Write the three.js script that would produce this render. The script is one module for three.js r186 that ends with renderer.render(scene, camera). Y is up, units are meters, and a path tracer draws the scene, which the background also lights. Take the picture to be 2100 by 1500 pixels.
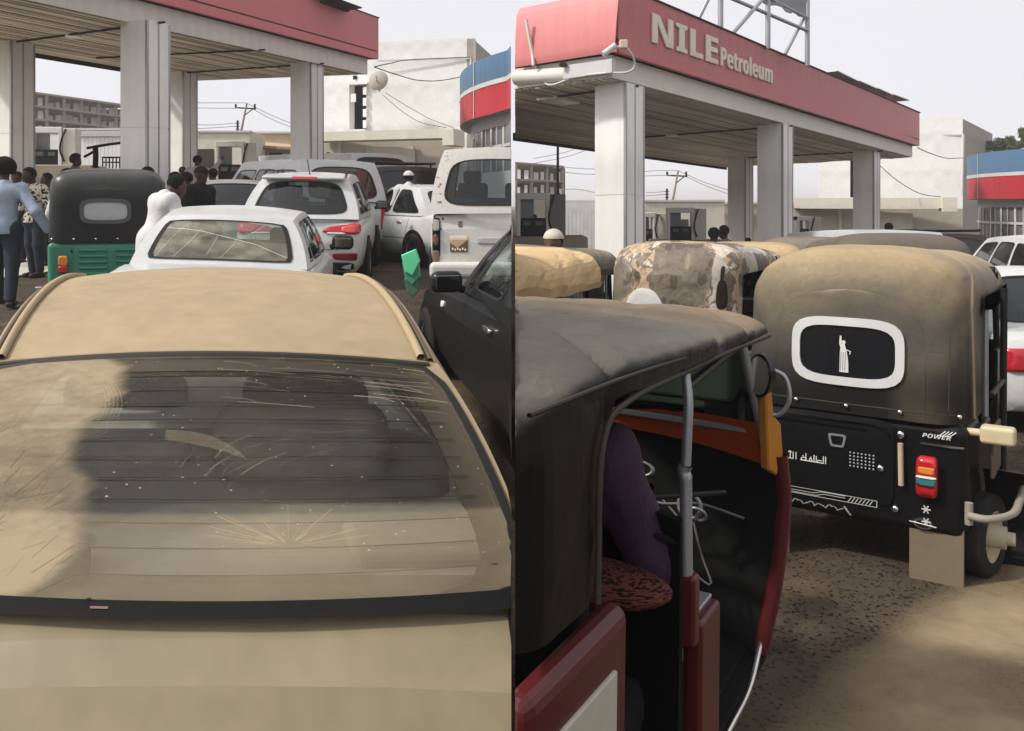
import * as THREE from 'three';
import { mergeGeometries, mergeVertices, toCreasedNormals } from 'three/addons/utils/BufferGeometryUtils.js';
import { RoundedBoxGeometry } from 'three/addons/geometries/RoundedBoxGeometry.js';
import { TextGeometry } from 'three/addons/geometries/TextGeometry.js';
import { FontLoader } from 'three/addons/loaders/FontLoader.js';

// ---------- camera, sky, sun, exposure ----------
const F = 1800, CX = 1050, HY = 420, CY = 1.9;
const scene = new THREE.Scene();
const camera = new THREE.PerspectiveCamera(2 * Math.atan(750 / F) * 180 / Math.PI, 2100 / 1500, 0.05, 900);
camera.position.set(0, CY, 0);
camera.setViewOffset(2100, 1500, 0, 750 - HY, 2100, 1500);   // shifted lens: verticals stay upright
scene.add(camera);
const renderer = new THREE.WebGLRenderer({ antialias: true });
renderer.toneMapping = THREE.LinearToneMapping;
renderer.toneMappingExposure = 1.1;
renderer.shadowMap.enabled = true;
const SUN = new THREE.Vector3(-0.80, 0.80, 0.22).normalize();
{
  const W = 256, H = 128, d = new Float32Array(W * H * 4);
  for (let j = 0; j < H; j++) for (let i = 0; i < W; i++) {
    const el = (j / (H - 1) - 0.5) * Math.PI, az = (i / W - 0.5) * Math.PI * 2;
    const dir = new THREE.Vector3(Math.cos(el) * Math.cos(az), Math.sin(el), Math.cos(el) * Math.sin(az));
    const c = Math.max(0, dir.dot(SUN)), up = Math.max(0, dir.y);
    const glow = 1.3 * Math.pow(c, 10) + 0.55 * Math.pow(c, 3);
    const k = 0.84 - 0.10 * Math.min(1, up * 1.3) + glow;
    const n = 0.012 * Math.sin(az * 3 + el * 7) + 0.008 * Math.sin(az * 7 - el * 11);
    const o = (j * W + i) * 4;
    let r = k * 0.985 + n, g = k * 0.985 + n, b = k * 1.03 + n;
    if (dir.y < 0) { const t = Math.min(1, -dir.y * 8); r = r * (1 - t) + 0.2 * t; g = g * (1 - t) + 0.17 * t; b = b * (1 - t) + 0.14 * t; }
    d[o] = r; d[o + 1] = g; d[o + 2] = b; d[o + 3] = 1;
  }
  const sky = new THREE.DataTexture(d, W, H, THREE.RGBAFormat, THREE.FloatType);
  sky.mapping = THREE.EquirectangularReflectionMapping; sky.magFilter = sky.minFilter = THREE.LinearFilter; sky.wrapS = THREE.RepeatWrapping; sky.needsUpdate = true;
  scene.background = sky; scene.environment = sky;
}
const sun = new THREE.DirectionalLight(new THREE.Color(1, 0.95, 0.86), 3.1);
sun.position.copy(SUN).multiplyScalar(120).add(new THREE.Vector3(0, 0, -25)); sun.target.position.set(0, 0, -25);
sun.castShadow = true; sun.shadow.radius = 8; sun.shadow.mapSize.set(4096, 4096);
Object.assign(sun.shadow.camera, { left: -60, right: 60, top: 60, bottom: -60, near: 1, far: 300 });
scene.add(sun, sun.target);
scene.fog = new THREE.FogExp2(new THREE.Color(0.80, 0.78, 0.76), 0.0014);

// ---------- helpers ----------
let seed = 7;
const rnd = (a = 0, b = 1) => { seed = (seed * 1664525 + 1013904223) >>> 0; return a + (b - a) * seed / 4294967296; };
const V = (x, y, z) => new THREE.Vector3(x, y, z);
const lerp = (a, b, t) => a + (b - a) * t, clamp = (x, a, b) => Math.min(b, Math.max(a, x));
const sst = (a, b, x) => { const t = clamp((x - a) / (b - a), 0, 1); return t * t * (3 - 2 * t); };
const P = (px, py, d) => V((px - CX) / F * d, CY - (py - HY) / F * d, -d);   // a point from its bearing and its distance
const gL = d => 0.15 + 70 / F * d, gR = d => 0.1 - 65 / F * d;                // the forecourt rises on the left, falls on the right
const hash = (x, y) => { let h = (x * 374761393 + y * 668265263) | 0; h = Math.imul(h ^ (h >>> 13), 1274126177); return ((h ^ (h >>> 16)) >>> 0) / 4294967296; };
function vnoise(x, y, per) {
  const xi = Math.floor(x), yi = Math.floor(y), fx = x - xi, fy = y - yi, u = fx * fx * (3 - 2 * fx), v = fy * fy * (3 - 2 * fy);
  const m = n => ((n % per) + per) % per;
  return lerp(lerp(hash(m(xi), m(yi)), hash(m(xi + 1), m(yi)), u), lerp(hash(m(xi), m(yi + 1)), hash(m(xi + 1), m(yi + 1)), u), v);
}
const fbm = (x, y, per, oct) => { let s = 0, a = 0.5, t = 0; for (let i = 0; i < oct; i++) { s += a * vnoise(x, y, per); t += a; x *= 2; y *= 2; per *= 2; a *= 0.5; } return s / t; };
function tex(n, fn, srgb = true, rep = 1) {
  const d = new Uint8Array(n * n * 4);
  for (let j = 0; j < n; j++) for (let i = 0; i < n; i++) { const c = fn(i / n, j / n), o = (j * n + i) * 4; d[o] = clamp(c[0], 0, 1) * 255; d[o + 1] = clamp(c[1], 0, 1) * 255; d[o + 2] = clamp(c[2], 0, 1) * 255; d[o + 3] = c[3] === undefined ? 255 : clamp(c[3], 0, 1) * 255; }
  const t = new THREE.DataTexture(d, n, n); t.wrapS = t.wrapT = THREE.RepeatWrapping; t.magFilter = t.minFilter = THREE.LinearFilter; t.repeat.set(rep, rep);
  if (srgb) t.colorSpace = THREE.SRGBColorSpace; t.needsUpdate = true; return t;
}
const gray = f => (u, v) => { const x = f(u, v); return [x, x, x]; };
const T = {
  grime: tex(512, gray((u, v) => 0.90 + 0.12 * (fbm(u * 4, v * 4, 4, 6) - 0.2) + 0.05 * (fbm(u * 60, v * 60, 60, 2) - 0.5)), true, 0.5),
  streak: tex(512, gray((u, v) => 0.86 + 0.10 * fbm(u * 24, v * 3, 3, 4) + 0.07 * fbm(u * 3, v * 3, 3, 4)), true, 0.35),
  rough: tex(256, gray((u, v) => 0.55 + 0.45 * fbm(u * 5, v * 5, 5, 5)), false, 0.7),
  bump: tex(512, gray((u, v) => fbm(u * 8, v * 8, 8, 6)), false, 0.6),
  cloth: tex(512, gray((u, v) => 0.80 + 0.16 * fbm(u * 4, v * 4, 4, 5) + 0.08 * fbm(u * 50, v * 50, 50, 2)), true, 0.9),
  crease: tex(512, gray((u, v) => { const a = fbm(u * 4, v * 4, 4, 4), b = fbm(u * 6 + 0.5 * a, v * 6, 6, 4), c = fbm(u * 9, v * 5 + 0.3 * a, 1e6, 4); const r = (x, w) => Math.pow(Math.max(0, 1 - Math.abs(x - 0.5) * w), 2); return 0.5 + 0.25 * (a - 0.5) - 0.30 * r(b, 22) * sst(0.4, 0.6, a) + 0.28 * r(c, 16) * sst(0.5, 0.65, b) + 0.05 * (fbm(u * 90, v * 90, 90, 2) - 0.5); }), false, 0.7),
  dust: tex(512, (u, v) => { const n = fbm(u * 5, v * 5, 5, 6), m = fbm(u * 40, v * 40, 40, 2); const k = 0.86 + 0.16 * n + 0.06 * (m - 0.5); return [k, k * 0.985, k * 0.96]; }, true, 0.6),
};
function mat(c, o = {}) {
  const { phys, ...rest } = o;
  const m = new THREE.MeshPhysicalMaterial({ specularIntensity: 0.4, color: Array.isArray(c) ? new THREE.Color().setRGB(...c) : new THREE.Color(c), roughness: 0.7, map: T.grime, side: THREE.DoubleSide, ...rest });
  return m;
}
const paint = (c, o = {}) => mat(c, { phys: true, roughness: 0.5, clearcoat: 0.6, clearcoatRoughness: 0.18, ...o });
const M = {
  white: paint([0.60, 0.60, 0.59]), whiteDirty: paint([0.68, 0.65, 0.60], { clearcoat: 0.25 }), tan: mat([0.37, 0.29, 0.185], { map: T.dust, roughness: 0.85, roughnessMap: T.rough }),
  olive: paint([0.255, 0.215, 0.14], { map: T.dust, roughness: 0.6, clearcoat: 0.25, clearcoatRoughness: 0.35 }), black: paint([0.006, 0.006, 0.0062], { clearcoat: 0.3, clearcoatRoughness: 0.12, map: null, roughness: 0.55, specularIntensity: 0.35 }), rubber: mat([0.02, 0.019, 0.018], { roughness: 0.85 }), plastic: mat([0.014, 0.014, 0.015], { roughness: 0.5 }),
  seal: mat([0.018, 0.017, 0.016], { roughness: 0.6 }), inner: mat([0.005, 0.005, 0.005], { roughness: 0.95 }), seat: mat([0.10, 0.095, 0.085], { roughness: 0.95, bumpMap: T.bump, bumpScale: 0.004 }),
  chrome: mat([0.75, 0.75, 0.75], { metalness: 1, roughness: 0.25 }), steel: mat([0.42, 0.43, 0.44], { metalness: 0.7, roughness: 0.45 }), rim: mat([0.45, 0.44, 0.42], { metalness: 0.6, roughness: 0.45 }),
  glassDark: new THREE.MeshPhysicalMaterial({ color: new THREE.Color(0.30, 0.34, 0.34), roughness: 0.05, transmission: 1, thickness: 0, ior: 1.5, side: THREE.DoubleSide }),
  glass: new THREE.MeshPhysicalMaterial({ color: new THREE.Color(0.72, 0.80, 0.78), roughness: 0.04, transmission: 1, thickness: 0, ior: 1.5, side: THREE.DoubleSide }),
  tint: mat([0.010, 0.012, 0.013], { phys: true, roughness: 0.08, clearcoat: 0.6, clearcoatRoughness: 0.05, map: null }),
  red: paint([0.42, 0.012, 0.02], { map: null, roughness: 0.2, clearcoat: 1 }), redDark: paint([0.15, 0.006, 0.012], { map: null, roughness: 0.2, clearcoat: 1 }), amber: paint([0.6, 0.2, 0.03], { map: null, roughness: 0.25 }), clearLamp: paint([0.75, 0.75, 0.72], { map: null, roughness: 0.15 }),
};
function uvBox(g, s = 1) {   // uv in metres, projected along each face's main axis
  if (g.index) g = g.toNonIndexed();
  const p = g.attributes.position, uv = new Float32Array(p.count * 2), a = V(), b = V(), c = V(), n = V(), e = V();
  for (let i = 0; i < p.count; i += 3) {
    a.fromBufferAttribute(p, i); b.fromBufferAttribute(p, i + 1); c.fromBufferAttribute(p, i + 2);
    n.subVectors(b, a).cross(e.subVectors(c, a)); const x = Math.abs(n.x), y = Math.abs(n.y), z = Math.abs(n.z);
    [a, b, c].forEach((q, k) => { const u = x > y && x > z ? [q.z, q.y] : y > z ? [q.x, q.z] : [q.x, q.y]; uv[(i + k) * 2] = u[0] * s + 0.13; uv[(i + k) * 2 + 1] = u[1] * s + 0.37; });
  }
  g.setAttribute('uv', new THREE.BufferAttribute(uv, 2)); return g;
}
function merge(list) {
  list = list.flat(9).filter(Boolean).map(g => { g = g.index ? g.toNonIndexed() : g; for (const k of Object.keys(g.attributes)) if (!['position', 'normal', 'uv', 'color'].includes(k)) g.deleteAttribute(k); if (!g.attributes.normal) g.computeVertexNormals(); if (!g.attributes.uv) g = uvBox(g); return g; });
  const col = list.some(g => g.attributes.color);
  if (col) list.forEach(g => { if (!g.attributes.color) { const a = new Float32Array(g.attributes.position.count * 3).fill(1); g.setAttribute('color', new THREE.BufferAttribute(a, 3)); } });
  return list.length === 1 ? list[0] : mergeGeometries(list);
}
const names = {};
function numbered(n) { const k = names[n] = (names[n] ?? -1) + 1; return k ? n + '_' + String(k).padStart(3, '0') : n; }
function part(name, geoms, m, parent) {
  const g = merge(Array.isArray(geoms) ? geoms : [geoms]);
  const o = new THREE.Mesh(g, m); o.name = name; o.castShadow = o.receiveShadow = true; parent.add(o); return o;
}
function thing(name, label, category, pos = V(0, 0, 0), turn = 0, group) {
  const o = new THREE.Group(); o.name = numbered(name); o.position.copy(pos); o.rotation.y = turn; o.userData = { label, category }; if (group) o.userData.group = group; scene.add(o); return o;
}
function single(name, geoms, m, label, category, group) { const o = part(numbered(name), geoms, m, scene); o.userData = { label, category }; if (group) o.userData.group = group; return o; }
function struct(name, geoms, m) { const o = part(name, geoms, m, scene); o.userData.kind = 'structure'; return o; }
const bx = (w, h, d, x = 0, y = 0, z = 0, ry = 0) => { const g = new THREE.BoxGeometry(w, h, d); if (ry) g.rotateY(ry); return uvBox(g.translate(x, y, z)); };
const rbx = (w, h, d, r, x = 0, y = 0, z = 0, ry = 0, rx = 0, rz = 0) => { const g = new RoundedBoxGeometry(w, h, d, 2, Math.min(r, w / 2.05, h / 2.05, d / 2.05)); if (rx) g.rotateX(rx); if (rz) g.rotateZ(rz); if (ry) g.rotateY(ry); return uvBox(g.translate(x, y, z)); };
function bar(a, b, r, seg = 8, r2 = r) { const d = V().subVectors(b, a), g = new THREE.CylinderGeometry(r2, r, d.length(), seg); g.applyQuaternion(new THREE.Quaternion().setFromUnitVectors(V(0, 1, 0), d.clone().normalize())); return g.translate((a.x + b.x) / 2, (a.y + b.y) / 2, (a.z + b.z) / 2); }
function beam(a, b, w, h) { const d = V().subVectors(b, a), g = new THREE.BoxGeometry(w, h, d.length()); const m = new THREE.Matrix4().lookAt(a, b, V(0, 1, 0)); g.applyMatrix4(m); return uvBox(g.translate((a.x + b.x) / 2, (a.y + b.y) / 2, (a.z + b.z) / 2)); }
const tube = (pts, r, n = 24, seg = 6) => new THREE.TubeGeometry(new THREE.CatmullRomCurve3(pts), n, r, seg, false);
// surface patches
const bz = (a, b, m = V(0, 0, 0)) => t => V(lerp(a.x, b.x, t) + m.x * 4 * t * (1 - t), lerp(a.y, b.y, t) + m.y * 4 * t * (1 - t), lerp(a.z, b.z, t) + m.z * 4 * t * (1 - t));
function coons(c0, c1, d0, d1) {
  const p00 = c0(0), p10 = c0(1), p01 = c1(0), p11 = c1(1);
  return (u, v) => { const a = c0(u), b = c1(u), c = d0(v), d = d1(v); const r = V();
    for (const k of ['x', 'y', 'z']) r[k] = (1 - v) * a[k] + v * b[k] + (1 - u) * c[k] + u * d[k] - ((1 - u) * (1 - v) * p00[k] + u * (1 - v) * p10[k] + (1 - u) * v * p01[k] + u * v * p11[k]); return r; };
}
function nrm(S, u, v) { const e = 0.01, a = S(Math.min(1.0, u + e), v).sub(S(Math.max(0, u - e), v)), b = S(u, Math.min(1, v + e)).sub(S(u, Math.max(0, v - e))); return a.cross(b).normalize(); }
function grid(S, nu, nv, off = 0, flip = false, box = [0, 0, 1, 1]) {
  const pos = [], uv = [], idx = [];
  for (let j = 0; j <= nv; j++) for (let i = 0; i <= nu; i++) { const u = lerp(box[0], box[2], i / nu), v = lerp(box[1], box[3], j / nv), p = S(u, v); if (off) p.addScaledVector(nrm(S, u, v), off); pos.push(p.x, p.y, p.z); uv.push(u, v); }
  for (let j = 0; j < nv; j++) for (let i = 0; i < nu; i++) { const a = j * (nu + 1) + i, b = a + 1, c = a + nu + 1, d = c + 1; flip ? idx.push(a, c, b, b, c, d) : idx.push(a, b, c, b, d, c); }
  const g = new THREE.BufferGeometry(); g.setAttribute('position', new THREE.Float32BufferAttribute(pos, 3)); g.setAttribute('uv', new THREE.Float32BufferAttribute(uv, 2)); g.setIndex(idx); g.computeVertexNormals(); return g;
}
const metres = g => uvBox(g.index ? g.toNonIndexed() : g);
// outline on a quad given by four uv corners (ll, lr, ur, ul); p sets how square
function outl(q, p, n = 48) {
  const r = []; for (let i = 0; i < n; i++) { const th = i / n * Math.PI * 2 + 1e-6, c = Math.cos(th), s = Math.sin(th), k = p > 30 ? Math.max(Math.abs(c), Math.abs(s)) : Math.pow(Math.pow(Math.abs(c), p) + Math.pow(Math.abs(s), p), 1 / p); const a = (c / k + 1) / 2, b = (s / k + 1) / 2;
    r.push([lerp(lerp(q[0][0], q[1][0], a), lerp(q[3][0], q[2][0], a), b), lerp(lerp(q[0][1], q[1][1], a), lerp(q[3][1], q[2][1], a), b)]); } return r;
}
const rq = (u0, v0, u1, v1) => [[u0, v0], [u1, v0], [u1, v1], [u0, v1]];
const mid = o => o.reduce((a, b) => [a[0] + b[0] / o.length, a[1] + b[1] / o.length], [0, 0]);
function rings(pts3, n, flip) {   // pts3: array of loops of Vector3, consecutive loops joined
  const pos = [], idx = []; for (const l of pts3) for (const p of l) pos.push(p.x, p.y, p.z);
  for (let r = 0; r < pts3.length - 1; r++) for (let i = 0; i < n; i++) { const j = (i + 1) % n, a = r * n + i, b = r * n + j, c = a + n, d = b + n; flip ? idx.push(a, c, b, b, c, d) : idx.push(a, b, c, b, d, c); }
  const g = new THREE.BufferGeometry(); g.setAttribute('position', new THREE.Float32BufferAttribute(pos, 3)); g.setIndex(idx); g.computeVertexNormals(); return g;
}
const onS = (S, o, off) => o.map(([u, v]) => { const p = S(u, v); return off ? p.addScaledVector(nrm(S, u, v), off) : p; });
const mixo = (a, b, t) => a.map((p, i) => [lerp(p[0], b[i][0], t), lerp(p[1], b[i][1], t)]);
function annulus(S, oo, oi, k = 3, offo = 0, offi = 0, flip) { const L = []; for (let i = 0; i <= k; i++) L.push(onS(S, mixo(oo, oi, i / k), lerp(offo, offi, i / k))); return metres(rings(L, oo.length, flip)); }
function pane(S, o, k = 5, off = 0, flip) { const c = mid(o), L = []; for (let i = 0; i <= k; i++) L.push(onS(S, mixo(o, o.map(() => c), Math.min(0.998, i / k)), off)); const g = rings(L, o.length, flip); return g; }
// wrap a flat outline onto geometry by casting rays along an axis
const rayMat = new THREE.MeshBasicMaterial({ side: THREE.DoubleSide });
function wrapper(geoms, axis) {
  const mesh = new THREE.Mesh(merge(geoms.map ? geoms.map(g => g.clone()) : [geoms.clone()]), rayMat), rc = new THREE.Raycaster();
  const A = { 'z+': [V(0, 0, 1), (a, b) => V(a, b, 9)], 'z-': [V(0, 0, -1), (a, b) => V(a, b, -9)], 'x+': [V(1, 0, 0), (a, b) => V(9, b, a)], 'x-': [V(-1, 0, 0), (a, b) => V(-9, b, a)], 'y+': [V(0, 1, 0), (a, b) => V(a, 9, b)] }[axis];
  mesh.geometry.computeBoundingSphere();
  return (a, b, off = 0) => { rc.set(A[1](a, b), A[0].clone().negate()); const h = rc.intersectObject(mesh)[0]; if (!h) return null; const n = h.face.normal.clone(); if (n.dot(A[0]) < 0) n.negate(); return h.point.addScaledVector(n.lerp(A[0], 0.5).normalize(), off); };
}
function fillNull(l) { const ok = l.find(p => p); let last = ok; return l.map(p => { if (p) { last = p; return p; } return last ? last.clone() : V(0, 0, 0); }); }
function wrapPane(W, o, off = 0.006, k = 3, edge = true) {
  const c = mid(o), L = []; if (edge) L.push(fillNull(o.map(p => W(p[0], p[1], -0.004))));
  for (let i = 0; i <= k; i++) L.push(fillNull(mixo(o, o.map(() => c), Math.min(0.995, i / k)).map(p => W(p[0], p[1], off))));
  const g = rings(L, o.length); const xs = o.map(p => p[0]), ys = o.map(p => p[1]), x0 = Math.min(...xs), x1 = Math.max(...xs), y0 = Math.min(...ys), y1 = Math.max(...ys), uv = [];
  const all = edge ? [o] : []; for (let i = 0; i <= k; i++) all.push(mixo(o, o.map(() => c), Math.min(0.995, i / k)));
  for (const l of all) for (const p of l) uv.push((p[0] - x0) / (x1 - x0), (p[1] - y0) / (y1 - y0));
  g.setAttribute('uv', new THREE.Float32BufferAttribute(uv, 2)); return g;
}
function wrapRing(W, oo, oi, off = 0.01) { const L = [oo.map(p => W(p[0], p[1], -0.004)), oo.map(p => W(p[0], p[1], off)), mixo(oo, oi, 0.5).map(p => W(p[0], p[1], off * 1.02)), oi.map(p => W(p[0], p[1], off)), oi.map(p => W(p[0], p[1], -0.002))].map(fillNull); return toCreasedNormals(rings(L, oo.length), 0.35); }
function wrapStrip(W, pts, w, off = 0.002, step = 0.05) {   // a thin line laid on the surface
  const pos = [], idx = []; let n = 0;
  for (let s = 0; s < pts.length - 1; s++) { const [a, b] = [pts[s], pts[s + 1]], L = Math.hypot(b[0] - a[0], b[1] - a[1]), k = Math.max(1, Math.ceil(L / step)), nx = -(b[1] - a[1]) / L * w / 2, ny = (b[0] - a[0]) / L * w / 2; let st = true;
    for (let i = 0; i <= k; i++) { const x = lerp(a[0], b[0], i / k), y = lerp(a[1], b[1], i / k), p = W(x + nx, y + ny, off), q = W(x - nx, y - ny, off); if (!p || !q) { st = true; continue; } pos.push(p.x, p.y, p.z, q.x, q.y, q.z); if (!st) idx.push(n - 2, n - 1, n, n - 1, n + 1, n); n += 2; st = false; } }
  if (!n || !idx.length) return null; const g = new THREE.BufferGeometry(); g.setAttribute('position', new THREE.Float32BufferAttribute(pos, 3)); g.setIndex(idx); g.computeVertexNormals(); return metres(g);
}
function clampObj(root, side, k) {   // a thing that stands against the line between the two yards keeps to its side
  root.updateMatrixWorld(true);
  root.traverse(o => { if (!o.isMesh) return; const g = o.geometry = o.geometry.clone(), p = g.attributes.position, inv = o.matrixWorld.clone().invert(), q = V(); let hit = false;
    for (let i = 0; i < p.count; i++) { q.fromBufferAttribute(p, i).applyMatrix4(o.matrixWorld); const lim = k * -q.z; if (side < 0 ? q.x > lim : q.x < lim) { q.x = lim; hit = true; q.applyMatrix4(inv); p.setXYZ(i, q.x, q.y, q.z); } }
    if (hit) { p.needsUpdate = true; g.computeVertexNormals(); } });
}
function tintY(g, fn) { const p = g.attributes.position, n = g.attributes.normal, c = new Float32Array(p.count * 3); for (let i = 0; i < p.count; i++) { const k = fn(p.getX(i), p.getY(i), p.getZ(i), n.getX(i), n.getY(i), n.getZ(i)); c.set(k, i * 3); } g.setAttribute('color', new THREE.BufferAttribute(c, 3)); return g; }
const canvasTex = (w, h, draw, srgb = true) => { const c = document.createElement('canvas'); c.width = w; c.height = h; draw(c.getContext('2d'), w, h); const t = new THREE.CanvasTexture(c); if (srgb) t.colorSpace = THREE.SRGBColorSpace; return t; };
// ---------- ground ----------
{
  const pits = (u, v, N) => { const x = (u % 1) * N, y = (v % 1) * N, wx = x + 0.7 * (vnoise(x * 2.3, y * 2.3, 1e6) - 0.5), wy = y + 0.7 * (vnoise(x * 2.3 + 50, y * 2.3, 1e6) - 0.5); let m = 0; for (let j = -1; j <= 1; j++) for (let i = -1; i <= 1; i++) { const cx = Math.floor(x) + i, cy = Math.floor(y) + j, hx = ((cx % N) + N) % N, hy = ((cy % N) + N) % N, r = hash(hx + 900, hy); if (r < 0.45) continue; const d = Math.hypot(wx - cx - hash(hx, hy + 300), wy - cy - hash(hx + 77, hy)), R = 0.16 + 0.42 * (r - 0.45); m = Math.max(m, sst(R, R * 0.45, d)); } return m; };
  const asph = tex(1024, (u, v) => {
    const n = fbm(u * 6, v * 6, 6, 6), pit = Math.min(1, pits(u, v, 64) * 0.85 + pits(u + 0.31, v + 0.17, 110) * 0.6 + pits(u + 0.11, v + 0.57, 34) * 0.4 * n) * sst(0.22, 0.5, fbm(u * 5 + 0.3, v * 5, 5, 3)) + 0.5 * sst(0.6, 0.75, fbm(u * 3, v * 3 + 0.4, 3, 5));
    let r = 0.37 + 0.17 * n, g = 0.335 + 0.155 * n, b = 0.295 + 0.135 * n; const peb = vnoise(u * 130 + 9, v * 130 + 5, 130) > 0.985 ? 0.3 : 0;
    const k = 1 - 0.62 * pit; return [r * k + peb, g * k + peb, b * k + peb];
  }, true, 0.55);
  const asphB = tex(512, gray((u, v) => 1 - pits(u, v, 64) * 0.8 + 0.3 * fbm(u * 20, v * 20, 20, 3)), false, 0.55);
  const xs = [], ds = [];
  for (let i = -40; i <= 40; i++) { const s = i / 40; xs.push(Math.sign(s) * (Math.abs(s) * 6 + Math.pow(Math.abs(s), 4) * 300)); }
  for (let i = 0; i <= 60; i++) ds.push(-12 + i * 0.75); for (let i = 1; i <= 24; i++) ds.push(33 + i * i * 1.2);
  const pos = [], uv = [], idx = [], col = [], nx = xs.length;
  for (const d of ds) for (const x of xs) {
    const dc = clamp(d, 0, 60), t = sst(-0.05, 0.05, x / Math.max(d, 1)), y = lerp(gL(dc), gR(dc), t);
    pos.push(x, y, -d); uv.push(x, d);
    const dusty = sst(0.35, 0.75, fbm(x * 0.35 + 20, d * 0.35 + 20, 1e6, 4)) * 0.8 + 0.1; col.push(lerp(1, 1.4, dusty), lerp(1, 1.28, dusty), lerp(1, 1.12, dusty));
  }
  for (let j = 0; j < ds.length - 1; j++) for (let i = 0; i < nx - 1; i++) { const a = j * nx + i, b = a + 1, c = a + nx, e = c + 1; idx.push(a, b, c, b, e, c); }
  const g = new THREE.BufferGeometry(); g.setAttribute('position', new THREE.Float32BufferAttribute(pos, 3)); g.setAttribute('uv', new THREE.Float32BufferAttribute(uv, 2)); g.setAttribute('color', new THREE.Float32BufferAttribute(col, 3)); g.setIndex(idx); g.computeVertexNormals();
  struct('ground', g, mat([0.33, 0.31, 0.29], { map: asph, vertexColors: true, roughness: 0.95, bumpMap: asphB, bumpScale: 0.02 }));
}
// sunlit ground at the right, painted as a pale sandy sheet with soft edge
{
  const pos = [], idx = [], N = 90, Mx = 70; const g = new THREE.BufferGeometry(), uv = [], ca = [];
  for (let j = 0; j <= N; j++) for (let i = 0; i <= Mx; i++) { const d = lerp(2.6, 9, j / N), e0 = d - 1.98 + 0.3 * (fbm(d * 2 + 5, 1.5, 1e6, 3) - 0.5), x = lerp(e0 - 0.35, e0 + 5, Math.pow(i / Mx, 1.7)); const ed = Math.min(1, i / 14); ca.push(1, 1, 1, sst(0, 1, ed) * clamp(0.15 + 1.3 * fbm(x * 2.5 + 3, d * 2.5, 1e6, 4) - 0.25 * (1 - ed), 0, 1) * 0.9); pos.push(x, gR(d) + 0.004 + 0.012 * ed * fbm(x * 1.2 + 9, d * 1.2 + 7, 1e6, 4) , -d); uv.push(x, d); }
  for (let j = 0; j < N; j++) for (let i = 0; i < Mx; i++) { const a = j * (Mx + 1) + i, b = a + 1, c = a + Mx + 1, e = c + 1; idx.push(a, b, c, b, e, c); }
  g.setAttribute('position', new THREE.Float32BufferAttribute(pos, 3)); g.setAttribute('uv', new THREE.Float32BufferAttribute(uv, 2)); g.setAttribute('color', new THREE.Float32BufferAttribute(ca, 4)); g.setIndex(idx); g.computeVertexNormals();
  const o = struct('sunlit_sand_patch', g, mat([0.32, 0.25, 0.16], { vertexColors: true, transparent: true, map: T.dust, roughness: 1, bumpMap: T.bump, bumpScale: 0.03 }));
}

// ---------- pale paving added under the two canopies to bounce light upward ----------
for (const [q, gr] of [[[[-9.5, 10], [-4.2, 26.5], [-11, 29.5], [-16.5, 13]], gL], [[[1.7, 17.5], [13.8, 32.5], [7.5, 37.5], [0.3, 26.5]], gR]]) {
  const S = (u, v) => { const x = lerp(lerp(q[0][0], q[1][0], u), lerp(q[3][0], q[2][0], u), v), d = lerp(lerp(q[0][1], q[1][1], u), lerp(q[3][1], q[2][1], u), v); return V(x, gr(d) + 0.03, -d); };
  struct('bounce_paving', [metres(grid(S, 12, 8))], mat([0.62, 0.58, 0.50], { roughness: 0.95, bumpMap: T.bump, bumpScale: 0.01 }));
}
// ---------- the two station canopies ----------
const MC = {
  red: paint([0.55, 0.155, 0.16], { map: T.streak, roughness: 0.55, clearcoat: 0.15 }), trim: mat([0.72, 0.68, 0.61], { map: T.streak, roughness: 0.6 }), col: mat([0.85, 0.83, 0.79], { map: T.streak, roughness: 0.45 }),
  plank: [0, 1, 2, 3].map(i => mat([[0.62, 0.53, 0.42], [0.52, 0.43, 0.32], [0.72, 0.63, 0.51], [0.38, 0.30, 0.21]][i], { roughness: 0.45, map: T.streak })), dark: mat([0.05, 0.04, 0.035], { roughness: 0.9 }), lamp: paint([0.8, 0.8, 0.76], { map: null }),
};
// a slab between two edges: quad (4 points, counter-clockwise from above) with a top and a bottom height over its ground
function slab(poly, y0, y1, gr) {
  const lo = poly.map(([x, d]) => V(x, gr(d) + y0, -d)), hi = poly.map(([x, d]) => V(x, gr(d) + y1, -d)), n = poly.length, pos = [];
  const tri = (a, b, c) => pos.push(a.x, a.y, a.z, b.x, b.y, b.z, c.x, c.y, c.z);
  for (let i = 0; i < n; i++) { const j = (i + 1) % n; tri(lo[i], lo[j], hi[j]); tri(lo[i], hi[j], hi[i]); if (i > 0 && i < n - 1) { tri(hi[0], hi[i], hi[i + 1]); tri(lo[0], lo[i + 1], lo[i]); } }
  const g = new THREE.BufferGeometry(); g.setAttribute('position', new THREE.Float32BufferAttribute(pos, 3)); g.computeVertexNormals(); return uvBox(g);
}
const off2 = (a, b, w) => { const dx = b[0] - a[0], dd = b[1] - a[1], L = Math.hypot(dx, dd); return [-dd / L * w, dx / L * w]; };
function wallStrip(a, b, t, y0, y1, gr) { const o = off2(a, b, t); return slab([a, b, [b[0] + o[0], b[1] + o[1]], [a[0] + o[0], a[1] + o[1]]], y0, y1, gr); }
function planks(parent, A, B, C, D, n, y, gr, skip) {   // boards running from edge AD to edge BC
  for (let i = 0; i < n; i++) {
    const t0 = (i + 0.11) / n, t1 = (i + 0.89) / n, q = (P0, P1, t) => [lerp(P0[0], P1[0], t), lerp(P0[1], P1[1], t)], dy = rnd(-0.012, 0.012);
    part('soffit_plank', slab([q(A, D, t0), q(B, C, t0), q(B, C, t1), q(A, D, t1)], y - 0.035 + dy, y + dy, gr), MC.plank[Math.floor(rnd(0, 3.6))], parent);
  }
}
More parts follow.
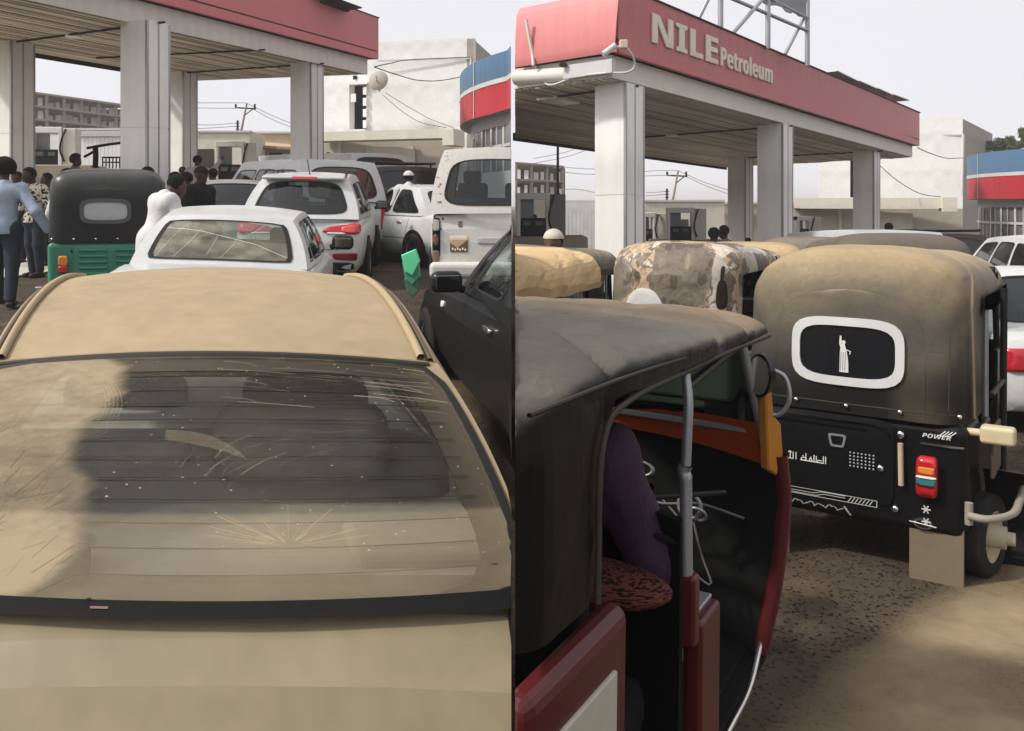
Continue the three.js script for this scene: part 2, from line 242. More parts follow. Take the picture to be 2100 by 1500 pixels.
function column(parent, c, ang, size, y1, gr, y0 = -0.3) {
  const ca = Math.cos(ang), sa = Math.sin(ang), T2 = (u, v) => [c[0] + ca * u - sa * v, c[1] + sa * u + ca * v], s = size / 2, r = (a, b, e, f) => [T2(a, b), T2(e, b), T2(e, f), T2(a, f)];
  const o = part('column', [slab(r(-s, -s, s, s), y0, 2.55, gr), slab(r(-s + 0.012, -s + 0.012, s - 0.012, s - 0.012), 2.55, 2.565, gr), slab(r(-s, -s, s, s), 2.565, y1, gr)], MC.col, parent);
  part('seam_strip', [slab(r(-0.02, -s - 0.006, 0.02, -s + 0.01), y0, y1 - 0.01, gr), slab(r(s - 0.01, -0.02, s + 0.006, 0.02), y0, y1 - 0.01, gr), slab(r(-s - 0.008, -s - 0.008, -s + 0.04, -s + 0.04), y0, y1 - 0.01, gr), slab(r(s - 0.04, -s - 0.008, s + 0.008, -s + 0.04), y0, y1 - 0.01, gr)], M.steel, o);
  part('conduit', [bar(V(T2(s + 0.04, s * 0.5)[0], gr(c[1]) + 0.1, -T2(s + 0.04, s * 0.5)[1]), V(T2(s + 0.04, s * 0.5)[0], gr(c[1]) + y1, -T2(s + 0.04, s * 0.5)[1]), 0.02)], MC.trim, o);
  return o;
}
// left canopy: front edge a->b, short far edge b->d, back edge d->c
{
  const gr = gL, a = [-8.65, 11.5], b = [-3.9, 25.62], d = [-10.06, 27.6], c = [-13.2, 14.5];
  const t = thing('station_canopy', 'station canopy on the left with plain red fascia and four square columns', 'canopy', V(0, 0, 0));
  part('fascia', [wallStrip(a, b, 0.10, 5.0, 6.2, gr), wallStrip(b, d, 0.1, 5.0, 6.2, gr)], MC.red, t);
  part('fascia_cap', [wallStrip([a[0] + 0.03, a[1] - 0.01], [b[0] + 0.03, b[1] + 0.03], 0.16, 6.202, 6.23, gr)], MC.dark, t);
  const o1 = off2(a, b, 0.22), ai = [a[0] + o1[0], a[1] + o1[1]], bi = [b[0] + o1[0] - 0.1, b[1] + o1[1] - 0.15];
  for (const q of [wallStrip(ai, bi, 0.06, 4.55, 4.998, gr), wallStrip(bi, [d[0] + 0.2, d[1] - 0.25], 0.06, 4.55, 4.998, gr)]) part('trim', [q], MC.trim, t);
  part('roof_deck', [slab([a, b, d, c], 5.2, 5.24, gr)], MC.dark, t);
  planks(t, ai, bi, [d[0] + 0.2, d[1] - 0.2], c, 46, 4.62, gr);
  part('gutter_line', [wallStrip([c[0] - 0.02, c[1]], [d[0], d[1]], 0.08, 4.5, 4.75, gr)], MC.dark, t);
  const ang = Math.atan2(b[1] - a[1], b[0] - a[0]);
  for (const p of [[-7.02, 16.8], [-11.05, 19.4], [-9.57, 25.4], [-5.42, 23.2]]) { column(t, p, ang, 0.62, 4.58, gr); }
  // dark joints across the soffit from column to column
  for (const q of [wallStrip([-11.6, 19.6], [-6.6, 16.6], 0.05, 4.545, 4.58, gr), wallStrip([-10.0, 25.5], [-4.95, 23.0], 0.05, 4.545, 4.58, gr), wallStrip([-10.4, 21.9], [-5.75, 20.4], 0.04, 4.545, 4.58, gr)]) part('soffit_joint', [q], MC.dark, t);
  for (const p of [[-9.15, 18.3], [-6.6, 24.0]]) part('downlight', [new THREE.CylinderGeometry(0.16, 0.16, 0.05, 20).translate(p[0], gr(p[1]) + 4.555, -p[1])], MC.lamp, t);
  // loose roof sheets above the fascia
  const rs = thing('roof_sheet', 'bent grey roofing sheet jutting above the left red fascia', 'roof sheet', V(0, 0, 0));
  part('sheet', [beam(P(628, -12, 22.2), P(716, 20, 23.6), 0.9, 0.03), beam(P(640, 5, 22.6), P(697, 24, 23.9), 0.6, 0.05)], MC.dark, rs); part('post', [bar(P(690, 20, 23.6), P(690, 40, 23.6), 0.04), bar(P(650, 5, 22.6), P(650, 24, 22.6), 0.04)], M.steel, rs);
}
// right canopy with the sign
const RA = [1.82, 15.2], RB = [14.4, 31], RD = [8.7, 35.5], RE = [0.085, 24.7], RS = [0.056, 16.62];
{
  const gr = gR;
  const t = thing('station_canopy', 'station canopy on the right with lettered red fascia, end face coloured paler as if sunlit and square columns', 'canopy', V(0, 0, 0));
  const u = [0.623, 0.782], at = (p, along, inw) => [p[0] + along * u[0] - inw * u[1], p[1] + along * u[1] + inw * u[0]];
  part('fascia', [wallStrip(at(RA, 0.05, 0), RB, 0.10, 5.0, 6.16, gr), wallStrip(RB, RD, 0.1, 5.0, 6.16, gr)], MC.red, t);
  // end face, leaning out, rounded corner; sun on it put into a paler red
  { const prof = [[5.0, 0.0], [5.15, 0.06], [5.5, 0.02], [6.0, -0.06], [6.6, -0.2]]; const g = new THREE.BufferGeometry(), pos = [], idx = []; const N = 16;
    prof.forEach(([y, o]) => { for (let i = 0; i <= N; i++) { const s = i / N, p = [lerp(RA[0], RS[0], s), lerp(RA[1], RS[1], s)], q = [p[0] - u[0] * o * (1 - 0.2 * s), p[1] - u[1] * o]; const py = y > 6.1 ? 6.16 : y; pos.push(Math.max(0.0036 * q[1], q[0]), gr(q[1]) + py, -q[1]); } });
    for (let j = 0; j < prof.length - 1; j++) for (let i = 0; i < N; i++) { const a = j * (N + 1) + i; idx.push(a, a + 1, a + N + 1, a + 1, a + N + 2, a + N + 1); }
    g.setAttribute('position', new THREE.Float32BufferAttribute(pos, 3)); g.setIndex(idx); g.computeVertexNormals();
    const ef = part('sunlit_end_face', [metres(g)], paint([0.70, 0.24, 0.235], { map: T.streak, roughness: 0.5, clearcoat: 0.1 }), t);
    part('drain_pipe', [tube([P(1079, 40, 16.3), P(1086, 80, 16.3), P(1092, 110, 16.3), P(1094, 135, 16.25)], 0.035, 12)], MC.trim, ef); }
  part('fascia_cap', [wallStrip(at(RA, 0, -0.03), at(RB, 0.03, -0.03), 0.16, 6.162, 6.19, gr)], MC.dark, t);
  const ai = at(RA, 0.15, 0.2), bi = at(RB, -0.15, 0.2), di = [RD[0] - 0.0, RD[1] - 0.3], si = [0.0585, 16.75];
  for (const q of [wallStrip(ai, bi, 0.06, 4.60, 4.998, gr), wallStrip(bi, di, 0.06, 4.60, 4.998, gr), wallStrip(si, ai, 0.06, 4.62, 4.998, gr)]) part('trim', [q], MC.trim, t);
  part('light_box', [slab([at(RA, 0.02, 0.12), at(RA, 0.14, 0.12), at(RA, 0.14, 1.15), at(RA, 0.02, 1.15)], 4.66, 4.9, gr)], M.white, t);
  part('gutter', [bar(P(1058, 160, 16.7), P(1172, 152, 16.0), 0.14, 14)], MC.trim, t);
  part('vent_hole', [new THREE.CylinderGeometry(0.075, 0.075, 0.06, 16).rotateX(Math.PI / 2).scale(1, 0.6, 1).translate(...P(1155, 133, 15.86).toArray())], MC.dark, t);
  part('roof_deck', [slab([RA, RB, RD, RE, RS].map(p => [p[0] + 0.0, p[1]]), 5.2, 5.24, gr)], MC.dark, t);
  // planks: parallel to the long edge; those near the end are cut by the yard line
  const n = 50, wI = 7.0; const Mx = [];
  for (let i = 0; i < n; i++) {
    const w0 = 0.25 + (i + 0.11) / n * wI, w1 = 0.25 + (i + 0.89) / n * wI, s = w => { const p = at(RA, 0.17, w); if (p[0] > 0.0036 * p[1]) return p; let lo = 0.17, hi = 22; for (let k = 0; k < 30; k++) { const m = (lo + hi) / 2, q = at(RA, m, w); q[0] > 0.0036 * q[1] ? hi = m : lo = m; } return at(RA, hi, w); }, e = w => at(RB, -0.16, w);
    const dy = rnd(-0.012, 0.012); part('soffit_plank', slab([s(w0), e(w0), e(w1), s(w1)], 4.62 - 0.035 + dy, 4.62 + dy, gr), MC.plank[Math.floor(rnd(0, 3.6))], t);
  }
  part('gutter_line', [wallStrip(RE, [RD[0], RD[1]], 0.08, 4.5, 4.72, gr)], MC.dark, t);
  part('soffit_light', [slab([at(RA, 1.2, 2.2), at(RA, 2.1, 2.2), at(RA, 2.1, 2.65), at(RA, 1.2, 2.65)], 4.56, 4.60, gr)], MC.lamp, t);
  const ang = Math.atan2(u[1], u[0]);
  for (const p of [[2.0, 16.3], [6.62, 22.07], [11.62, 28.75], [8.1, 31.1], [3.3, 24.9]]) column(t, p, ang, 0.66, 4.59, gr);
  for (const q of [wallStrip([2.9, 25.0], [7.0, 21.9], 0.05, 4.545, 4.58, gr), wallStrip([7.7, 31.2], [12.0, 28.4], 0.05, 4.545, 4.58, gr), wallStrip([0.9, 17.3], [2.3, 16.1], 0.05, 4.545, 4.58, gr)]) part('soffit_joint', [q], MC.dark, t);
  part('downlight', [new THREE.CylinderGeometry(0.17, 0.17, 0.05, 20).translate(4.35, gr(23.9) + 4.55, -23.9)], MC.lamp, t);
  // lettering
  const bold = await new FontLoader().loadAsync('fonts/droid/droid_sans_bold.typeface.json');
  const letter = mat([0.80, 0.73, 0.60], { roughness: 0.6 });
  const eNorm = V(u[1], 0, u[0]).normalize();
  const along = V(u[0], -0.0361 * u[1] * 1, -u[1]);
  const word = (name, txt, d0, d1, ybase, h, sy = 1) => {
    const g = new TextGeometry(txt, { font: bold, size: 1, depth: 0.02, bevelEnabled: true, bevelSize: 0.012, bevelThickness: 0.01, bevelSegments: 1, curveSegments: 6 }); g.computeBoundingBox(); const bb = g.boundingBox;
    const p0 = at(RA, d0, -0.012), p1 = at(RA, d1, -0.012), L = Math.hypot(p1[0] - p0[0], p1[1] - p0[1]);
    g.translate(-bb.min.x, 0, 0).scale(L / (bb.max.x - bb.min.x), h / (name === 'NILE' ? bb.max.y : 0.73), 1);
    const mtx = new THREE.Matrix4().makeBasis(V(u[0], -0.0361 * u[1], -u[1]), V(0, 1, 0), eNorm); mtx.setPosition(p0[0], gr(p0[1]) + ybase, -p0[1]); g.applyMatrix4(mtx);
    return g;
  };
  const fl = t.children.find(o => o.name === 'fascia');
  part('lettering', [word('NILE', 'NILE', 1.18, 3.92, 5.37, 0.54)], letter, fl);
  part('lettering', [word('Petroleum', 'Petroleum', 4.06, 6.82, 5.38, 0.285)], letter, fl);
  // loose sheets on top
  const rs = thing('roof_sheet', 'bent grey roofing sheets lying along the top of the lettered fascia', 'roof sheet', V(0, 0, 0));
  for (const [x0, y0, x1, y1, d] of [[1700, 147, 1743, 168, 24.5], [1745, 167, 1782, 183, 25.8], [1784, 182, 1815, 196, 27.0], [1817, 195, 1850, 207, 28.2]]) part('sheet', [beam(P(x0, y0, d + 0.2), P(x1, y1, d + 1.0), 0.5, 0.025)], M.steel, rs);
  // billboard frame
  const bf = thing('billboard_frame', 'grey steel billboard scaffold standing on the lettered canopy roof', 'billboard frame', V(0, 0, 0)); const D1 = 19.2, D2 = 21.5;
  const pl = (a, b, r = 0.06) => part('pole', [bar(a, b, r, 10)], M.steel, bf);
  pl(P(1478, 62, 19), P(1478, -40, 19)); pl(P(1575, 100, 20.2), P(1575, -40, 20.2)); pl(P(1656, 135, 21.4), P(1656, -60, 21.4));
  const br = (a, b) => part('brace', [bar(a, b, 0.045, 8)], M.steel, bf);
  br(P(1432, 40, 18.6), P(1466, -30, 18.8)); br(P(1500, 72, 19.2), P(1580, -20, 20.2)); br(P(1610, 112, 20.9), P(1652, 30, 21.4)); br(P(1466, -18, 18.9), P(1658, 64, 21.4)); br(P(1560, -12, 20), P(1658, 38, 21.4));
  part('ragged_panel', [(() => { const g = new THREE.PlaneGeometry(1, 1, 10, 6), a = P(1566, -30, 20.05), b = P(1655, -20, 21.3), p = g.attributes.position; for (let i = 0; i < p.count; i++) { const s = p.getX(i) + 0.5, q = p.getY(i) + 0.5, w = V().lerpVectors(P(1566, lerp(4, -40, q), 20.05), P(1655, lerp(37, -20, q), 21.3), s); p.setXYZ(i, w.x + rnd(-0.02, 0.02), w.y + (q < 0.1 ? rnd(-0.06, 0.06) : 0), w.z + rnd(-0.03, 0.03)); } g.computeVertexNormals(); return metres(g); })()], mat([0.33, 0.33, 0.34], { roughness: 0.9 }), bf);
  // CCTV camera
  const cam = thing('security_camera', 'white bullet security camera under the corner of the red fascia', 'security camera', V(0, 0, 0));
  part('camera_body', [bar(P(1237, 112, 14.95), P(1262, 93, 15.0), 0.055, 14), bar(P(1258, 96, 15), P(1275, 97, 15.1), 0.025)], M.white, cam);
  part('junction_box', [rbx(0.14, 0.15, 0.12, 0.02, ...P(1279, 91, 15.08).toArray())], mat([0.7, 0.55, 0.45]), cam);
  part('cable', [tube([P(1286, 98, 15.05), P(1298, 115, 15.1), P(1301, 138, 15.2), P(1290, 147, 15.2), P(1240, 150, 15.4), P(1180, 158, 15.8), P(1125, 174, 16.2), P(1106, 155, 16.4), P(1098, 135, 16.4)], 0.02, 50)], M.white, cam);
}

// ---------- buildings ----------
const MB = { white: mat([0.90, 0.885, 0.85], { map: T.grime, roughness: 0.9 }), side: mat([0.42, 0.38, 0.33], { roughness: 0.9 }), cream: mat([0.72, 0.67, 0.56], { roughness: 0.9 }), tan: mat([0.50, 0.40, 0.26], { roughness: 0.9 }), conc: mat([0.36, 0.31, 0.24], { roughness: 0.95 }), dark: mat([0.006, 0.006, 0.006], { roughness: 1, map: null }), frame: mat([0.62, 0.60, 0.57]), glass: mat([0.16, 0.165, 0.165], { roughness: 0.12, map: T.grime }), blue: mat([0.10, 0.19, 0.31], { map: T.streak, roughness: 0.5 }), red: mat([0.52, 0.035, 0.05], { map: T.streak, roughness: 0.5 }), shut: mat([0.50, 0.45, 0.37]) };  // side: the white walls darkened by colour for their shaded face
// wall rectangle between two bearings: px0,d0 -> px1,d1, py given at its nearer end
function wallG(px0, d0, px1, d1, yb, yt, thick = 0.3, away = 1) {   // yb, yt world heights
  const a = [(px0 - CX) / F * d0, d0], b = [(px1 - CX) / F * d1, d1]; return wallStrip(a, b, thick * away, yb, yt, () => 0);
}
const Y = (py, d) => CY - (py - HY) / F * d;
{ // white building, left yard
  const t = thing('white_building', 'tall white building with a dark doorway and a satellite dish on its wall', 'building', V(0, 0, 0));
  const D = 42, yt = Y(77, D), D0 = 44.5;
  for (const q of [wallG(628, D0, 716, 43.6, 0, yt, 0.5), wallG(751, 43.25, 970, D, 0, yt, 0.5), wallG(716, 43.6, 751, 43.25, Y(172, 43.4), yt, 0.5), wallG(716, 43.6, 751, 43.25, 0, Y(265, 43.4), 0.5)]) part('wall', [q], MB.white, t);
  part('shade_toned_side_wall', [wallG(970, D, 1047.5, 53, 0, yt - 0.05, 0.3)], MB.side, t);  // grey stands in for the white wall in shade
  part('parapet_line', [wallG(776, 42.8, 970, D - 0.03, Y(121, D), Y(118, D), -0.04)], MB.frame, t);
  part('doorway', [wallG(712, 45.2, 756, 44.9, Y(268, 45), Y(168, 45), 0.1)], MB.dark, t);
  part('lintel', [wallG(714, 43.3, 753, 43, Y(172, 43), Y(167, 43), 0.2)], MB.white, t);
  for (let i = 0; i < 4; i++) part('grille_block', [wallG(744, 43.2, 751, 43.1, Y(262 - i * 23, 43), Y(246 - i * 23, 43), 0.15)], MB.white, t);
  for (const [x, w] of [[724, 8], [735, 5]]) part('vent', [wallG(x, 43.45, x + w, 43.4, Y(163, 43.4), Y(155, 43.4), 0.02, -1)], MB.dark, t);
  part('hanging_cloth', [wallG(719, 43.3, 729, 43.2, Y(208, 43), Y(191, 43), 0.05)], MB.white, t);
  const pip = part('drain_pipe', [bar(P(966, 115, 41.85), P(966, 160, 41.85), 0.06)], MB.frame, t);
  part('ledge', [wallG(640, 41.6, 928, 39.4, Y(286, 40.4), Y(267, 40.4), 1.2)], MB.cream, t);
  part('ledge_end', [wallG(907, 39.3, 930, 39.1, Y(298, 39.2), Y(266, 39.2), 1.2)], MB.cream, t);
  part('ground_floor_wall', [wallG(640, 43, 948, 41.4, 0, Y(288, 42), 0.2)], MB.shut, t);
  const sh = part('shutter', [wallG(756, 42.2, 848, 41.8, 0.5, Y(301, 42), 0.05)], MB.cream, t);
  for (const q of [wallG(692, 42.6, 697, 42.55, 0.5, Y(288, 42.4), 0.12), wallG(752, 42.1, 757, 42.1, 0.5, Y(298, 42), 0.1), wallG(847, 41.7, 851, 41.7, 0.5, Y(298, 42), 0.1)]) part('pilaster', [q], MB.cream, t);
  clampObj(t, -1, -0.0012);
  const d = thing('satellite_dish', 'white satellite dish on the wall beside the dark doorway', 'satellite dish', V(0, 0, 0));
  const g = new THREE.SphereGeometry(0.75, 28, 10, 0, Math.PI * 2, 0, 0.72); g.rotateX(-Math.PI / 2).translate(0, 0, 0.72).rotateY(2.9).rotateX(-0.25); const q = P(773, 163, 41.6);
  part('dish', [g.translate(q.x, q.y, q.z)], MB.side, d); part('arm', [bar(q.clone().add(V(0.1, -0.4, -0.2)), P(778, 186, 42.2), 0.07), bar(q.clone().add(V(0, -0.1, 0)), q.clone().add(V(0.05, 0.1, 0.6)), 0.03)], M.steel, d);
  const wires = (nm, lab, list, r = 0.02) => { const o = thing('overhead_wire', lab, 'wire', V(0, 0, 0)); for (const l of list) part('wire', [tube(l, r, 30, 5)], MB.dark, o); return o; };
  wires('w', 'two sagging black cables from the left canopy corner to the white wall', [[P(768, 137, 30), P(800, 130, 36), P(850, 122, 41.3), P(966, 117, 41.6)], [P(768, 138, 30), P(810, 152, 34), P(860, 165, 38), P(905, 165, 40), P(960, 155, 41)]], 0.02);
  wires('w', 'loose thin cables hanging from the satellite dish across the white wall', [[P(785, 195, 41.5), P(820, 225, 41.4), P(860, 250, 41.3), P(915, 262, 40.8)], [P(790, 190, 41.5), P(830, 215, 41.4), P(880, 243, 41.3), P(930, 262, 40.9)]], 0.012);
}
{ // white building, right yard
  const t = thing('white_building', 'white building with a side wall coloured dark as if shaded behind the lettered canopy', 'building', V(0, 0, 0));
  const D = 47.8, yt = Y(240, D), D0 = 50;
  for (const q of [wallG(1680, D0, 1744, 49.5, -1.5, yt, 0.5), wallG(1752, 49.4, 1975, D, -1.5, yt, 0.5), wallG(1744, 49.5, 1752, 49.4, -1.5, Y(405, 49), 0.5), wallG(1744, 49.5, 1752, 49.4, Y(325, 49), yt, 0.5)]) part('wall', [q], MB.white, t);
  part('shade_toned_side_wall', [wallG(1975, D, 2036, 58, -1.5, yt - 0.1, 0.3)], MB.side, t);  // side face darkened by colour, as in shade
  for (const [x, y] of [[1992, 300], [2022, 308]]) part('window', [wallG(x, lerp(D, 58, (x - 1975) / 61) - 0.05, x + 9, lerp(D, 58, (x - 1966) / 61) - 0.05, Y(y + 10, 51), Y(y - 10, 51), -0.03)], MB.dark, t);
  part('parapet_line', [wallG(1880, 48.6, 1975, D - 0.03, Y(278, D), Y(275, D), -0.04)], MB.frame, t);
  part('doorway', [wallG(1740, 50.2, 1756, 50.1, Y(406, 50), Y(322, 50), 0.1)], MB.dark, t);
  part('drain_pipe', [bar(P(1976, 275, 47.4), P(1973, 400, 47.2), 0.08)], MB.frame, t);
  part('ledge', [wallG(1628, 48, 1964, 45.4, Y(427, 46.4), Y(406, 46.4), 1.2)], MB.cream, t);
  part('ledge_end', [wallG(1934, 45.3, 1964, 45.1, Y(434, 45.2), Y(405, 45.2), 1.2)], MB.cream, t);
  part('ground_floor_wall', [wallG(1628, 49, 1975, 47.2, -1.6, Y(428, 48), 0.2)], MB.shut, t);
  part('shutter', [wallG(1806, 47.8, 1872, 47.4, -1.4, Y(437, 47.6), 0.05)], MB.cream, t);
  for (const q of [wallG(1722, 48.3, 1727, 48.3, -1.4, Y(428, 48), 0.12)]) part('pilaster', [q], MB.cream, t);
  const o = thing('overhead_wire', 'sagging black cables between the lettered canopy and the white building', 'wire', V(0, 0, 0)); for (const l of [[P(1882, 303, 33), P(1910, 315, 40), P(1945, 325, 45), P(1975, 324, 47)], [P(1805, 340, 45), P(1840, 370, 45.5), P(1890, 398, 46), P(1930, 404, 46)]]) part('wire', [tube(l, 0.02, 30, 5)], MB.dark, o);
}
function roundKiosk(label, c, r, a0, a1, yw, bands, gr, side) {   // round shop with a banded fascia
  const t = thing('round_kiosk', label, 'shop', V(0, 0, 0)); const N = 40;
  const ring = (rr, y0, y1, b0 = a0, b1 = a1, n = N) => { const g = new THREE.CylinderGeometry(rr, rr, y1 - y0, n, 1, true, b0, b1 - b0); return uvBox(g.translate(c[0], (y0 + y1) / 2, -c[1])); };
  if (!side) part('roof', [(() => { const g = new THREE.CircleGeometry(r, N, 0, Math.PI * 2); return g.rotateX(-Math.PI / 2).translate(c[0], bands[1] + 0.3, -c[1]); })()], MB.frame, t);
  part('blue_band', [ring(r, bands[2] + 0.06, bands[3])], MB.blue, t); part('white_stripe', [ring(r + 0.02, bands[2] - 0.06, bands[2] + 0.06)], MB.frame, t); part('red_band', [ring(r, bands[1], bands[2] - 0.06)], MB.red, t);
  const rw = r - 0.35; part('wall', [ring(rw, yw - 0.6, bands[0] - 1.35)], MB.frame, t); part('wall_head', [ring(rw, bands[0] - 0.12, bands[1] + 0.1)], MB.frame, t);
  part('soffit', [(() => { const g = new THREE.RingGeometry(rw - 0.1, r, N, 1); return g.rotateX(Math.PI / 2).translate(c[0], bands[1] + 0.01, -c[1]); })()], MB.frame, t);
  const n = Math.round((a1 - a0) * rw / 0.85);
  for (let i = 0; i < n; i++) { const b0 = lerp(a0, a1, i / n), b1 = lerp(a0, a1, (i + 1) / n), e = 0.06 / rw * 1.0;
    const w = part('window', [ring(rw, bands[0] - 1.35, bands[0] - 0.12, b0, b0 + e, 1), ring(rw, bands[0] - 1.35, bands[0] - 0.12, b1 - e, b1, 1), ring(rw + 0.01, bands[0] - 0.70, bands[0] - 0.62, b0 + e, b1 - e, 1), ring(rw + 0.008, bands[0] - 1.35, bands[0] - 0.12, (b0 + b1) / 2 - e * 0.35, (b0 + b1) / 2 + e * 0.35, 1)], MB.frame, t);
    part('pane', [ring(rw - 0.04, bands[0] - 1.35, bands[0] - 0.12, b0, b1, 1)], MB.glass, w); }
  for (let i = 1; i < 6; i++) { const b = lerp(a0, a1, i / 6 - 0.06); part('joint_strip', [ring(r + 0.012, bands[1], bands[3], b, b + 0.006, 1)], MB.frame, t); }
  if (side) clampObj(t, side, -0.0012);
  return t;
}
roundKiosk('round shop with blue and red bands behind the rusty white van', [8.65, 28], 10.3, Math.PI * 1.0, Math.PI * 2, gL(27), [gL(27) + 2.95, gL(27) + 3.12, gL(27) + 3.95, gL(27) + 4.68], gL, -1);
roundKiosk('round shop with blue and red bands at the right edge of the right yard', [24.8, 30], 8.2, Math.PI * 1.0, Math.PI * 2, gR(31), [gR(31) + 2.95, gR(31) + 3.12, gR(31) + 3.95, gR(31) + 4.75], gR, 0);
function shed(name, label, px0, px1, d, ytop, m, extra) { const t = thing(name, label, 'building', V(0, 0, 0)); part('wall', [wallG(px0, d, px1, d, -1.5, Y(ytop, d), 3)], m, t); part('parapet', [wallG(px0 - 1, d - 0.1, px1 + 1, d - 0.1, Y(ytop + 3, d), Y(ytop - 1, d), 0.4)], MB.frame, t); if (extra) extra(t, d); return t; }
shed('boundary_building', 'low cream building beyond the left pumps with a dark opening', 330, 512, 48, 269, MB.cream, (t, d) => { part('opening', [wallG(396, d - 0.12, 438, d - 0.12, Y(350, d), Y(306, d), 0.05)], mat([0.05, 0.03, 0.02]), t); });
shed('tiled_house', 'low tan house with ribbed brown eaves beside the left white building', 510, 640, 52, 271, MB.tan, (t, d) => {
  part('roof', [(() => { const g = coons(bz(P(505, 300, d - 1.2), P(600, 306, d - 1.2)), bz(P(512, 270, d + 2), P(604, 280, d + 2)), bz(P(505, 300, d - 1.2), P(512, 270, d + 2)), bz(P(600, 306, d - 1.2), P(604, 280, d + 2))); return grid(g, 6, 3); })()], MB.tan, t);
  for (let i = 0; i < 26; i++) part('eave_tile', [bar(P(506 + i * 3.6, 297 + i * 0.22, d - 1.3), P(506 + i * 3.6, 303 + i * 0.22, d - 1.5), 0.045, 6)], mat([0.22, 0.12, 0.06]), t);
  part('window', [wallG(552, d - 0.15, 577, d - 0.15, Y(318, d), Y(314, d), 0.05)], MB.dark, t);
});
shed('boundary_wall_shed', 'long white shed with a ribbed fence behind the left edge pumps', -60, 255, 55, 264, MB.white, (t, d) => { part('fascia_board', [wallG(165, d - 0.3, 256, d - 0.3, Y(283, d), Y(270, d), 0.1)], MB.frame, t); part('opening', [wallG(212, d - 0.15, 256, d - 0.15, Y(345, d), Y(286, d), 0.05)], MB.conc, t); });
shed('boundary_building', 'low cream building beyond the right pumps', 1322, 1486, 52, 411, MB.cream, (t, d) => { part('opening', [wallG(1340, d - 0.12, 1360, d - 0.12, Y(490, d), Y(446, d), 0.05)], mat([0.05, 0.03, 0.02]), t); part('opening', [wallG(1388, d - 0.12, 1412, d - 0.12, Y(480, d), Y(450, d), 0.05)], mat([0.05, 0.035, 0.02]), t); });
shed('tiled_house', 'low tan house between the middle columns of the lettered canopy', 1486, 1640, 56, 416, MB.tan, (t, d) => { part('eave', [wallG(1486, d - 0.3, 1640, d - 0.3, Y(443, d), Y(438, d), 0.2)], MB.conc, t); });
{ const t = thing('metal_fence', 'white corrugated sheet fence behind the first column on the right', 'fence', V(0, 0, 0)); for (let i = 0; i < 20; i++) part('panel', [wallG(1158 + i * 8, 40, 1165.4 + i * 8, 40, -1.6, Y(417, 40), 0.06)], MB.white, t); part('rail', [wallG(1158, 40.1, 1320, 40.1, Y(420, 40), Y(411, 40), 0.3)], MB.frame, t); }
{ const t = thing('metal_fence', 'white corrugated sheet fence behind the left pumps', 'fence', V(0, 0, 0)); for (let i = 0; i < 12; i++) part('panel', [wallG(158 + i * 8, 44, 165.3 + i * 8, 44, 1, Y(275, 44), 0.06)], MB.white, t); part('rail', [wallG(158, 43.9, 255, 43.9, Y(280, 44), Y(274, 44), 0.1)], MB.frame, t); }
function concreteFrame(label, px0, px1, d, yTop, yBot, floors, cols, slopeD, seed0, clampR) {
  const t = thing('unfinished_building', label, 'building', V(0, 0, 0)); seed = seed0; const fh = (yBot - yTop) / floors;
  for (let f = 0; f <= floors; f++) part('floor_slab', [wallG(px0, d, px1, d + slopeD, Y(yTop + f * fh + 4, d), Y(yTop + f * fh, d), 9)], MB.conc, t);
  for (let f = 0; f < floors; f++) for (let i = 0; i <= cols; i++) { const x = lerp(px0, px1 - 5, i / cols); part('column', [wallG(x, d + slopeD * i / cols - 0.05, x + 5, d + slopeD * i / cols, Y(yTop + (f + 1) * fh, d), Y(yTop + f * fh + 4, d), 0.4)], MB.conc, t); 
    if (i < cols) { const dd = d + slopeD * (i + 0.5) / cols + 1.2; const n = 2; for (let k = 0; k < n; k++) part('backlight_panel', [wallG(lerp(px0, px1, (i + 0.15 + k * 0.42) / cols), dd, lerp(px0, px1, (i + 0.15 + k * 0.42 + rnd(0.15, 0.34)) / cols), dd, Y(yTop + (f + 1) * fh, d), Y(yTop + f * fh + fh * rnd(0.3, 0.55), d), 0.2)], MB.white, t); } }  // white panels painted in for light seen behind the frame
  part('shade_back_wall', [wallG(px0 - 2, d + slopeD / 2 + 9.5, px1 + 2, d + slopeD / 2 + 9.5, Y(yBot, d), Y(yTop, d), 0.2)], mat([0.012, 0.008, 0.005]), t);  // near-black sheet paints the shade inside the frame
  part('base_wall', [wallG(px0, d, px1, d + slopeD, 0, Y(yBot, d), 0.3)], MB.conc, t);
  if (clampR) clampObj(t, 1, 0.0036); return t;
}
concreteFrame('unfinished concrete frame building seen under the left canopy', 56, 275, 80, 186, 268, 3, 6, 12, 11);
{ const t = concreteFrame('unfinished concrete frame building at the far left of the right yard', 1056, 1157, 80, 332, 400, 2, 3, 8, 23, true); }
function pylon(label, x0, y0, x1, y1, d) { const t = thing('utility_pole', label, 'utility pole', V(0, 0, 0)); const a = P(x0, y0, d), b = P(x1, y1, d); part('pole', [bar(a, b, 0.09, 8, 0.06)], MB.conc, t); const c = b.clone().lerp(a, 0.18); part('cross_arm', [bar(c.clone().add(V(-0.7, 0.08, 0)), c.clone().add(V(0.7, 0, 0)), 0.05), bar(c.clone().add(V(0.5, 0, 0)), b.clone().lerp(a, 0.4), 0.035)], MB.dark, t); for (const s of [-0.68, 0.62]) part('insulator', [bar(c.clone().add(V(s, 0.05, 0)), c.clone().add(V(s, 0.32, 0)), 0.07)], MB.dark, t); return t; }
pylon('leaning utility pole with a cross arm above the low cream building, left', 493, 275, 506, 212, 60); pylon('leaning utility pole with a cross arm above the low cream building, right', 1379, 416, 1391, 350, 60);
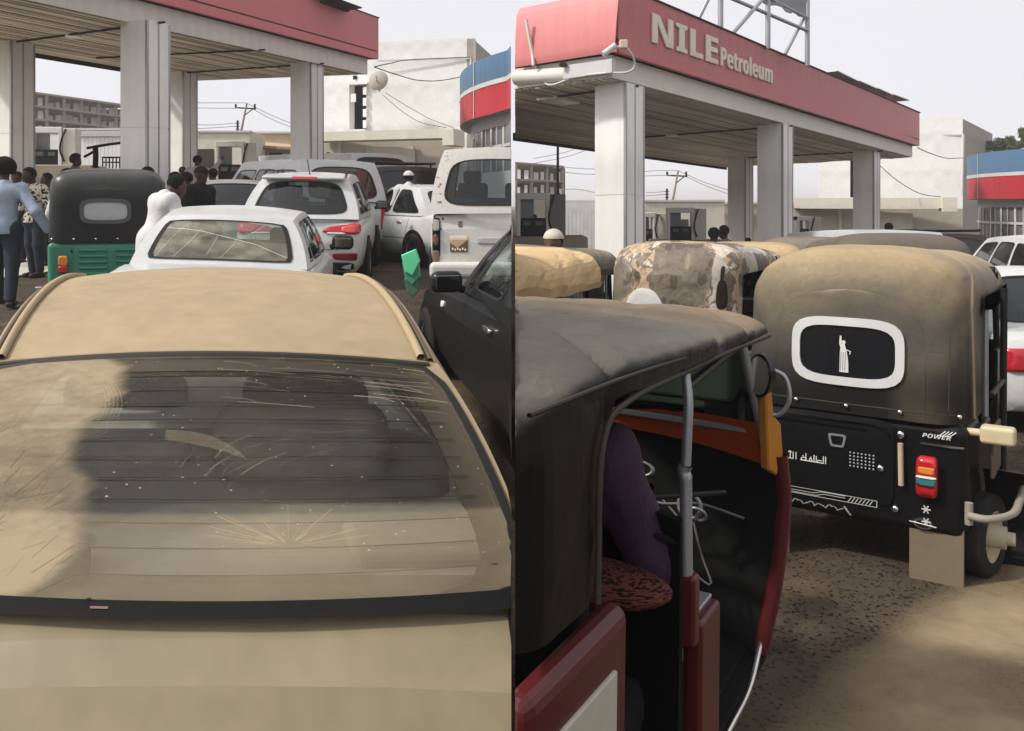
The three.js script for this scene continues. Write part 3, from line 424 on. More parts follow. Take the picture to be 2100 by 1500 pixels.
{ const w = (lab, list) => { const o = thing('overhead_wire', lab, 'wire', V(0, 0, 0)); for (const l of list) part('wire', [tube(l, 0.022, 24, 4)], MB.side, o); };
  w('thin power lines reaching the leaning pole under the left canopy', [[P(395, 211, 58), P(450, 211, 59), P(505, 211, 60)], [P(400, 221, 58), P(450, 222, 59), P(491, 222, 60)], [P(506, 212, 60), P(560, 238, 62), P(610, 258, 64)], [P(515, 222, 60), P(560, 246, 62), P(610, 266, 64)], [P(400, 256, 58), P(440, 256, 59), P(486, 252, 60)], [P(400, 264, 58), P(440, 262, 59), P(486, 259, 60)]]);
  w('thin power lines reaching the leaning pole under the lettered canopy', [[P(1320, 352, 58), P(1350, 350, 59), P(1391, 350, 60)], [P(1322, 361, 58), P(1350, 360, 59), P(1378, 359, 60)], [P(1391, 350, 60), P(1440, 372, 61), P(1500, 392, 62)], [P(1402, 360, 60), P(1450, 382, 61), P(1500, 400, 62)], [P(1325, 395, 59), P(1350, 394, 59), P(1368, 392, 60)], [P(1325, 402, 59), P(1350, 400, 59), P(1368, 398, 60)]]);
  w('bundle of thin power lines left of the first column on the right', [[P(1150, 342, 58), P(1180, 345, 58), P(1225, 347, 58)], [P(1150, 352, 58), P(1180, 356, 58), P(1225, 358, 58)], [P(1150, 390, 58), P(1180, 388, 58), P(1225, 396, 58)], [P(1095, 325, 58), P(1160, 312, 58), P(1225, 288, 58)], [P(1095, 335, 58), P(1160, 322, 58), P(1225, 300, 58)]]);
  for (const [x, y0, y1, lab] of [[487, 270, 247, 'short dark mast beside the leaning pole on the left'], [1368, 412, 387, 'short dark mast beside the leaning pole on the right']]) { const t = thing('antenna_mast', lab, 'mast', V(0, 0, 0)); part('mast', [bar(P(x, y0, 59.5), P(x, y1, 59.5), 0.07)], MB.dark, t); part('rung', [252, 258, 264].map((q, i) => bar(P(x - 4, y1 + 6 + i * 6, 59.5), P(x + 4, y1 + 6 + i * 6, 59.5), 0.03)), MB.dark, t); }
  const t = thing('lamp_post', 'tall thin dark post in front of the unfinished building, right yard', 'post', V(0, 0, 0)); part('post', [bar(P(1144, 400, 38), P(1144, 262, 38), 0.055, 8)], MB.dark, t); part('base', [bar(P(1144, 402, 38), P(1144, 396, 38), 0.1, 8)], MB.dark, t);
}
// ---------- tree beyond the right shop ----------
function tree(label, c, r, n, sd) { const t = thing('tree', label, 'tree', V(0, 0, 0)); seed = sd; part('trunk', [bar(V(c.x, gR(55), c.z), V(c.x, c.y, c.z), 0.25, 8, 0.12), bar(V(c.x, c.y - r.y, c.z), V(c.x + r.x * 0.5, c.y + r.y * 0.3, c.z), 0.1), bar(V(c.x, c.y - r.y, c.z), V(c.x - r.x * 0.5, c.y + r.y * 0.2, c.z), 0.1)], mat([0.10, 0.075, 0.05]), t);
  const cl = []; for (let i = 0; i < 16; i++) { const a = rnd(0, 6.28), e = rnd(-1, 1), q = Math.sqrt(1 - e * e), k = rnd(0.4, 0.95); cl.push([V(c.x + r.x * q * Math.cos(a) * k, c.y + r.y * e * k, c.z + r.x * q * Math.sin(a) * k), rnd(0.3, 0.55)]); }
  const pos = [], col = []; for (let i = 0; i < n; i++) { const [q, k] = cl[i % 16], d = V(rnd(-1, 1), rnd(-1, 1), rnd(-1, 1)).normalize().multiplyScalar(k * r.x * 0.7 * Math.cbrt(rnd())), p = q.clone().add(d), s = rnd(0.1, 0.2), a = V(rnd(-1, 1), rnd(-1, 1), rnd(-1, 1)).normalize().multiplyScalar(s), b = V(rnd(-1, 1), rnd(-1, 1), rnd(-1, 1)).normalize().multiplyScalar(s * 0.6), f = rnd(0.7, 1.3); for (const w of [p.clone().add(a), p.clone().add(b), p.clone().sub(a)]) { pos.push(w.x, w.y, w.z); col.push(0.085 * f, 0.10 * f, 0.035 * f); } }
  const g = new THREE.BufferGeometry(); g.setAttribute('position', new THREE.Float32BufferAttribute(pos, 3)); g.setAttribute('color', new THREE.Float32BufferAttribute(col, 3)); g.computeVertexNormals(); part('crown', [g], mat([1, 1, 1], { vertexColors: true, map: null }), t); }
tree('rounded green tree above the blue band of the right shop', P(2062, 296, 55), V(0.95, 0.75, 1), 2600, 5); tree('green tree cut by the right edge of the photo above the shop', P(2112, 278, 52), V(0.9, 1.0, 1), 2200, 9);
// ---------- fuel pumps ----------
function pump(label, px, d, w, ytop, ybot, opt = {}) {   // a portal: two uprights, head, counter unit, hose
  const g0 = Y(ybot, d), t = thing('fuel_pump', label, 'fuel pump', V((px - CX) / F * d, g0, -d), opt.turn ?? 0); const s = d / F, W = w * s, H = (ybot - ytop) * s, dp = 0.5;
  part('frame', [rbx(0.1, H, dp, 0.02, -W / 2 + 0.05, H / 2, 0), rbx(0.1, H, dp, 0.02, W / 2 - 0.05, H / 2, 0), rbx(W, 0.16, dp + 0.01, 0.02, 0, H - 0.08, 0)], MC.col, t);
  part('side_column', [rbx(opt.col ?? 0.34, H * 0.97, dp * 0.9, 0.02, W / 2 + (opt.col ?? 0.34) / 2 + 0.01, H * 0.485, 0)], opt.grey ? mat([0.25, 0.25, 0.25]) : MC.trim, t);
  part('counter_unit', [rbx(W - 0.21, H * 0.42, dp * 0.9, 0.03, 0, H * 0.21, 0)], M.plastic, t);
  part('panel', [bx(W * 0.45, H * 0.5, 0.03, -W * 0.2, H * 0.67, 0)], mat([0.3, 0.32, 0.35]), t);
  const un = t.children[2]; for (const x of [-0.22, 0.14]) part('display', [rbx(W * 0.22, H * 0.1, 0.02, 0.005, x * W + 0.03, H * 0.3, dp * 0.46)], mat([0.12, 0.13, 0.13], { roughness: 0.2 }), un);
  part('hose', [tube([V(W / 2 + 0.1, H * 0.95, dp * 0.5), V(W / 2 + 0.02, H * 0.7, dp * 0.62), V(W / 2 - 0.03, H * 0.4, dp * 0.6), V(W / 2 + 0.06, H * 0.1, dp * 0.5)], 0.025, 20)], M.plastic, t);
  part('island', [rbx(W + 1.4, 0.6, 1.4, 0.04, 0.2, -0.3, 0)], MB.conc, t); return t;
}
pump('white fuel pump portal between the left edge column and the ribbed fence', 100, 24, 62, 262, 340, { turn: 0.15 });
pump('white fuel pump portal right of the cream wall with a raised hose', 474, 27, 58, 291, 372, { turn: 0.1 });
pump('fuel pump with a grey column at the left of the right yard', 1093, 22, 68, 396, 484, { turn: 0.0, grey: true, col: 0.38 });
pump('fuel pump portal between the first and the rear column of the lettered canopy', 1395, 27, 56, 426, 492, { turn: -0.1 });
pump('narrow fuel pump directly right of the first lettered canopy column', 1330, 30, 26, 436, 494, {});
pump('fuel pump beside the middle column of the lettered canopy', 1646, 33, 30, 444, 488, {});
{ const t = thing('railing', 'low dark metal railing beneath the second left column', 'railing', V(0, 0, 0)); for (let i = 0; i < 7; i++) part('post', [bar(P(210 + i * 7, 345, 26), P(210 + i * 7, 322, 26), 0.02)], MB.dark, t); part('rail', [bar(P(209, 323, 26), P(254, 323, 26), 0.025), bar(P(209, 333, 26), P(254, 333, 26), 0.02)], MB.dark, t); 
  const h = thing('fuel_hose', 'black overhead hose arm reaching from the column to the afro-haired person', 'hose', V(0, 0, 0)); part('arm', [tube([P(250, 293, 20.5), P(225, 296, 20.5), P(200, 300, 20.4), P(178, 304, 20.2)], 0.035, 16)], MB.dark, h); part('bracket', [tube([P(195, 300, 20.4), P(196, 318, 20.4), P(195, 345, 20.4)], 0.06, 10), tube([P(172, 322, 20.3), P(185, 315, 20.4), P(196, 308, 20.4)], 0.03, 8)], MB.dark, h); }
// ---------- vehicle building ----------
function catmull(st, n) {   // stations [z, w, top, bot] -> n+1 smooth stations
  const ks = st.map(s => s[0]), out = []; const z0 = ks[0], z1 = ks[ks.length - 1];
  for (let i = 0; i <= n; i++) { const z = lerp(z0, z1, i / n); let k = 0; while (k < st.length - 2 && (z1 > z0 ? ks[k + 1] < z : ks[k + 1] > z)) k++; const t = (z - ks[k]) / (ks[k + 1] - ks[k]), s = t * t * (3 - 2 * t) * 0.5 + t * 0.5; out.push([z, lerp(st[k][1], st[k + 1][1], s), lerp(st[k][2], st[k + 1][2], s), lerp(st[k][3], st[k + 1][3], s)]); } return out;
}
function resample(st) {   // keep every station, add smooth ones between
  const out = []; for (let k = 0; k < st.length - 1; k++) { const a = st[k], b = st[k + 1], p = st[Math.max(0, k - 1)], q = st[Math.min(st.length - 1, k + 2)], n = Math.max(1, Math.ceil(Math.abs(b[0] - a[0]) / 0.13)); for (let i = 0; i < n; i++) { const t = i / n, h = b[0] - a[0]; out.push(a.map((v, j) => { if (j === 0) return lerp(a[0], b[0], t); const sl = (b[j] - a[j]) / h, m0 = k ? (sl * (a[j] - p[j]) > 0 ? 2 / (1 / sl + (a[0] - p[0]) / (a[j] - p[j])) : 0) : sl, s2 = (q[j] - b[j]) / ((q[0] - b[0]) || 1), m1 = k < st.length - 2 ? (sl * s2 > 0 ? 2 / (1 / sl + 1 / s2) : 0) : sl; const t2 = t * t, t3 = t2 * t; return (2 * t3 - 3 * t2 + 1) * a[j] + (t3 - 2 * t2 + t) * h * m0 + (-2 * t3 + 3 * t2) * b[j] + (t3 - t2) * h * m1; })); } }
  out.push(st[st.length - 1].slice()); return out;
}
const SEC = [[0.0, 0.0], [0.86, 0.0], [0.945, 0.12], [0.985, 0.33], [1.0, 0.52], [0.995, 0.7], [0.975, 0.88], [0.955, 0.95], [0.91, 0.992], [0.8, 1.005], [0.45, 1.02], [0.0, 1.025]];
function loftBody(st, n = 30) {
  const S = resample(st), m = SEC.length, full = 2 * m - 2, pos = [], idx = [];
  for (const [z, w, t, b] of S) for (let k = 0; k < full; k++) { const q = k < m ? SEC[k] : SEC[full - k], s = k < m ? 1 : -1; pos.push(s * q[0] * w, b + q[1] * (t - b), z); }
  const R = S.length; for (let r = 0; r < R - 1; r++) for (let k = 0; k < full; k++) { const a = r * full + k, b = r * full + (k + 1) % full, c = a + full, d = b + full; idx.push(a, c, b, b, c, d); }
  for (const r of [0, R - 1]) { const [z, w, t, b] = S[r], c = pos.length / 3, bul = r === 0 ? 0.03 : -0.05; pos.push(0, (t + b) / 2, z + bul); for (let k = 0; k < full; k++) { const a = r * full + k, e = r * full + (k + 1) % full; r === 0 ? idx.push(c, a, e) : idx.push(c, e, a); } }
  const g = new THREE.BufferGeometry(); g.setAttribute('position', new THREE.Float32BufferAttribute(pos, 3)); g.setIndex(idx); return uvBox(toCreasedNormals(g, 0.7));
}
const gWheel = {};
function wheel(parent, x, y, z, r, w, rimM = M.rim, name = 'wheel') {
  const k = r + '_' + w; if (!gWheel[k]) { const pts = [[r * 0.62, -w / 2], [r * 0.9, -w / 2], [r * 0.98, -w * 0.4], [r, -w * 0.2], [r, w * 0.2], [r * 0.98, w * 0.4], [r * 0.9, w / 2], [r * 0.62, w / 2]].map(a => new THREE.Vector2(a[0], a[1])); const ty = new THREE.LatheGeometry(pts, 28).rotateZ(Math.PI / 2); const rp = [[0, w * 0.32], [r * 0.14, w * 0.34], [r * 0.18, w * 0.2], [r * 0.5, w * 0.18], [r * 0.6, w * 0.42], [r * 0.66, w * 0.45], [r * 0.66, -w * 0.45]].map(a => new THREE.Vector2(a[0], a[1])); const ri = merge([new THREE.LatheGeometry(rp, 24).rotateZ(-Math.PI / 2), ...[0, 1, 2, 3, 4].map(i => bx(w * 0.06, r * 0.12, r * 0.12, w * 0.2, Math.cos(i * 1.257) * r * 0.33, Math.sin(i * 1.257) * r * 0.33))]); gWheel[k] = [ty, ri]; }
  const ty = part(name, [gWheel[k][0].clone()], M.rubber, parent); const ri = part('rim', [gWheel[k][1].clone()], rimM, ty); ty.position.set(x, y, z); if (x < 0) ty.rotation.y = Math.PI; return ty;
}
function seatAt(parent, x, y, z, m, w = 0.46, h = 0.62, head = true) { const s = part('seat', [rbx(w, h, 0.16, 0.06, x, y, z, 0, -0.18)], m, parent); if (head) part('headrest', [rbx(0.27, 0.19, 0.1, 0.05, x, y + h / 2 + 0.09, z + 0.06, 0, -0.15), bar(V(x - 0.06, y + h / 2 - 0.04, z + 0.05), V(x - 0.06, y + h / 2 + 0.06, z + 0.05), 0.008), bar(V(x + 0.06, y + h / 2 - 0.04, z + 0.05), V(x + 0.06, y + h / 2 + 0.06, z + 0.05), 0.008)], m, s); return s; }
// car: +z is the rear, origin on the ground under the rear bumper
function car(o) {
  const t = thing(o.name, o.label, o.category, V(0, 0, 0), 0, o.group), body = o.paint;
  const bg = loftBody(o.st, o.n ?? 34); const bm = part('body', [bg], body, t);
  const c = o.gh;   // greenhouse: zT rear base, zRR roof rear, zRF roof front, zWS screen base, wB, wR, hB, hBf, hR, hRf
  const RL = V(-c.wB, c.hB, c.zT), RR = V(c.wB, c.hB, c.zT), FL = V(-c.wBf ?? -c.wB, c.hBf, c.zWS), FR = V(c.wBf ?? c.wB, c.hBf, c.zWS); FL.x = -FR.x;
  const rl = V(-c.wR, c.hR, c.zRR), rr = V(c.wR, c.hR, c.zRR), fl = V(-c.wR, c.hRf, c.zRF), fr = V(c.wR, c.hRf, c.zRF);
  const eRB = bz(RL, RR, V(0, c.crB ?? 0.01, c.bulB ?? 0.07)), eRT = bz(rl, rr, V(0, 0.035, c.bulT ?? 0.05)), eFT = bz(fl, fr, V(0, 0.035, -0.07)), eFB = bz(FL, FR, V(0, 0.01, -0.16));
  const sb = c.sideB ?? 0.03, eL = bz(RL, rl, V(-sb * 0.7, c.cp ?? 0.02, 0)), eR = bz(RR, rr, V(sb * 0.7, c.cp ?? 0.02, 0)), eFL = bz(FL, fl, V(-0.01, 0.03, 0)), eFR = bz(FR, fr, V(0.01, 0.03, 0));
  const eTL = bz(rl, fl, V(-0.012, c.arch ?? 0.03, 0)), eTR = bz(rr, fr, V(0.012, c.arch ?? 0.03, 0)), eBL = bz(RL, FL, V(-0.03, 0, 0)), eBR = bz(RR, FR, V(0.03, 0, 0));
  const rear = coons(eRB, eRT, eL, eR), front = coons(t => eFB(1 - t), t => eFT(1 - t), eFR, eFL), right = coons(eBR, eTR, eR, eFR), left = coons(t => eBL(1 - t), t => eTL(1 - t), eFL, eL), roof = coons(eRT, eFT, t => eTL(t), t => eTR(t));
  const sh = []; sh.push(metres(grid(roof, 14, 12, 0, false)));
  const rW = outl(c.rear ?? rq(0.08, 0.1, 0.92, 0.9), c.rp ?? 9), gl = o.glass ?? M.glassDark;
  sh.push(annulus(rear, outl(rq(0, 0, 1, 1), 40), rW, 4, 0, -0.004));
  const seals = [annulus(rear, mixo(rW, rW.map(() => mid(rW)), -0.015), mixo(rW, rW.map(() => mid(rW)), c.seal ?? 0.045), 3, 0.004, 0.001)];
  const rp = part('rear_window', [pane(rear, mixo(rW, rW.map(() => mid(rW)), 0.01), 6, -0.006)], o.rearGlass ?? gl, t);
  const fW = outl(rq(0.06, 0.07, 0.94, 0.93), 9); sh.push(annulus(front, outl(rq(0, 0, 1, 1), 40), fW, 4, 0, -0.004)); seals.push(annulus(front, fW, mixo(fW, fW.map(() => mid(fW)), 0.05), 2, 0.003, 0));
  part('windscreen', [pane(front, fW, 5, -0.006)], o.frontGlass ?? gl, t);
  const sides = c.sides ?? [[0.07, 0.49], [0.53, 0.93]];   // u from rear to front along the right side
  for (const [S, mir] of [[right, 0], [left, 1]]) { const us = [0]; sides.forEach((s, i) => us.push(i < sides.length - 1 ? (s[1] + sides[i + 1][0]) / 2 : 1));
    sides.forEach((s, i) => { const f = u => mir ? 1 - u : u, A = f(us[i]), B = f(us[i + 1]), [a, b] = [f(s[0]), f(s[1])]; const lo = c.sv?.[0] ?? 0.09, hi = c.sv?.[1] ?? 0.86; const lean = s[2] ?? 0, lean2 = s[3] ?? 0; const q0 = mir ? [[b, lo], [a, lo], [a + lean * -1, hi], [b - lean2, hi]] : [[a, lo], [b, lo], [b + lean2, hi], [a + lean, hi]]; const O = outl(mir ? rq(B, 0, A, 1) : rq(A, 0, B, 1), 40), W = outl(q0, c.spw ?? 11); sh.push(annulus(S, O, W, 3, 0, -0.003)); seals.push(annulus(S, mixo(W, W.map(() => mid(W)), -0.02), mixo(W, W.map(() => mid(W)), 0.05), 2, 0.004, 0)); part('side_window', [pane(S, W, 4, -0.005)], o.sideGlass ?? gl, t); }); }
  const cab = part('cabin_frame', [sh], o.roofPaint ?? body, t); part('window_seal', seals, M.seal, cab);
  // inside
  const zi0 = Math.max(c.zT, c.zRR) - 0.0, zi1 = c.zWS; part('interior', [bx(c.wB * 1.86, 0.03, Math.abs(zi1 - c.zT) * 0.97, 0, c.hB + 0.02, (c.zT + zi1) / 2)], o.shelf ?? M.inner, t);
  const sm = o.seatMat ?? M.seat;
  if (o.seats !== false) { seatAt(t, -0.36, Math.min(c.hB + 0.05, c.hR - 0.62), lerp(c.zT, c.zWS, 0.62), sm); seatAt(t, 0.36, Math.min(c.hB + 0.05, c.hR - 0.62), lerp(c.zT, c.zWS, 0.62), sm); part('rear_bench', [rbx(c.wB * 1.6, 0.4, 0.2, 0.08, 0, c.hB - 0.02, c.zT - (o.bench ?? 0.75), 0, -0.2)], sm, t); }
  part('dashboard', [rbx(c.wB * 1.7, 0.16, 0.3, 0.05, 0, c.hBf + 0.02, c.zWS + 0.3)], M.inner, t);
  // wheels and arches
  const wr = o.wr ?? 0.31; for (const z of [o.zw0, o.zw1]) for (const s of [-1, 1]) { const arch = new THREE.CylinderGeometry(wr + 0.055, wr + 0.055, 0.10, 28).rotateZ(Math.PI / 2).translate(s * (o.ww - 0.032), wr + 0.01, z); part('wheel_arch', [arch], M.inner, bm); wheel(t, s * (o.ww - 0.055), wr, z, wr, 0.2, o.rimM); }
  const W = wrapper(bg, 'z+'); o.W = W; o.Wx = wrapper(bg, 'x+'); o.Wl = wrapper(bg, 'x-'); o.surf = { rear, right, left, roof, front }; o.bodyG = bg; o.bm = bm; o.cab = cab; return t;
}
function setCar(t, px, d, yaw, g, roll = 0, dy = 0) { t.rotation.order = 'YXZ'; const x = (px - CX) / F * d; t.position.set(x, g(d) + dy, -d); t.rotation.y = yaw; t.rotation.x = (g === gL ? 1 : -1) * 0.036 * Math.cos(yaw); t.rotation.z = roll; t.updateMatrixWorld(true); return t; }
function bakeShear(t, k) { const m = new THREE.Matrix4().set(1, 0, k, 0, 0, 1, 0, 0, 0, 0, 1, 0, 0, 0, 0, 1); t.traverse(o => { if (o.isMesh) { const L = new THREE.Matrix4().makeTranslation(...o.position.toArray()); o.geometry = o.geometry.clone(); if (o.position.lengthSq() > 0) { o.position.x += k * o.position.z; } else o.geometry.applyMatrix4(m); } }); return t; }
const poly = a => a; // outlines are plain lists of [a, b]
const rrect = (x0, y0, x1, y1, p = 8, n = 32) => outl([[x0, y0], [x1, y0], [x1, y1], [x0, y1]], p, n);
const quad = (q, p = 8, n = 32) => outl(q, p, n);
function mirror(t, s, x, y, z, m = M.plastic, name = 'wing_mirror') { const o = part(name, [rbx(0.23, 0.155, 0.12, 0.058, x + s * 0.13, y + 0.06, z), bar(V(x, y, z), V(x + s * 0.08, y + 0.03, z), 0.03)], m, t); part('mirror_glass', [rbx(0.17, 0.10, 0.012, 0.005, x + s * 0.13, y + 0.06, z + 0.057)], mat([0.25, 0.26, 0.27], { metalness: 1, roughness: 0.1 }), o); return o; }
const sedanSt = (w = 0.83, hb = 0.93, tr = 0.95) => [[0.0, w * 0.86, tr - 0.14, 0.32], [-0.05, w * 0.93, tr - 0.06, 0.26], [-0.16, w * 0.965, tr - 0.005, 0.22], [-0.5, w * 0.985, tr + 0.01, 0.2], [-0.85, w, hb + 0.01, 0.2], [-2.1, w, hb, 0.2], [-2.9, w * 0.99, hb - 0.02, 0.2], [-3.5, w * 0.97, hb - 0.1, 0.22], [-4.0, w * 0.93, hb - 0.2, 0.22], [-4.25, w * 0.84, hb - 0.3, 0.26], [-4.32, w * 0.72, hb - 0.42, 0.34]];

// ---------- the sand-coloured car in front, left ----------
{
  const dirt = canvasTex(1024, 1024, (x, w, h) => {   // dust on the pane with wiper-like swipes
    seed = 91; x.clearRect(0, 0, w, h); const im = x.createImageData(w, h);
    for (let j = 0; j < h; j++) for (let i = 0; i < w; i++) { const u = i / w, v = j / h; const e = 0.315 - 0.07 * sst(0.22, 0.48, v) + 0.05 * sst(0.5, 0.62, v) - 0.10 * sst(0.8, 1, v) + 0.035 * (fbm(v * 22 + u * 9, 3.3 + u * 8, 1e6, 4) - 0.5) - 0.04 * sst(0.12, 0, v); const left = sst(e + 0.03, e - 0.02, u) * (0.18 + 0.75 * fbm(u * 7, v * 7, 1e6, 6) + 0.22 * (fbm(u * 60 + v * 20, v * 60, 1e6, 3) - 0.4)); const low = (sst(0.69, 0.715, v) * 0.30 + sst(0.8, 1, v) * 0.08) * (0.75 + 0.5 * fbm(u * 9, v * 9, 1e6, 4)); const top = sst(0.10, 0.0, v + 0.05 * fbm(u * 14, v * 30, 1e6, 3)) * 0.55 * fbm(u * 20, v * 9, 1e6, 3) * 1.6; const gen = 0.0 + 0.09 * fbm(u * 3 + 5, v * 3, 1e6, 5) * sst(0.5, 0.1, Math.hypot(u - 0.45, (v - 0.2) * 0.8)) + 0.04 * fbm(u * 30, v * 30, 1e6, 2); const sp = 0.16 * Math.exp(-Math.pow((Math.hypot((u - 0.62) * 1.1, (v - 0.80))) * 7, 2)); const right = sst(0.88, 1.0, u) * 0.2; const a = clamp(left + low + top + gen + sp + right, 0, 0.9); const o = (j * w + i) * 4; im.data[o] = 160; im.data[o + 1] = 143; im.data[o + 2] = 116; im.data[o + 3] = a * 255; }
    x.putImageData(im, 0, 0); x.lineCap = 'round';
    for (let i = 0; i < 22; i++) { x.strokeStyle = `rgba(190,172,142,${rnd(0.1, 0.35)})`; x.lineWidth = rnd(0.6, 1.5); const cx = rnd(0.66, 0.8) * w, cy = rnd(0.55, 0.75) * h, r = rnd(0.12, 0.32) * h, a = rnd(3.2, 4.6); x.beginPath(); x.arc(cx, cy, r, a, a + rnd(0.2, 0.9)); x.stroke(); }
    for (let i = 0; i < 30; i++) { x.strokeStyle = `rgba(190,165,120,${rnd(0.1, 0.4)})`; x.lineWidth = rnd(1, 3); const a = rnd(3.3, 6.1), r0 = rnd(10, 40), r1 = rnd(50, 190), cx = 0.62 * w, cy = 0.8 * h; x.beginPath(); x.moveTo(cx + Math.cos(a) * r0, cy + Math.sin(a) * r0 * 0.8); x.lineTo(cx + Math.cos(a) * r1, cy + Math.sin(a) * r1 * 0.7); x.stroke(); }
    for (let i = 0; i < 60; i++) { x.strokeStyle = `rgba(70,58,42,${rnd(0.1, 0.35)})`; x.lineWidth = rnd(1, 4); const x0 = rnd(0.02, 0.3) * w, y0 = rnd(0.35, 0.9) * h; x.beginPath(); x.moveTo(x0, y0); x.lineTo(x0 - rnd(10, 60), y0 + rnd(20, 90)); x.stroke(); }
    for (let i = 0; i < 24; i++) { x.strokeStyle = `rgba(205,185,150,${rnd(0.15, 0.45)})`; x.lineWidth = rnd(1, 3); const x0 = rnd(0.5, 0.92) * w, y0 = rnd(0.06, 0.3) * h; x.beginPath(); x.moveTo(x0, y0); x.quadraticCurveTo(x0 + 60, y0 + rnd(0, 10), x0 + rnd(60, 160), y0 + rnd(6, 34)); x.stroke(); }
    for (let i = 0; i < 5; i++) { x.strokeStyle = 'rgba(175,155,125,0.3)'; x.lineWidth = 1.3; x.beginPath(); x.ellipse(0.10 * w, 0.3 * h, (0.2 + i * 0.008) * w, 0.26 * h, 0, -1.4, 0.55); x.stroke(); }
    x.fillStyle = 'rgba(150,135,112,0.2)'; x.beginPath(); x.moveTo(0.42 * w, 0.40 * h); x.quadraticCurveTo(0.52 * w, 0.40 * h, 0.565 * w, 0.52 * h); x.quadraticCurveTo(0.52 * w, 0.47 * h, 0.42 * w, 0.44 * h); x.fill();
    for (let i = 0; i < 160; i++) { x.fillStyle = `rgba(200,185,155,${rnd(0.2, 0.6)})`; x.beginPath(); x.arc(rnd(0.3, 1) * w, rnd(0, 0.85) * h, rnd(0.8, 2.6), 0, 7); x.fill(); }
  });
  dirt.flipY = true;
  const o = { name: 'parked_car', label: 'sand-coated sedan in the foreground with a dusty smeared rear window', category: 'car', paint: M.olive, roofPaint: M.tan, group: undefined,
    st: [[-0.12, 0.63, 0.60, 0.3], [-0.16, 0.65, 0.70, 0.28], [-0.205, 0.66, 0.78, 0.26], [-0.26, 0.664, 0.85, 0.24], [-0.315, 0.667, 0.90, 0.22], [-0.37, 0.668, 0.922, 0.2], [-0.62, 0.68, 0.925, 0.2], [-1.2, 0.70, 0.925, 0.2], [-2.2, 0.72, 0.9, 0.2], [-2.9, 0.7, 0.82, 0.22], [-3.3, 0.62, 0.7, 0.3]],
    gh: { zT: -0.44, zRR: -0.83, zRF: -2.05, zWS: -2.55, wB: 0.63, wBf: 0.66, wR: 0.52, hB: 0.92, hBf: 0.88, hR: 1.287, hRf: 1.33, bulB: 0.072, bulT: 0.03, crB: -0.004, rear: [[0.015, 0.02], [0.985, 0.02], [0.975, 0.965], [0.025, 0.965]], rp: 16, seal: 0.03, arch: 0.06, sideB: 0.02, cp: 0.03, sides: [[0.16, 0.5], [0.54, 0.93]] },
    glass: M.glass, rearGlass: new THREE.MeshPhysicalMaterial({ color: new THREE.Color(0.62, 0.66, 0.68), roughness: 0.05, specularIntensity: 0.55, transmission: 1, thickness: 0, side: THREE.DoubleSide }), zw0: -0.75, zw1: -2.75, ww: 0.70, seats: false, shelf: mat([0.45, 0.41, 0.34], { map: T.dust, roughness: 0.95 }) };
  const t = car(o), S = o.surf;
  // dust layer just above the pane
  const Wp = outl([[0.02, 0.03], [0.98, 0.03], [0.97, 0.955], [0.03, 0.955]], 16, 64), c = mid(Wp), L = [], uv = []; for (let i = 0; i <= 10; i++) { const q = mixo(Wp, Wp.map(() => c), Math.min(0.998, i / 10)); L.push(onS(S.rear, q, 0.002)); q.forEach(p => uv.push(p[0], p[1])); }
  const dg = rings(L, 64); dg.setAttribute('uv', new THREE.Float32BufferAttribute(uv, 2));
  const rw = t.children.find(q => q.name === 'rear_window'); part('dust_film', [dg], new THREE.MeshStandardMaterial({ map: dirt, transparent: true, roughness: 1, side: THREE.DoubleSide }), rw);
  // heating wires
  for (let i = 0; i < 11; i++) { const v = 0.12 + i * 0.075, p = []; for (let k = 0; k <= 16; k++) { const u = lerp(0.06, 0.94, k / 16), q = S.rear(u, v); p.push(q.addScaledVector(nrm(S.rear, u, v), 0.0005)); } part('heating_wire', [tube(p, 0.0011, 30, 4)], M.seal, rw); }
  part('pane_border', [annulus(S.rear, outl([[0.03, 0.035], [0.97, 0.035], [0.962, 0.95], [0.038, 0.95]], 16), outl([[0.075, 0.045], [0.925, 0.045], [0.90, 0.885], [0.10, 0.885]], 9), 3, -0.003, -0.003)], mat([0.035, 0.028, 0.022], { roughness: 0.5 }), rw);
  // black trim strip at the foot of the pane, roof gutters, roof edge lip
  { const g = coons(bz(V(-0.655, 0.937, -0.385), V(0.655, 0.937, -0.385), V(0, 0.006, 0.065)), bz(V(-0.635, 0.945, -0.44), V(0.635, 0.945, -0.44), V(0, 0.004, 0.07)), bz(V(-0.655, 0.937, -0.385), V(-0.635, 0.945, -0.44)), bz(V(0.655, 0.937, -0.385), V(0.635, 0.945, -0.44))); part('lower_trim_strip', [metres(grid(g, 24, 3, 0.006))], mat([0.004, 0.004, 0.004], { roughness: 0.75 }), t); part('paint_chip', [metres(grid(g, 6, 3, 0.008, false, [0.335, 0.42, 0.36, 0.56]))], mat([0.22, 0.15, 0.11]), o.cab); part('crack_mark', [metres(grid(g, 3, 2, 0.009, false, [0.325, 0.9, 0.332, 1.0]))], M.seal, o.cab); }
  for (const s of [0.035, 0.965]) { const p = [], q = []; for (let k = 0; k <= 20; k++) { const r = S.roof(s, k / 20); p.push(r.clone().add(V(0, 0.006, 0))); q.push(r.clone().add(V(Math.sign(s - 0.5) * 0.02, -0.001, 0))); } part('roof_gutter', [tube(p, 0.011, 40, 6)], M.tan, o.cab); part('gutter_shadow_strip', [tube(q, 0.008, 40, 6)], mat([0.12, 0.09, 0.06]), o.cab); }
  { const p = []; for (let k = 0; k <= 20; k++) { const r = S.roof(lerp(0.02, 0.98, k / 20), 0); p.push(r.clone().add(V(0, -0.008, 0.006))); } part('roof_lip', [tube(p, 0.007, 40, 6)], mat([0.05, 0.04, 0.03]), o.cab); }
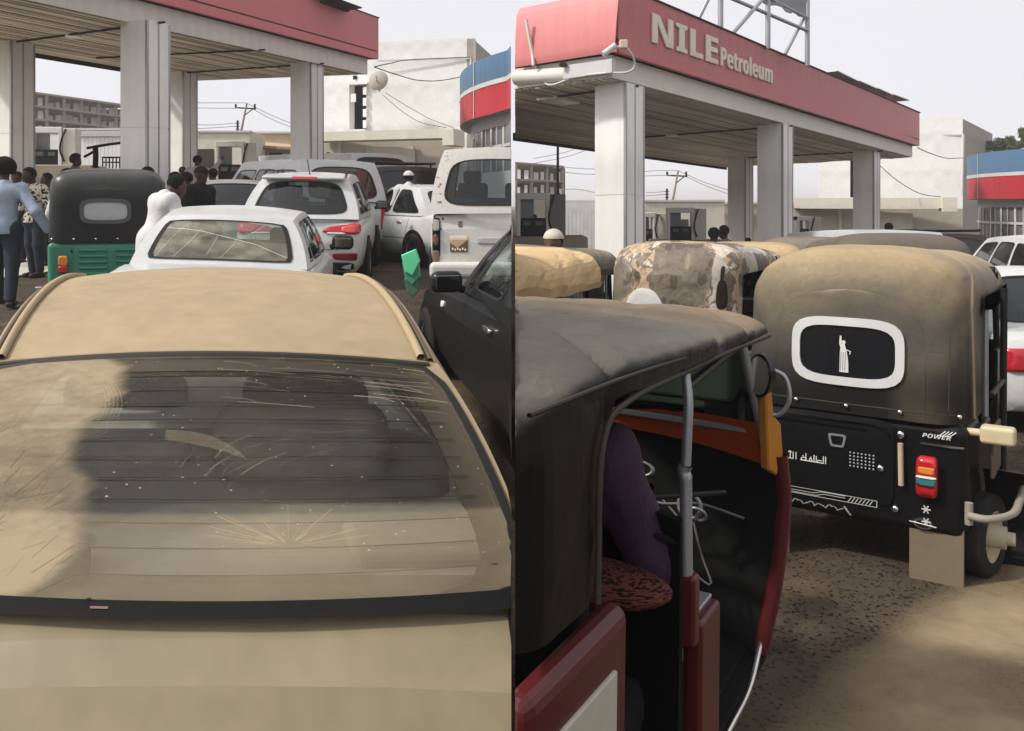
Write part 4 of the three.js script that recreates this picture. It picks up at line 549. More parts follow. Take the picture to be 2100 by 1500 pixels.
  // cabin: bench, headrests, shelf speakers
  const sm = mat([0.19, 0.175, 0.15], { map: T.dust, roughness: 0.95, bumpMap: T.bump, bumpScale: 0.003 });
  part('rear_bench', [rbx(1.16, 0.5, 0.2, 0.09, 0, 0.84, -0.94, 0, -0.2), rbx(1.14, 0.18, 0.5, 0.06, 0, 0.5, -1.3)], sm, t);
  part('headrest', [rbx(0.42, 0.19, 0.13, 0.065, 0.21, 1.085, -0.88, 0, -0.1)], sm, t); part('headrest', [rbx(0.30, 0.08, 0.12, 0.04, -0.2, 1.06, -0.9, 0, -0.1)], sm, t);
  seatAt(t, -0.3, 0.80, -1.72, mat([0.02, 0.022, 0.026]), 0.42, 0.5); seatAt(t, 0.3, 0.80, -1.72, mat([0.02, 0.022, 0.026]), 0.42, 0.5);
  part('speaker', [rbx(0.33, 0.045, 0.17, 0.03, 0.44, 0.97, -0.585, 0.05)], mat([0.55, 0.46, 0.34], { map: T.dust }), t); part('speaker', [rbx(0.33, 0.045, 0.17, 0.03, -0.44, 0.97, -0.585, -0.05)], mat([0.55, 0.46, 0.34], { map: T.dust }), t);
  part('brake_lamp', [rbx(0.07, 0.05, 0.09, 0.012, -0.27, 0.965, -0.5, 0.1)], mat([0.06, 0.06, 0.06]), t);
  part('headlining', [metres(grid(S.roof, 10, 8, -0.03))], mat([0.05, 0.045, 0.04]), o.cab);
  // boot lid pressing
  const Wy = wrapper(o.bodyG, 'y+'); part('lid_groove', [wrapStrip(Wy, [[-0.60, -0.34], [-0.60, 0.02]], 0.006, 0.001), wrapStrip(Wy, [[0.6, -0.34], [0.6, 0.02]], 0.006, 0.001)], M.seal, o.bm);
  bakeShear(t, 0.33);
  t.rotation.order = 'YXZ'; t.position.set(-0.42, gL(1.25) + 0.022, -1.24); t.rotation.x = 0.036; t.updateMatrixWorld(true); clampObj(t, -1, -0.0008);
}
// ---------- white sedan with the cracked rear window ----------
{
  const crack = canvasTex(512, 256, (x, w, h) => { x.clearRect(0, 0, w, h); seed = 33; const im = x.createImageData(w, h); for (let j = 0; j < h; j++) for (let i = 0; i < w; i++) { const u = i / w, v = j / h, n = fbm(u * 8, v * 5, 1e6, 5), a = clamp((n - 0.30) * 0.8 * sst(0.95, 0.3, u * (0.5 + 0.7 * (1 - v))) + 0.14 + (v > 0.55 ? 0.1 : 0), 0, 0.72); const o = (j * w + i) * 4; im.data[o] = 172; im.data[o + 1] = 164; im.data[o + 2] = 142; im.data[o + 3] = a * 255; } x.putImageData(im, 0, 0);
    x.strokeStyle = 'rgba(215,225,210,0.85)'; x.lineWidth = 2.2; x.beginPath(); x.moveTo(0.02 * w, 0.22 * h); x.lineTo(0.2 * w, 0.27 * h); x.lineTo(0.33 * w, 0.33 * h); x.lineTo(0.58 * w, 0.5 * h); x.lineTo(0.75 * w, 0.62 * h); x.lineTo(0.97 * w, 0.9 * h); x.stroke(); x.lineWidth = 1.5; x.strokeStyle = 'rgba(215,225,210,0.5)'; for (const [a, b, c, d] of [[0.2, 0.05, 0.13, 0.27], [0.14, 0.27, 0.05, 0.95], [0.3, 0.33, 0.18, 0.95], [0.82, 0.08, 0.62, 0.5], [0.45, 0.42, 0.4, 0.9], [0.6, 0.5, 0.5, 0.95]]) { x.beginPath(); x.moveTo(a * w, b * h); x.quadraticCurveTo((a + c) / 2 * w + 8, (b + d) / 2 * h, c * w, d * h); x.stroke(); } });
  const o = { name: 'parked_car', label: 'white sedan with a long crack across its rear window ahead of the sandy car', category: 'car', paint: M.white, st: sedanSt(0.8, 0.92, 0.95), gh: { zT: -0.72, zRR: -1.1, zRF: -2.3, zWS: -3.0, wB: 0.715, wR: 0.54, hB: 0.95, hBf: 0.9, hR: 1.335, hRf: 1.36, rear: [[0.085, 0.1], [0.915, 0.1], [0.92, 0.86], [0.08, 0.86]], rp: 20, seal: 0.055, bulB: 0.04, arch: 0.035, sideB: 0.03, sides: [[0.12, 0.2, 0.02, 0.04], [0.24, 0.56], [0.6, 0.93]] },
    glass: M.glass, zw0: -0.95, zw1: -3.45, ww: 0.8 };
  const t = car(o); const S = o.surf, Wp = outl([[0.085, 0.1], [0.915, 0.1], [0.92, 0.86], [0.08, 0.86]], 20, 48), c = mid(Wp), L = [], uv = []; for (let i = 0; i <= 6; i++) { const q = mixo(Wp, Wp.map(() => c), Math.min(0.998, i / 6)); L.push(onS(S.rear, q, 0.001)); q.forEach(p => uv.push((p[0] - 0.08) / 0.84, (p[1] - 0.1) / 0.76)); }
  const dg = rings(L, 48); dg.setAttribute('uv', new THREE.Float32BufferAttribute(uv, 2)); part('cracked_dust_film', [dg], new THREE.MeshStandardMaterial({ map: crack, transparent: true, roughness: 0.8, side: THREE.DoubleSide }), t.children.find(q => q.name === 'rear_window'));
  mirror(t, 1, 0.78, 0.98, -2.65); mirror(t, -1, -0.78, 0.98, -2.65);
  part('tail_lamp', [wrapPane(o.W, rrect(0.42, 0.62, 0.74, 0.8))], M.redDark, t); part('tail_lamp', [wrapPane(o.W, rrect(-0.74, 0.62, -0.42, 0.8))], M.redDark, t);
  part('door_groove', [wrapStrip(o.Wx, [[-1.25, 0.92], [-1.2, 0.8], [-1.32, 0.5], [-1.5, 0.3]], 0.008), wrapStrip(o.Wx, [[-2.15, 0.93], [-2.15, 0.3]], 0.008)], M.seal, o.bm); part('door_handle', [wrapPane(o.Wx, rrect(-1.5, 0.8, -1.32, 0.84), 0.015)], M.white, o.bm);
  setCar(t, 402, 6.62, 0.14, gL, -0.045);
}
// ---------- white SUV ----------
{
  const w = 0.92, o = { name: 'parked_car', label: 'white tall sport utility car with red tail lamps and a roof aerial', category: 'car', paint: M.white, st: [[0.02, 0.80, 0.84, 0.36], [-0.04, 0.87, 0.98, 0.30], [-0.18, 0.905, 1.04, 0.27], [-0.6, w, 1.06, 0.26], [-2.4, w, 1.02, 0.26], [-3.2, 0.9, 0.99, 0.26], [-3.9, 0.87, 0.9, 0.28], [-4.5, 0.78, 0.72, 0.34], [-4.62, 0.7, 0.6, 0.4]],
    gh: { zT: -0.10, zRR: -0.62, zRF: -2.6, zWS: -3.35, wB: 0.84, wR: 0.62, hB: 1.05, hBf: 1.0, hR: 1.63, hRf: 1.66, rear: [[0.09, 0.1], [0.91, 0.1], [0.88, 0.86], [0.12, 0.86]], rp: 6, bulB: 0.10, bulT: 0.08, arch: 0.05, sideB: 0.05, sides: [[0.1, 0.3], [0.34, 0.6], [0.64, 0.93]], sv: [0.1, 0.8] }, glass: M.glassDark, frontGlass: M.glass, zw0: -0.95, zw1: -3.65, ww: 0.92, wr: 0.35, seatMat: mat([0.2, 0.2, 0.19]) };
  const t = car(o); const W = o.W;
  for (const s of [-1, 1]) { const f = q => q.map(([x, y]) => [s * x, y]); const lp = part('tail_lamp', [wrapPane(W, quad(f([[0.30, 0.87], [0.86, 0.83], [0.86, 1.0], [0.42, 0.95]]), 5), 0.02)], M.red, t); part('lamp_lens', [wrapPane(W, quad(f([[0.6, 0.865], [0.84, 0.85], [0.84, 0.98], [0.6, 0.95]]), 4), 0.03)], paint([0.62, 0.05, 0.06], { map: null, clearcoat: 1 }), lp); part('lamp_line', [wrapPane(W, quad(f([[0.4, 0.85], [0.66, 0.845], [0.66, 0.862], [0.4, 0.865]]), 8), 0.026)], M.clearLamp, lp); part('bumper_lamp', [wrapPane(W, quad(f([[0.5, 0.48], [0.82, 0.46], [0.83, 0.58], [0.47, 0.57]]), 7), 0.012)], M.redDark, t); }
  part('lower_bumper', [wrapPane(W, rrect(-0.78, 0.32, 0.78, 0.44), 0.015)], M.plastic, t); part('tailgate_groove', [wrapStrip(W, [[-0.62, 0.98], [-0.6, 0.7], [-0.56, 0.62], [0.56, 0.62], [0.6, 0.7], [0.62, 0.98]], 0.008)], M.seal, o.bm); part('badge', [wrapPane(W, rrect(0.5, 0.73, 0.62, 0.748), 0.006)], M.chrome, t);
  part('spoiler', [rbx(1.2, 0.05, 0.3, 0.024, 0, 1.655, -0.55, 0, 0.12)], M.white, o.cab); part('brake_lamp', [rbx(0.36, 0.045, 0.03, 0.01, 0.02, 1.642, -0.395)], paint([0.75, 0.12, 0.13], { map: null }), o.cab);
  for (const s of [-1, 1]) part('roof_rail', [tube([V(s * 0.6, 1.66, -0.65), V(s * 0.6, 1.73, -0.75), V(s * 0.6, 1.74, -1.6), V(s * 0.6, 1.73, -2.4), V(s * 0.6, 1.68, -2.5)], 0.018, 20)], M.plastic, o.cab);
  part('aerial', [bar(V(0.05, 1.69, -0.75), V(0.02, 1.92, -0.7), 0.007), new THREE.ConeGeometry(0.035, 0.05, 10).translate(0.05, 1.7, -0.75)], M.plastic, o.cab); part('rear_wiper', [bar(V(-0.1, 1.13, -0.1), V(-0.5, 1.2, -0.14), 0.008)], M.plastic, t);
  mirror(t, 1, 0.9, 1.1, -3.1); mirror(t, -1, -0.9, 1.1, -3.1);
  setCar(t, 612, 12.6, 0.10, gL, -0.012);
}
// ---------- white van, dark pickup, side-on sedan, bus roof, further cars (left) ----------
const vanSt = (w, L, hb) => [[0, w * 0.93, hb - 0.2, 0.4], [-0.06, w * 0.97, hb - 0.03, 0.34], [-0.3, w, hb, 0.3], [-L * 0.6, w, hb, 0.3], [-L * 0.85, w * 0.96, hb - 0.06, 0.3], [-L * 0.96, w * 0.86, hb - 0.25, 0.34], [-L, w * 0.74, hb - 0.42, 0.4]];
{
  const o = { name: 'parked_van', label: 'white passenger van with a maroon tinted rear window behind the tall white car', category: 'van', paint: M.white, st: vanSt(0.92, 5.1, 1.12), gh: { zT: -0.05, zRR: -0.3, zRF: -3.5, zWS: -4.5, wB: 0.89, wR: 0.74, hB: 1.11, hBf: 1.05, hR: 1.86, hRf: 1.86, rear: [[0.1, 0.06], [0.9, 0.06], [0.87, 0.82], [0.13, 0.82]], rp: 5, bulB: 0.08, bulT: 0.06, sides: [[0.04, 0.3], [0.33, 0.6], [0.63, 0.93]], sv: [0.1, 0.75] }, glass: M.glassDark, rearGlass: mat([0.05, 0.022, 0.022], { phys: true, roughness: 0.1, clearcoat: 1, map: null }), zw0: -1.0, zw1: -4.2, ww: 0.92, wr: 0.34 };
  const t = car(o); part('tail_lamp', [wrapPane(o.W, rrect(0.74, 0.6, 0.86, 1.0))], M.red, t); part('tail_lamp', [wrapPane(o.W, rrect(-0.86, 0.6, -0.74, 1.0))], M.red, t); part('roof_rib', [-0.4, -0.15, 0.15, 0.4].map(x => bar(V(x, 1.90, -0.5), V(x, 1.90, -3.3), 0.012)), M.white, o.cab); mirror(t, -1, -0.9, 1.15, -4.3); setCar(t, 706, 16.3, 0.62, gL, 0, 0.05);
  const r = car({ name: 'parked_van', label: 'distant white bus with a long pale roof under the last left column', category: 'bus', paint: M.white, st: vanSt(1.1, 7.5, 1.4), gh: { zT: -0.05, zRR: -0.35, zRF: -6.4, zWS: -7.0, wB: 1.07, wR: 0.92, hB: 1.39, hBf: 1.35, hR: 2.22, hRf: 2.2, rear: rq(0.08, 0.1, 0.92, 0.85), rp: 6, sides: [[0.03, 0.24], [0.27, 0.5], [0.53, 0.74], [0.77, 0.95]], sv: [0.1, 0.75] }, glass: M.glassDark, zw0: -1.5, zw1: -5.9, ww: 1.08, wr: 0.42, seats: false }); setCar(r, 790, 24.5, 0.78, gL, 0, -0.02);
  const p = { name: 'parked_car', label: 'dark maroon off-road car with a roof rack beside the round shop', category: 'car', paint: paint([0.018, 0.010, 0.010], { clearcoat: 0.7, map: null }), st: vanSt(0.9, 4.6, 1.05), gh: { zT: -0.06, zRR: -0.28, zRF: -2.7, zWS: -3.3, wB: 0.86, wR: 0.72, hB: 1.04, hBf: 1.0, hR: 1.7, hRf: 1.7, rear: rq(0.1, 0.08, 0.9, 0.85), rp: 8, sides: [[0.05, 0.3], [0.34, 0.62], [0.66, 0.93]], sv: [0.1, 0.8] }, glass: M.tint, zw0: -0.95, zw1: -3.6, ww: 0.9, wr: 0.37 };
  const d = car(p); for (const s of [-1, 1]) part('rack_rail', [bar(V(s * 0.62, 1.80, -0.3), V(s * 0.62, 1.80, -2.7), 0.025), bar(V(s * 0.62, 1.70, -0.5), V(s * 0.62, 1.8, -0.5), 0.02), bar(V(s * 0.62, 1.70, -2.5), V(s * 0.62, 1.8, -2.5), 0.02)], M.plastic, p.cab); for (let i = 0; i < 6; i++) part('rack_bar', [bar(V(-0.66, 1.80, -0.35 - i * 0.46), V(0.66, 1.80, -0.35 - i * 0.46), 0.018)], M.plastic, p.cab); part('window_bar', [bar(V(0.0, 1.1, -0.0), V(0, 1.6, -0.2), 0.02)], M.plastic, p.cab); setCar(d, 842, 17.2, 0.5, gL, 0, 0.1);
  const q = { name: 'parked_car', label: 'white small sedan seen side-on between the tall white car and the rusty van', category: 'car', paint: M.white, st: sedanSt(0.82, 0.9, 0.93), gh: { zT: -0.55, zRR: -1.15, zRF: -2.25, zWS: -3.1, wB: 0.75, wR: 0.56, hB: 0.92, hBf: 0.88, hR: 1.4, hRf: 1.4, rear: rq(0.1, 0.08, 0.9, 0.88), arch: 0.05, sides: [[0.1, 0.5, 0.12, 0], [0.54, 0.92, 0, -0.08]], sv: [0.08, 0.86], spw: 8 }, glass: M.glassDark, zw0: -0.95, zw1: -3.4, ww: 0.82, wr: 0.3 };
  const e = car(q); mirror(e, -1, -0.78, 0.97, -2.75); part('door_groove', [wrapStrip(q.Wl, [[-1.15, 0.9], [-1.25, 0.5], [-1.4, 0.3]], 0.01), wrapStrip(q.Wl, [[-2.1, 0.9], [-2.1, 0.3]], 0.01), wrapStrip(q.Wl, [[-0.9, 0.5], [-3.2, 0.48]], 0.012)], M.seal, q.bm); part('door_handle', [wrapPane(q.Wl, rrect(-1.55, 0.76, -1.4, 0.8), 0.02), wrapPane(q.Wl, rrect(-2.45, 0.75, -2.3, 0.79), 0.02)], M.chrome, q.bm); setCar(e, 985, 15.6, 0.66, gL, 0, 0.0);
  const f = { name: 'parked_car', label: 'cream car mostly hidden behind the person in black cap', category: 'car', paint: M.whiteDirty, st: sedanSt(0.84, 0.92, 0.95), gh: { zT: -0.5, zRR: -1.0, zRF: -2.3, zWS: -3.0, wB: 0.76, wR: 0.58, hB: 0.94, hBf: 0.9, hR: 1.42, hRf: 1.42, sides: [[0.12, 0.5], [0.54, 0.92]] }, glass: M.tint, zw0: -0.95, zw1: -3.4, ww: 0.84 }; setCar(car(f), 478, 15.5, 0.3, gL, 0, 0.1);
}
// ---------- rusty white van at the right of the left yard ----------
{
  const o = { name: 'parked_van', label: 'old white van with chipped paint and a broken tail lamp beside the black car', category: 'van', paint: M.whiteDirty, st: vanSt(0.84, 4.4, 1.12), gh: { zT: -0.015, zRR: -0.2, zRF: -3.2, zWS: -3.9, wB: 0.832, wR: 0.66, cp: 0.05, hB: 1.11, hBf: 1.05, hR: 1.90, hRf: 1.92, rear: [[0.09, 0.10], [0.91, 0.10], [0.88, 0.78], [0.12, 0.78]], rp: 5, bulB: 0.07, bulT: 0.06, sides: [[0.05, 0.3], [0.34, 0.62], [0.66, 0.93]], sv: [0.08, 0.75] }, glass: M.glassDark, rearGlass: new THREE.MeshPhysicalMaterial({ color: new THREE.Color(0.55, 0.6, 0.64), roughness: 0.08, transmission: 1, thickness: 0, side: THREE.DoubleSide }), frontGlass: M.glass, zw0: -0.9, zw1: -3.5, ww: 0.84, wr: 0.33, seatMat: mat([0.06, 0.065, 0.08]) };
  const t = car(o), W = o.W; part('lamp_cavity', [wrapPane(W, rrect(-0.80, 0.56, -0.70, 1.06, 6), 0.006)], M.inner, t); const lp = part('tail_lamp', [wrapPane(W, rrect(-0.79, 0.9, -0.71, 1.04, 5), 0.02)], mat([0.3, 0.28, 0.25], { roughness: 0.3 }), t); part('bare_bulb', [wrapPane(W, rrect(-0.785, 0.72, -0.72, 0.86, 2), 0.03)], mat([0.16, 0.09, 0.06]), lp); part('bare_metal', [wrapPane(W, rrect(-0.80, 0.52, -0.71, 0.66, 5), 0.012)], mat([0.2, 0.13, 0.09]), t);
  const st = canvasTex(128, 128, (x, w, h) => { x.fillStyle = '#b9a184'; x.fillRect(0, 0, w, h); x.fillStyle = '#6d553f'; x.beginPath(); x.moveTo(0, 50); x.lineTo(50, 95); x.lineTo(128, 30); x.lineTo(128, 128); x.lineTo(0, 128); x.fill(); x.fillStyle = '#eee6d8'; for (let i = 0; i < 6; i++) { x.fillRect(14 + i * 18, 92 + (i % 2) * 8, 11, 18); } x.fillStyle = '#d9c7b0'; x.fillRect(0, 0, 128, 30); });
  part('sticker', [wrapPane(W, rrect(-0.58, 0.64, -0.36, 0.84, 20), 0.006)], mat([1, 1, 1], { map: st }), t); part('emblem', [wrapPane(W, rrect(-0.48, 0.95, -0.43, 1.02, 6), 0.008)], mat([0.2, 0.17, 0.14]), t);
  const nm = canvasTex(128, 48, (x, w, h) => { x.clearRect(0, 0, w, h); x.strokeStyle = '#15110e'; x.lineWidth = 3; x.beginPath(); x.moveTo(20, 14); x.quadraticCurveTo(60, 2, 108, 14); x.stroke(); x.fillStyle = '#15110e'; x.font = 'bold 22px sans-serif'; x.textAlign = 'center'; x.fillText('BASIC', 64, 40); }); part('name_plate', [wrapPane(W, rrect(-0.56, 0.42, -0.38, 0.50, 20), 0.006)], mat([1, 1, 1], { map: nm, transparent: true }), t);
  part('handle_recess', [wrapPane(W, rrect(-0.24, 0.74, 0.1, 0.82, 8), 0.012)], mat([0.45, 0.43, 0.4]), t);
  seed = 51; part('rust_patch', Array.from({ length: 16 }, (_, i) => { const x = -0.83 + rnd(0, 0.16), y = rnd(0.9, 1.09), r = rnd(0.006, 0.022); return wrapPane(W, quad([[x - r, y - r], [x + r, y - r * rnd(0.4, 1)], [x + r * 0.6, y + r], [x - r, y + r]], 2.5, 12), 0.004, 1, false); }), mat([0.10, 0.06, 0.035], { roughness: 1 }), o.bm);
  seed = 52; part('worn_edge', Array.from({ length: 15 }, () => { const u = rnd(0.01, 0.09), v = rnd(0.05, 0.95), e = rnd(0.004, 0.013); return metres(grid(o.surf.rear, 2, 2, 0.004, false, [u, v, u + e * 1.3, v + e * rnd(0.6, 2)])); }), mat([0.16, 0.10, 0.06], { roughness: 1 }), o.cab);
  part('bumper', [rbx(1.66, 0.2, 0.16, 0.06, 0, 0.42, 0.05)], M.whiteDirty, t);
  setCar(t, 1019, 10.9, 0.02, gL, 0, 0.1); clampObj(t, -1, -0.0007);
  const g = thing('made_up_bag', 'bright mint green made-up bag beside the rusty van bumper', 'bag', V(0, 0, 0)); const mk = (pts, d, m) => { const s = new THREE.Shape(pts.map(([x, y]) => { const q = P(x, y, d); return new THREE.Vector2(q.x, q.y); })); const e = new THREE.ExtrudeGeometry(s, { depth: 0.05, bevelEnabled: true, bevelSize: 0.012, bevelThickness: 0.02, bevelSegments: 2 }); return e.translate(0, 0, -d); };  // made-up bag in place of a green marker overlay
  part('upper_sheet', [mk([[826, 524], [852, 513], [860, 535], [846, 563], [834, 556]], 10.4, 0)], mat([0.14, 0.66, 0.34], { map: null, roughness: 0.5 }), g); part('lower_fold', [mk([[828, 540], [858, 543], [861, 566], [846, 582], [834, 572]], 10.44, 0)], mat([0.10, 0.36, 0.22], { roughness: 0.6 }), g); part('hanging_tail', [mk([[832, 572], [860, 570], [857, 596], [848, 606], [838, 598]], 10.46, 0)], mat([0.08, 0.2, 0.13], { roughness: 0.7 }), g);
}
// ---------- black car ----------
{
  const o = { name: 'parked_car', label: 'black car with a rounded wing mirror right of the sandy car', category: 'car', paint: M.black, n: 60, st: [[0.0, 0.72, 0.8, 0.3], [-0.2, 0.8, 0.92, 0.22], [-0.9, 0.84, 0.95, 0.12], [-2.0, 0.85, 0.93, 0.12], [-2.5, 0.85, 0.91, 0.14], [-3.3, 0.84, 0.86, 0.22], [-4.0, 0.80, 0.74, 0.24], [-4.35, 0.66, 0.58, 0.3]],
    gh: { zT: -0.2, zRR: -0.6, zRF: -1.72, zWS: -2.45, wB: 0.81, wR: 0.6, hB: 0.93, hBf: 0.9, hR: 1.43, hRf: 1.43, arch: 0.06, rear: rq(0.08, 0.1, 0.92, 0.9), sides: [[0.05, 0.44], [0.49, 0.84, 0, -0.1], [0.875, 0.935, 0.0, -0.035]], sv: [0.08, 0.87], spw: 8 }, glass: M.glass, zw0: -0.7, zw1: -3.62, ww: 0.82, wr: 0.3, seatMat: mat([0.16, 0.15, 0.13]) };
  const t = car(o); mirror(t, -1, -0.84, 0.93, -2.22, M.black); part('side_marker', [wrapPane(o.Wl, rrect(-2.98, 0.70, -2.90, 0.75, 3), 0.015)], M.clearLamp, t); part('door_groove', [wrapStrip(o.Wl, [[-2.4, 0.9], [-2.7, 0.6], [-2.65, 0.25]], 0.01), wrapStrip(o.Wl, [[-1.35, 0.92], [-1.35, 0.25]], 0.01)], M.seal, o.bm); part('door_handle', [wrapPane(o.Wl, rrect(-1.62, 0.74, -1.46, 0.78, 4), 0.03)], M.chrome, o.bm);
  setCar(t, 1498, 4.38, 0.29, gL, 0, -0.03); clampObj(t, -1, -0.0006);
}
// ---------- three-wheeled rickshaws ----------
const dustTint = (dark, tan, y0, y1, pw = 1) => (x, y, z, nx, ny) => { const up = Math.max(0, ny), t = clamp(sst(y0, y1, y) * 0.75 * pw + Math.pow(up, 2) * 0.5 * pw + 0.12 * (fbm(x * 3 + 9, y * 3 + z * 2 + 9, 1e6, 4) - 0.5) * pw, 0, 1); return [lerp(dark[0], tan[0], t), lerp(dark[1], tan[1], t), lerp(dark[2], tan[2], t)]; };
// hood: arch sections from rear (z=0) to front (z=-L); rear wall rounded; side flaps at the back
function hood(o) {
  const { w, top, eave, low, L, flap } = o, N = o.N ?? 36, rows = [], r = o.rr ?? 0.16, pw = o.pw ?? 4.2, seedn = o.sd ?? 1;
  const zs = []; for (let i = 0; i <= 6; i++) { const a = i / 6 * Math.PI / 2; zs.push([-(1 - Math.sin(a)) * r * 0.0 - r * (1 - Math.cos(Math.PI / 2 - a)) * 0 + -r * (1 - Math.cos(a)) * 1, 1 - (1 - Math.sin(a)) * 1]); }
  const st = []; for (let i = 0; i <= 6; i++) { const a = i / 6 * Math.PI / 2; st.push([-r * (1 - Math.cos(Math.PI / 2 - a)) * 0 - r * (1 - Math.cos(a)), r * (1 - Math.sin(a))]); }   // z, inset
  const n2 = o.n2 ?? 26; for (let i = 1; i <= n2; i++) st.push([lerp(-r, -L, i / n2), 0]);
  const wn = (x, y) => (fbm(x * 2.2 + seedn * 13, y * 2.2 + 7, 1e6, 4) - 0.5);
  for (const [z, ins] of st) { const f = -z / L, sag = (o.sag ?? 0.04) * Math.sin(f * Math.PI * 2.5) * 0.5, drop = (o.front ?? 0.06) * sst(0.6, 1, f) + (o.rearDrop ?? 0.02) * sst(0.25, 0, f), yb = f * L < flap ? low : lerp(low, eave, sst(flap - 0.001, flap + (o.slope ?? 0.06), f * L)), row = [];
    const W = (w - ins) * (1 - (o.taper ?? 0.06) * sst(0.5, 1, f)), TP = top - ins - drop + sag;
    for (let k = 0; k <= N; k++) { const s = k / N * 2 - 1, e = Math.abs(s); // arch: side up then over
      const arch = 0.5, sideFrac = 0.42; let x, y; const th = (1 - e); // 0 at bottom
      const yS = TP - (o.sh ?? 0.34); if (th < sideFrac) { const q = th / sideFrac; x = W * (1 - (o.tumble ?? 0.03) * q); y = lerp(yb, yS, q); } else { const q = (th - sideFrac) / (1 - sideFrac), a = q * Math.PI / 2; const c = Math.pow(Math.cos(a), 2 / pw * 1.0), sn = Math.pow(Math.sin(a), 2 / pw * 1.0); x = W * (1 - (o.tumble ?? 0.03)) * c; y = yS + (TP - yS) * sn; }
      const rg = fbm(x * 1.6 - z * 1.4 + seedn * 5, y * 2.2 + z * 1.1 + x * 0.6 + 31, 1e6, 3) - 0.5, wr = (o.wrinkle ?? 0.012) * 2 * wn(x * 1.3 + z, y * 1.5 + z * 2) - (o.folds ?? 0.01) * Math.pow(Math.max(0, 1 - Math.abs(rg) * 9), 1.5); row.push(V(Math.sign(s) * (x + wr * (e > 0.2 ? 1 : 0)), y + wr, z)); } rows.push(row); }
  const pos = [], idx = [], C = N + 1; 
  // rear wall: bow slightly outward
  const wall = []; const r0 = rows[0], KW = 8; for (let j = 0; j <= N / 2; j++) { const a = r0[j], b = r0[N - j], rowp = []; for (let k = 0; k <= KW; k++) { const t = k / KW, p = a.clone().lerp(b, t); const hh = (p.y - low) / (top - low); p.z += 0.022 * Math.pow(Math.sin(t * Math.PI), 2) * Math.pow(Math.sin(clamp(hh, 0, 1) * Math.PI * 0.85 + 0.3), 2) + 0.012 * wn(p.x * 2, p.y * 3); rowp.push(p); } wall.push(rowp); }
  const addGrid = (G) => { const b = pos.length / 3, c = G[0].length; for (const rw of G) for (const p of rw) pos.push(p.x, p.y, p.z); for (let i = 0; i < G.length - 1; i++) for (let k = 0; k < c - 1; k++) { const a = b + i * c + k; idx.push(a, a + 1, a + c, a + 1, a + c + 1, a + c); } };
  addGrid(rows); addGrid(wall);
  let g = new THREE.BufferGeometry(); g.setAttribute('position', new THREE.Float32BufferAttribute(pos, 3)); g.setIndex(idx); g = mergeVertices(g, 1e-4); g.computeVertexNormals(); g = o.N ? g.toNonIndexed() : toCreasedNormals(g, 0.9);
  const p = g.attributes.position, nn = g.attributes.normal; for (let i = 0; i < p.count; i++) { const y = p.getY(i), z = p.getZ(i), x = p.getX(i), mz = -L * 0.4; const out = nn.getX(i) * x + nn.getY(i) * (y - 1.1) + nn.getZ(i) * (z - mz) * 0.5; if (out < 0) nn.setXYZ(i, -nn.getX(i), -nn.getY(i), -nn.getZ(i)); }
  o.rows = rows; o.st = st; return metres(g);
}
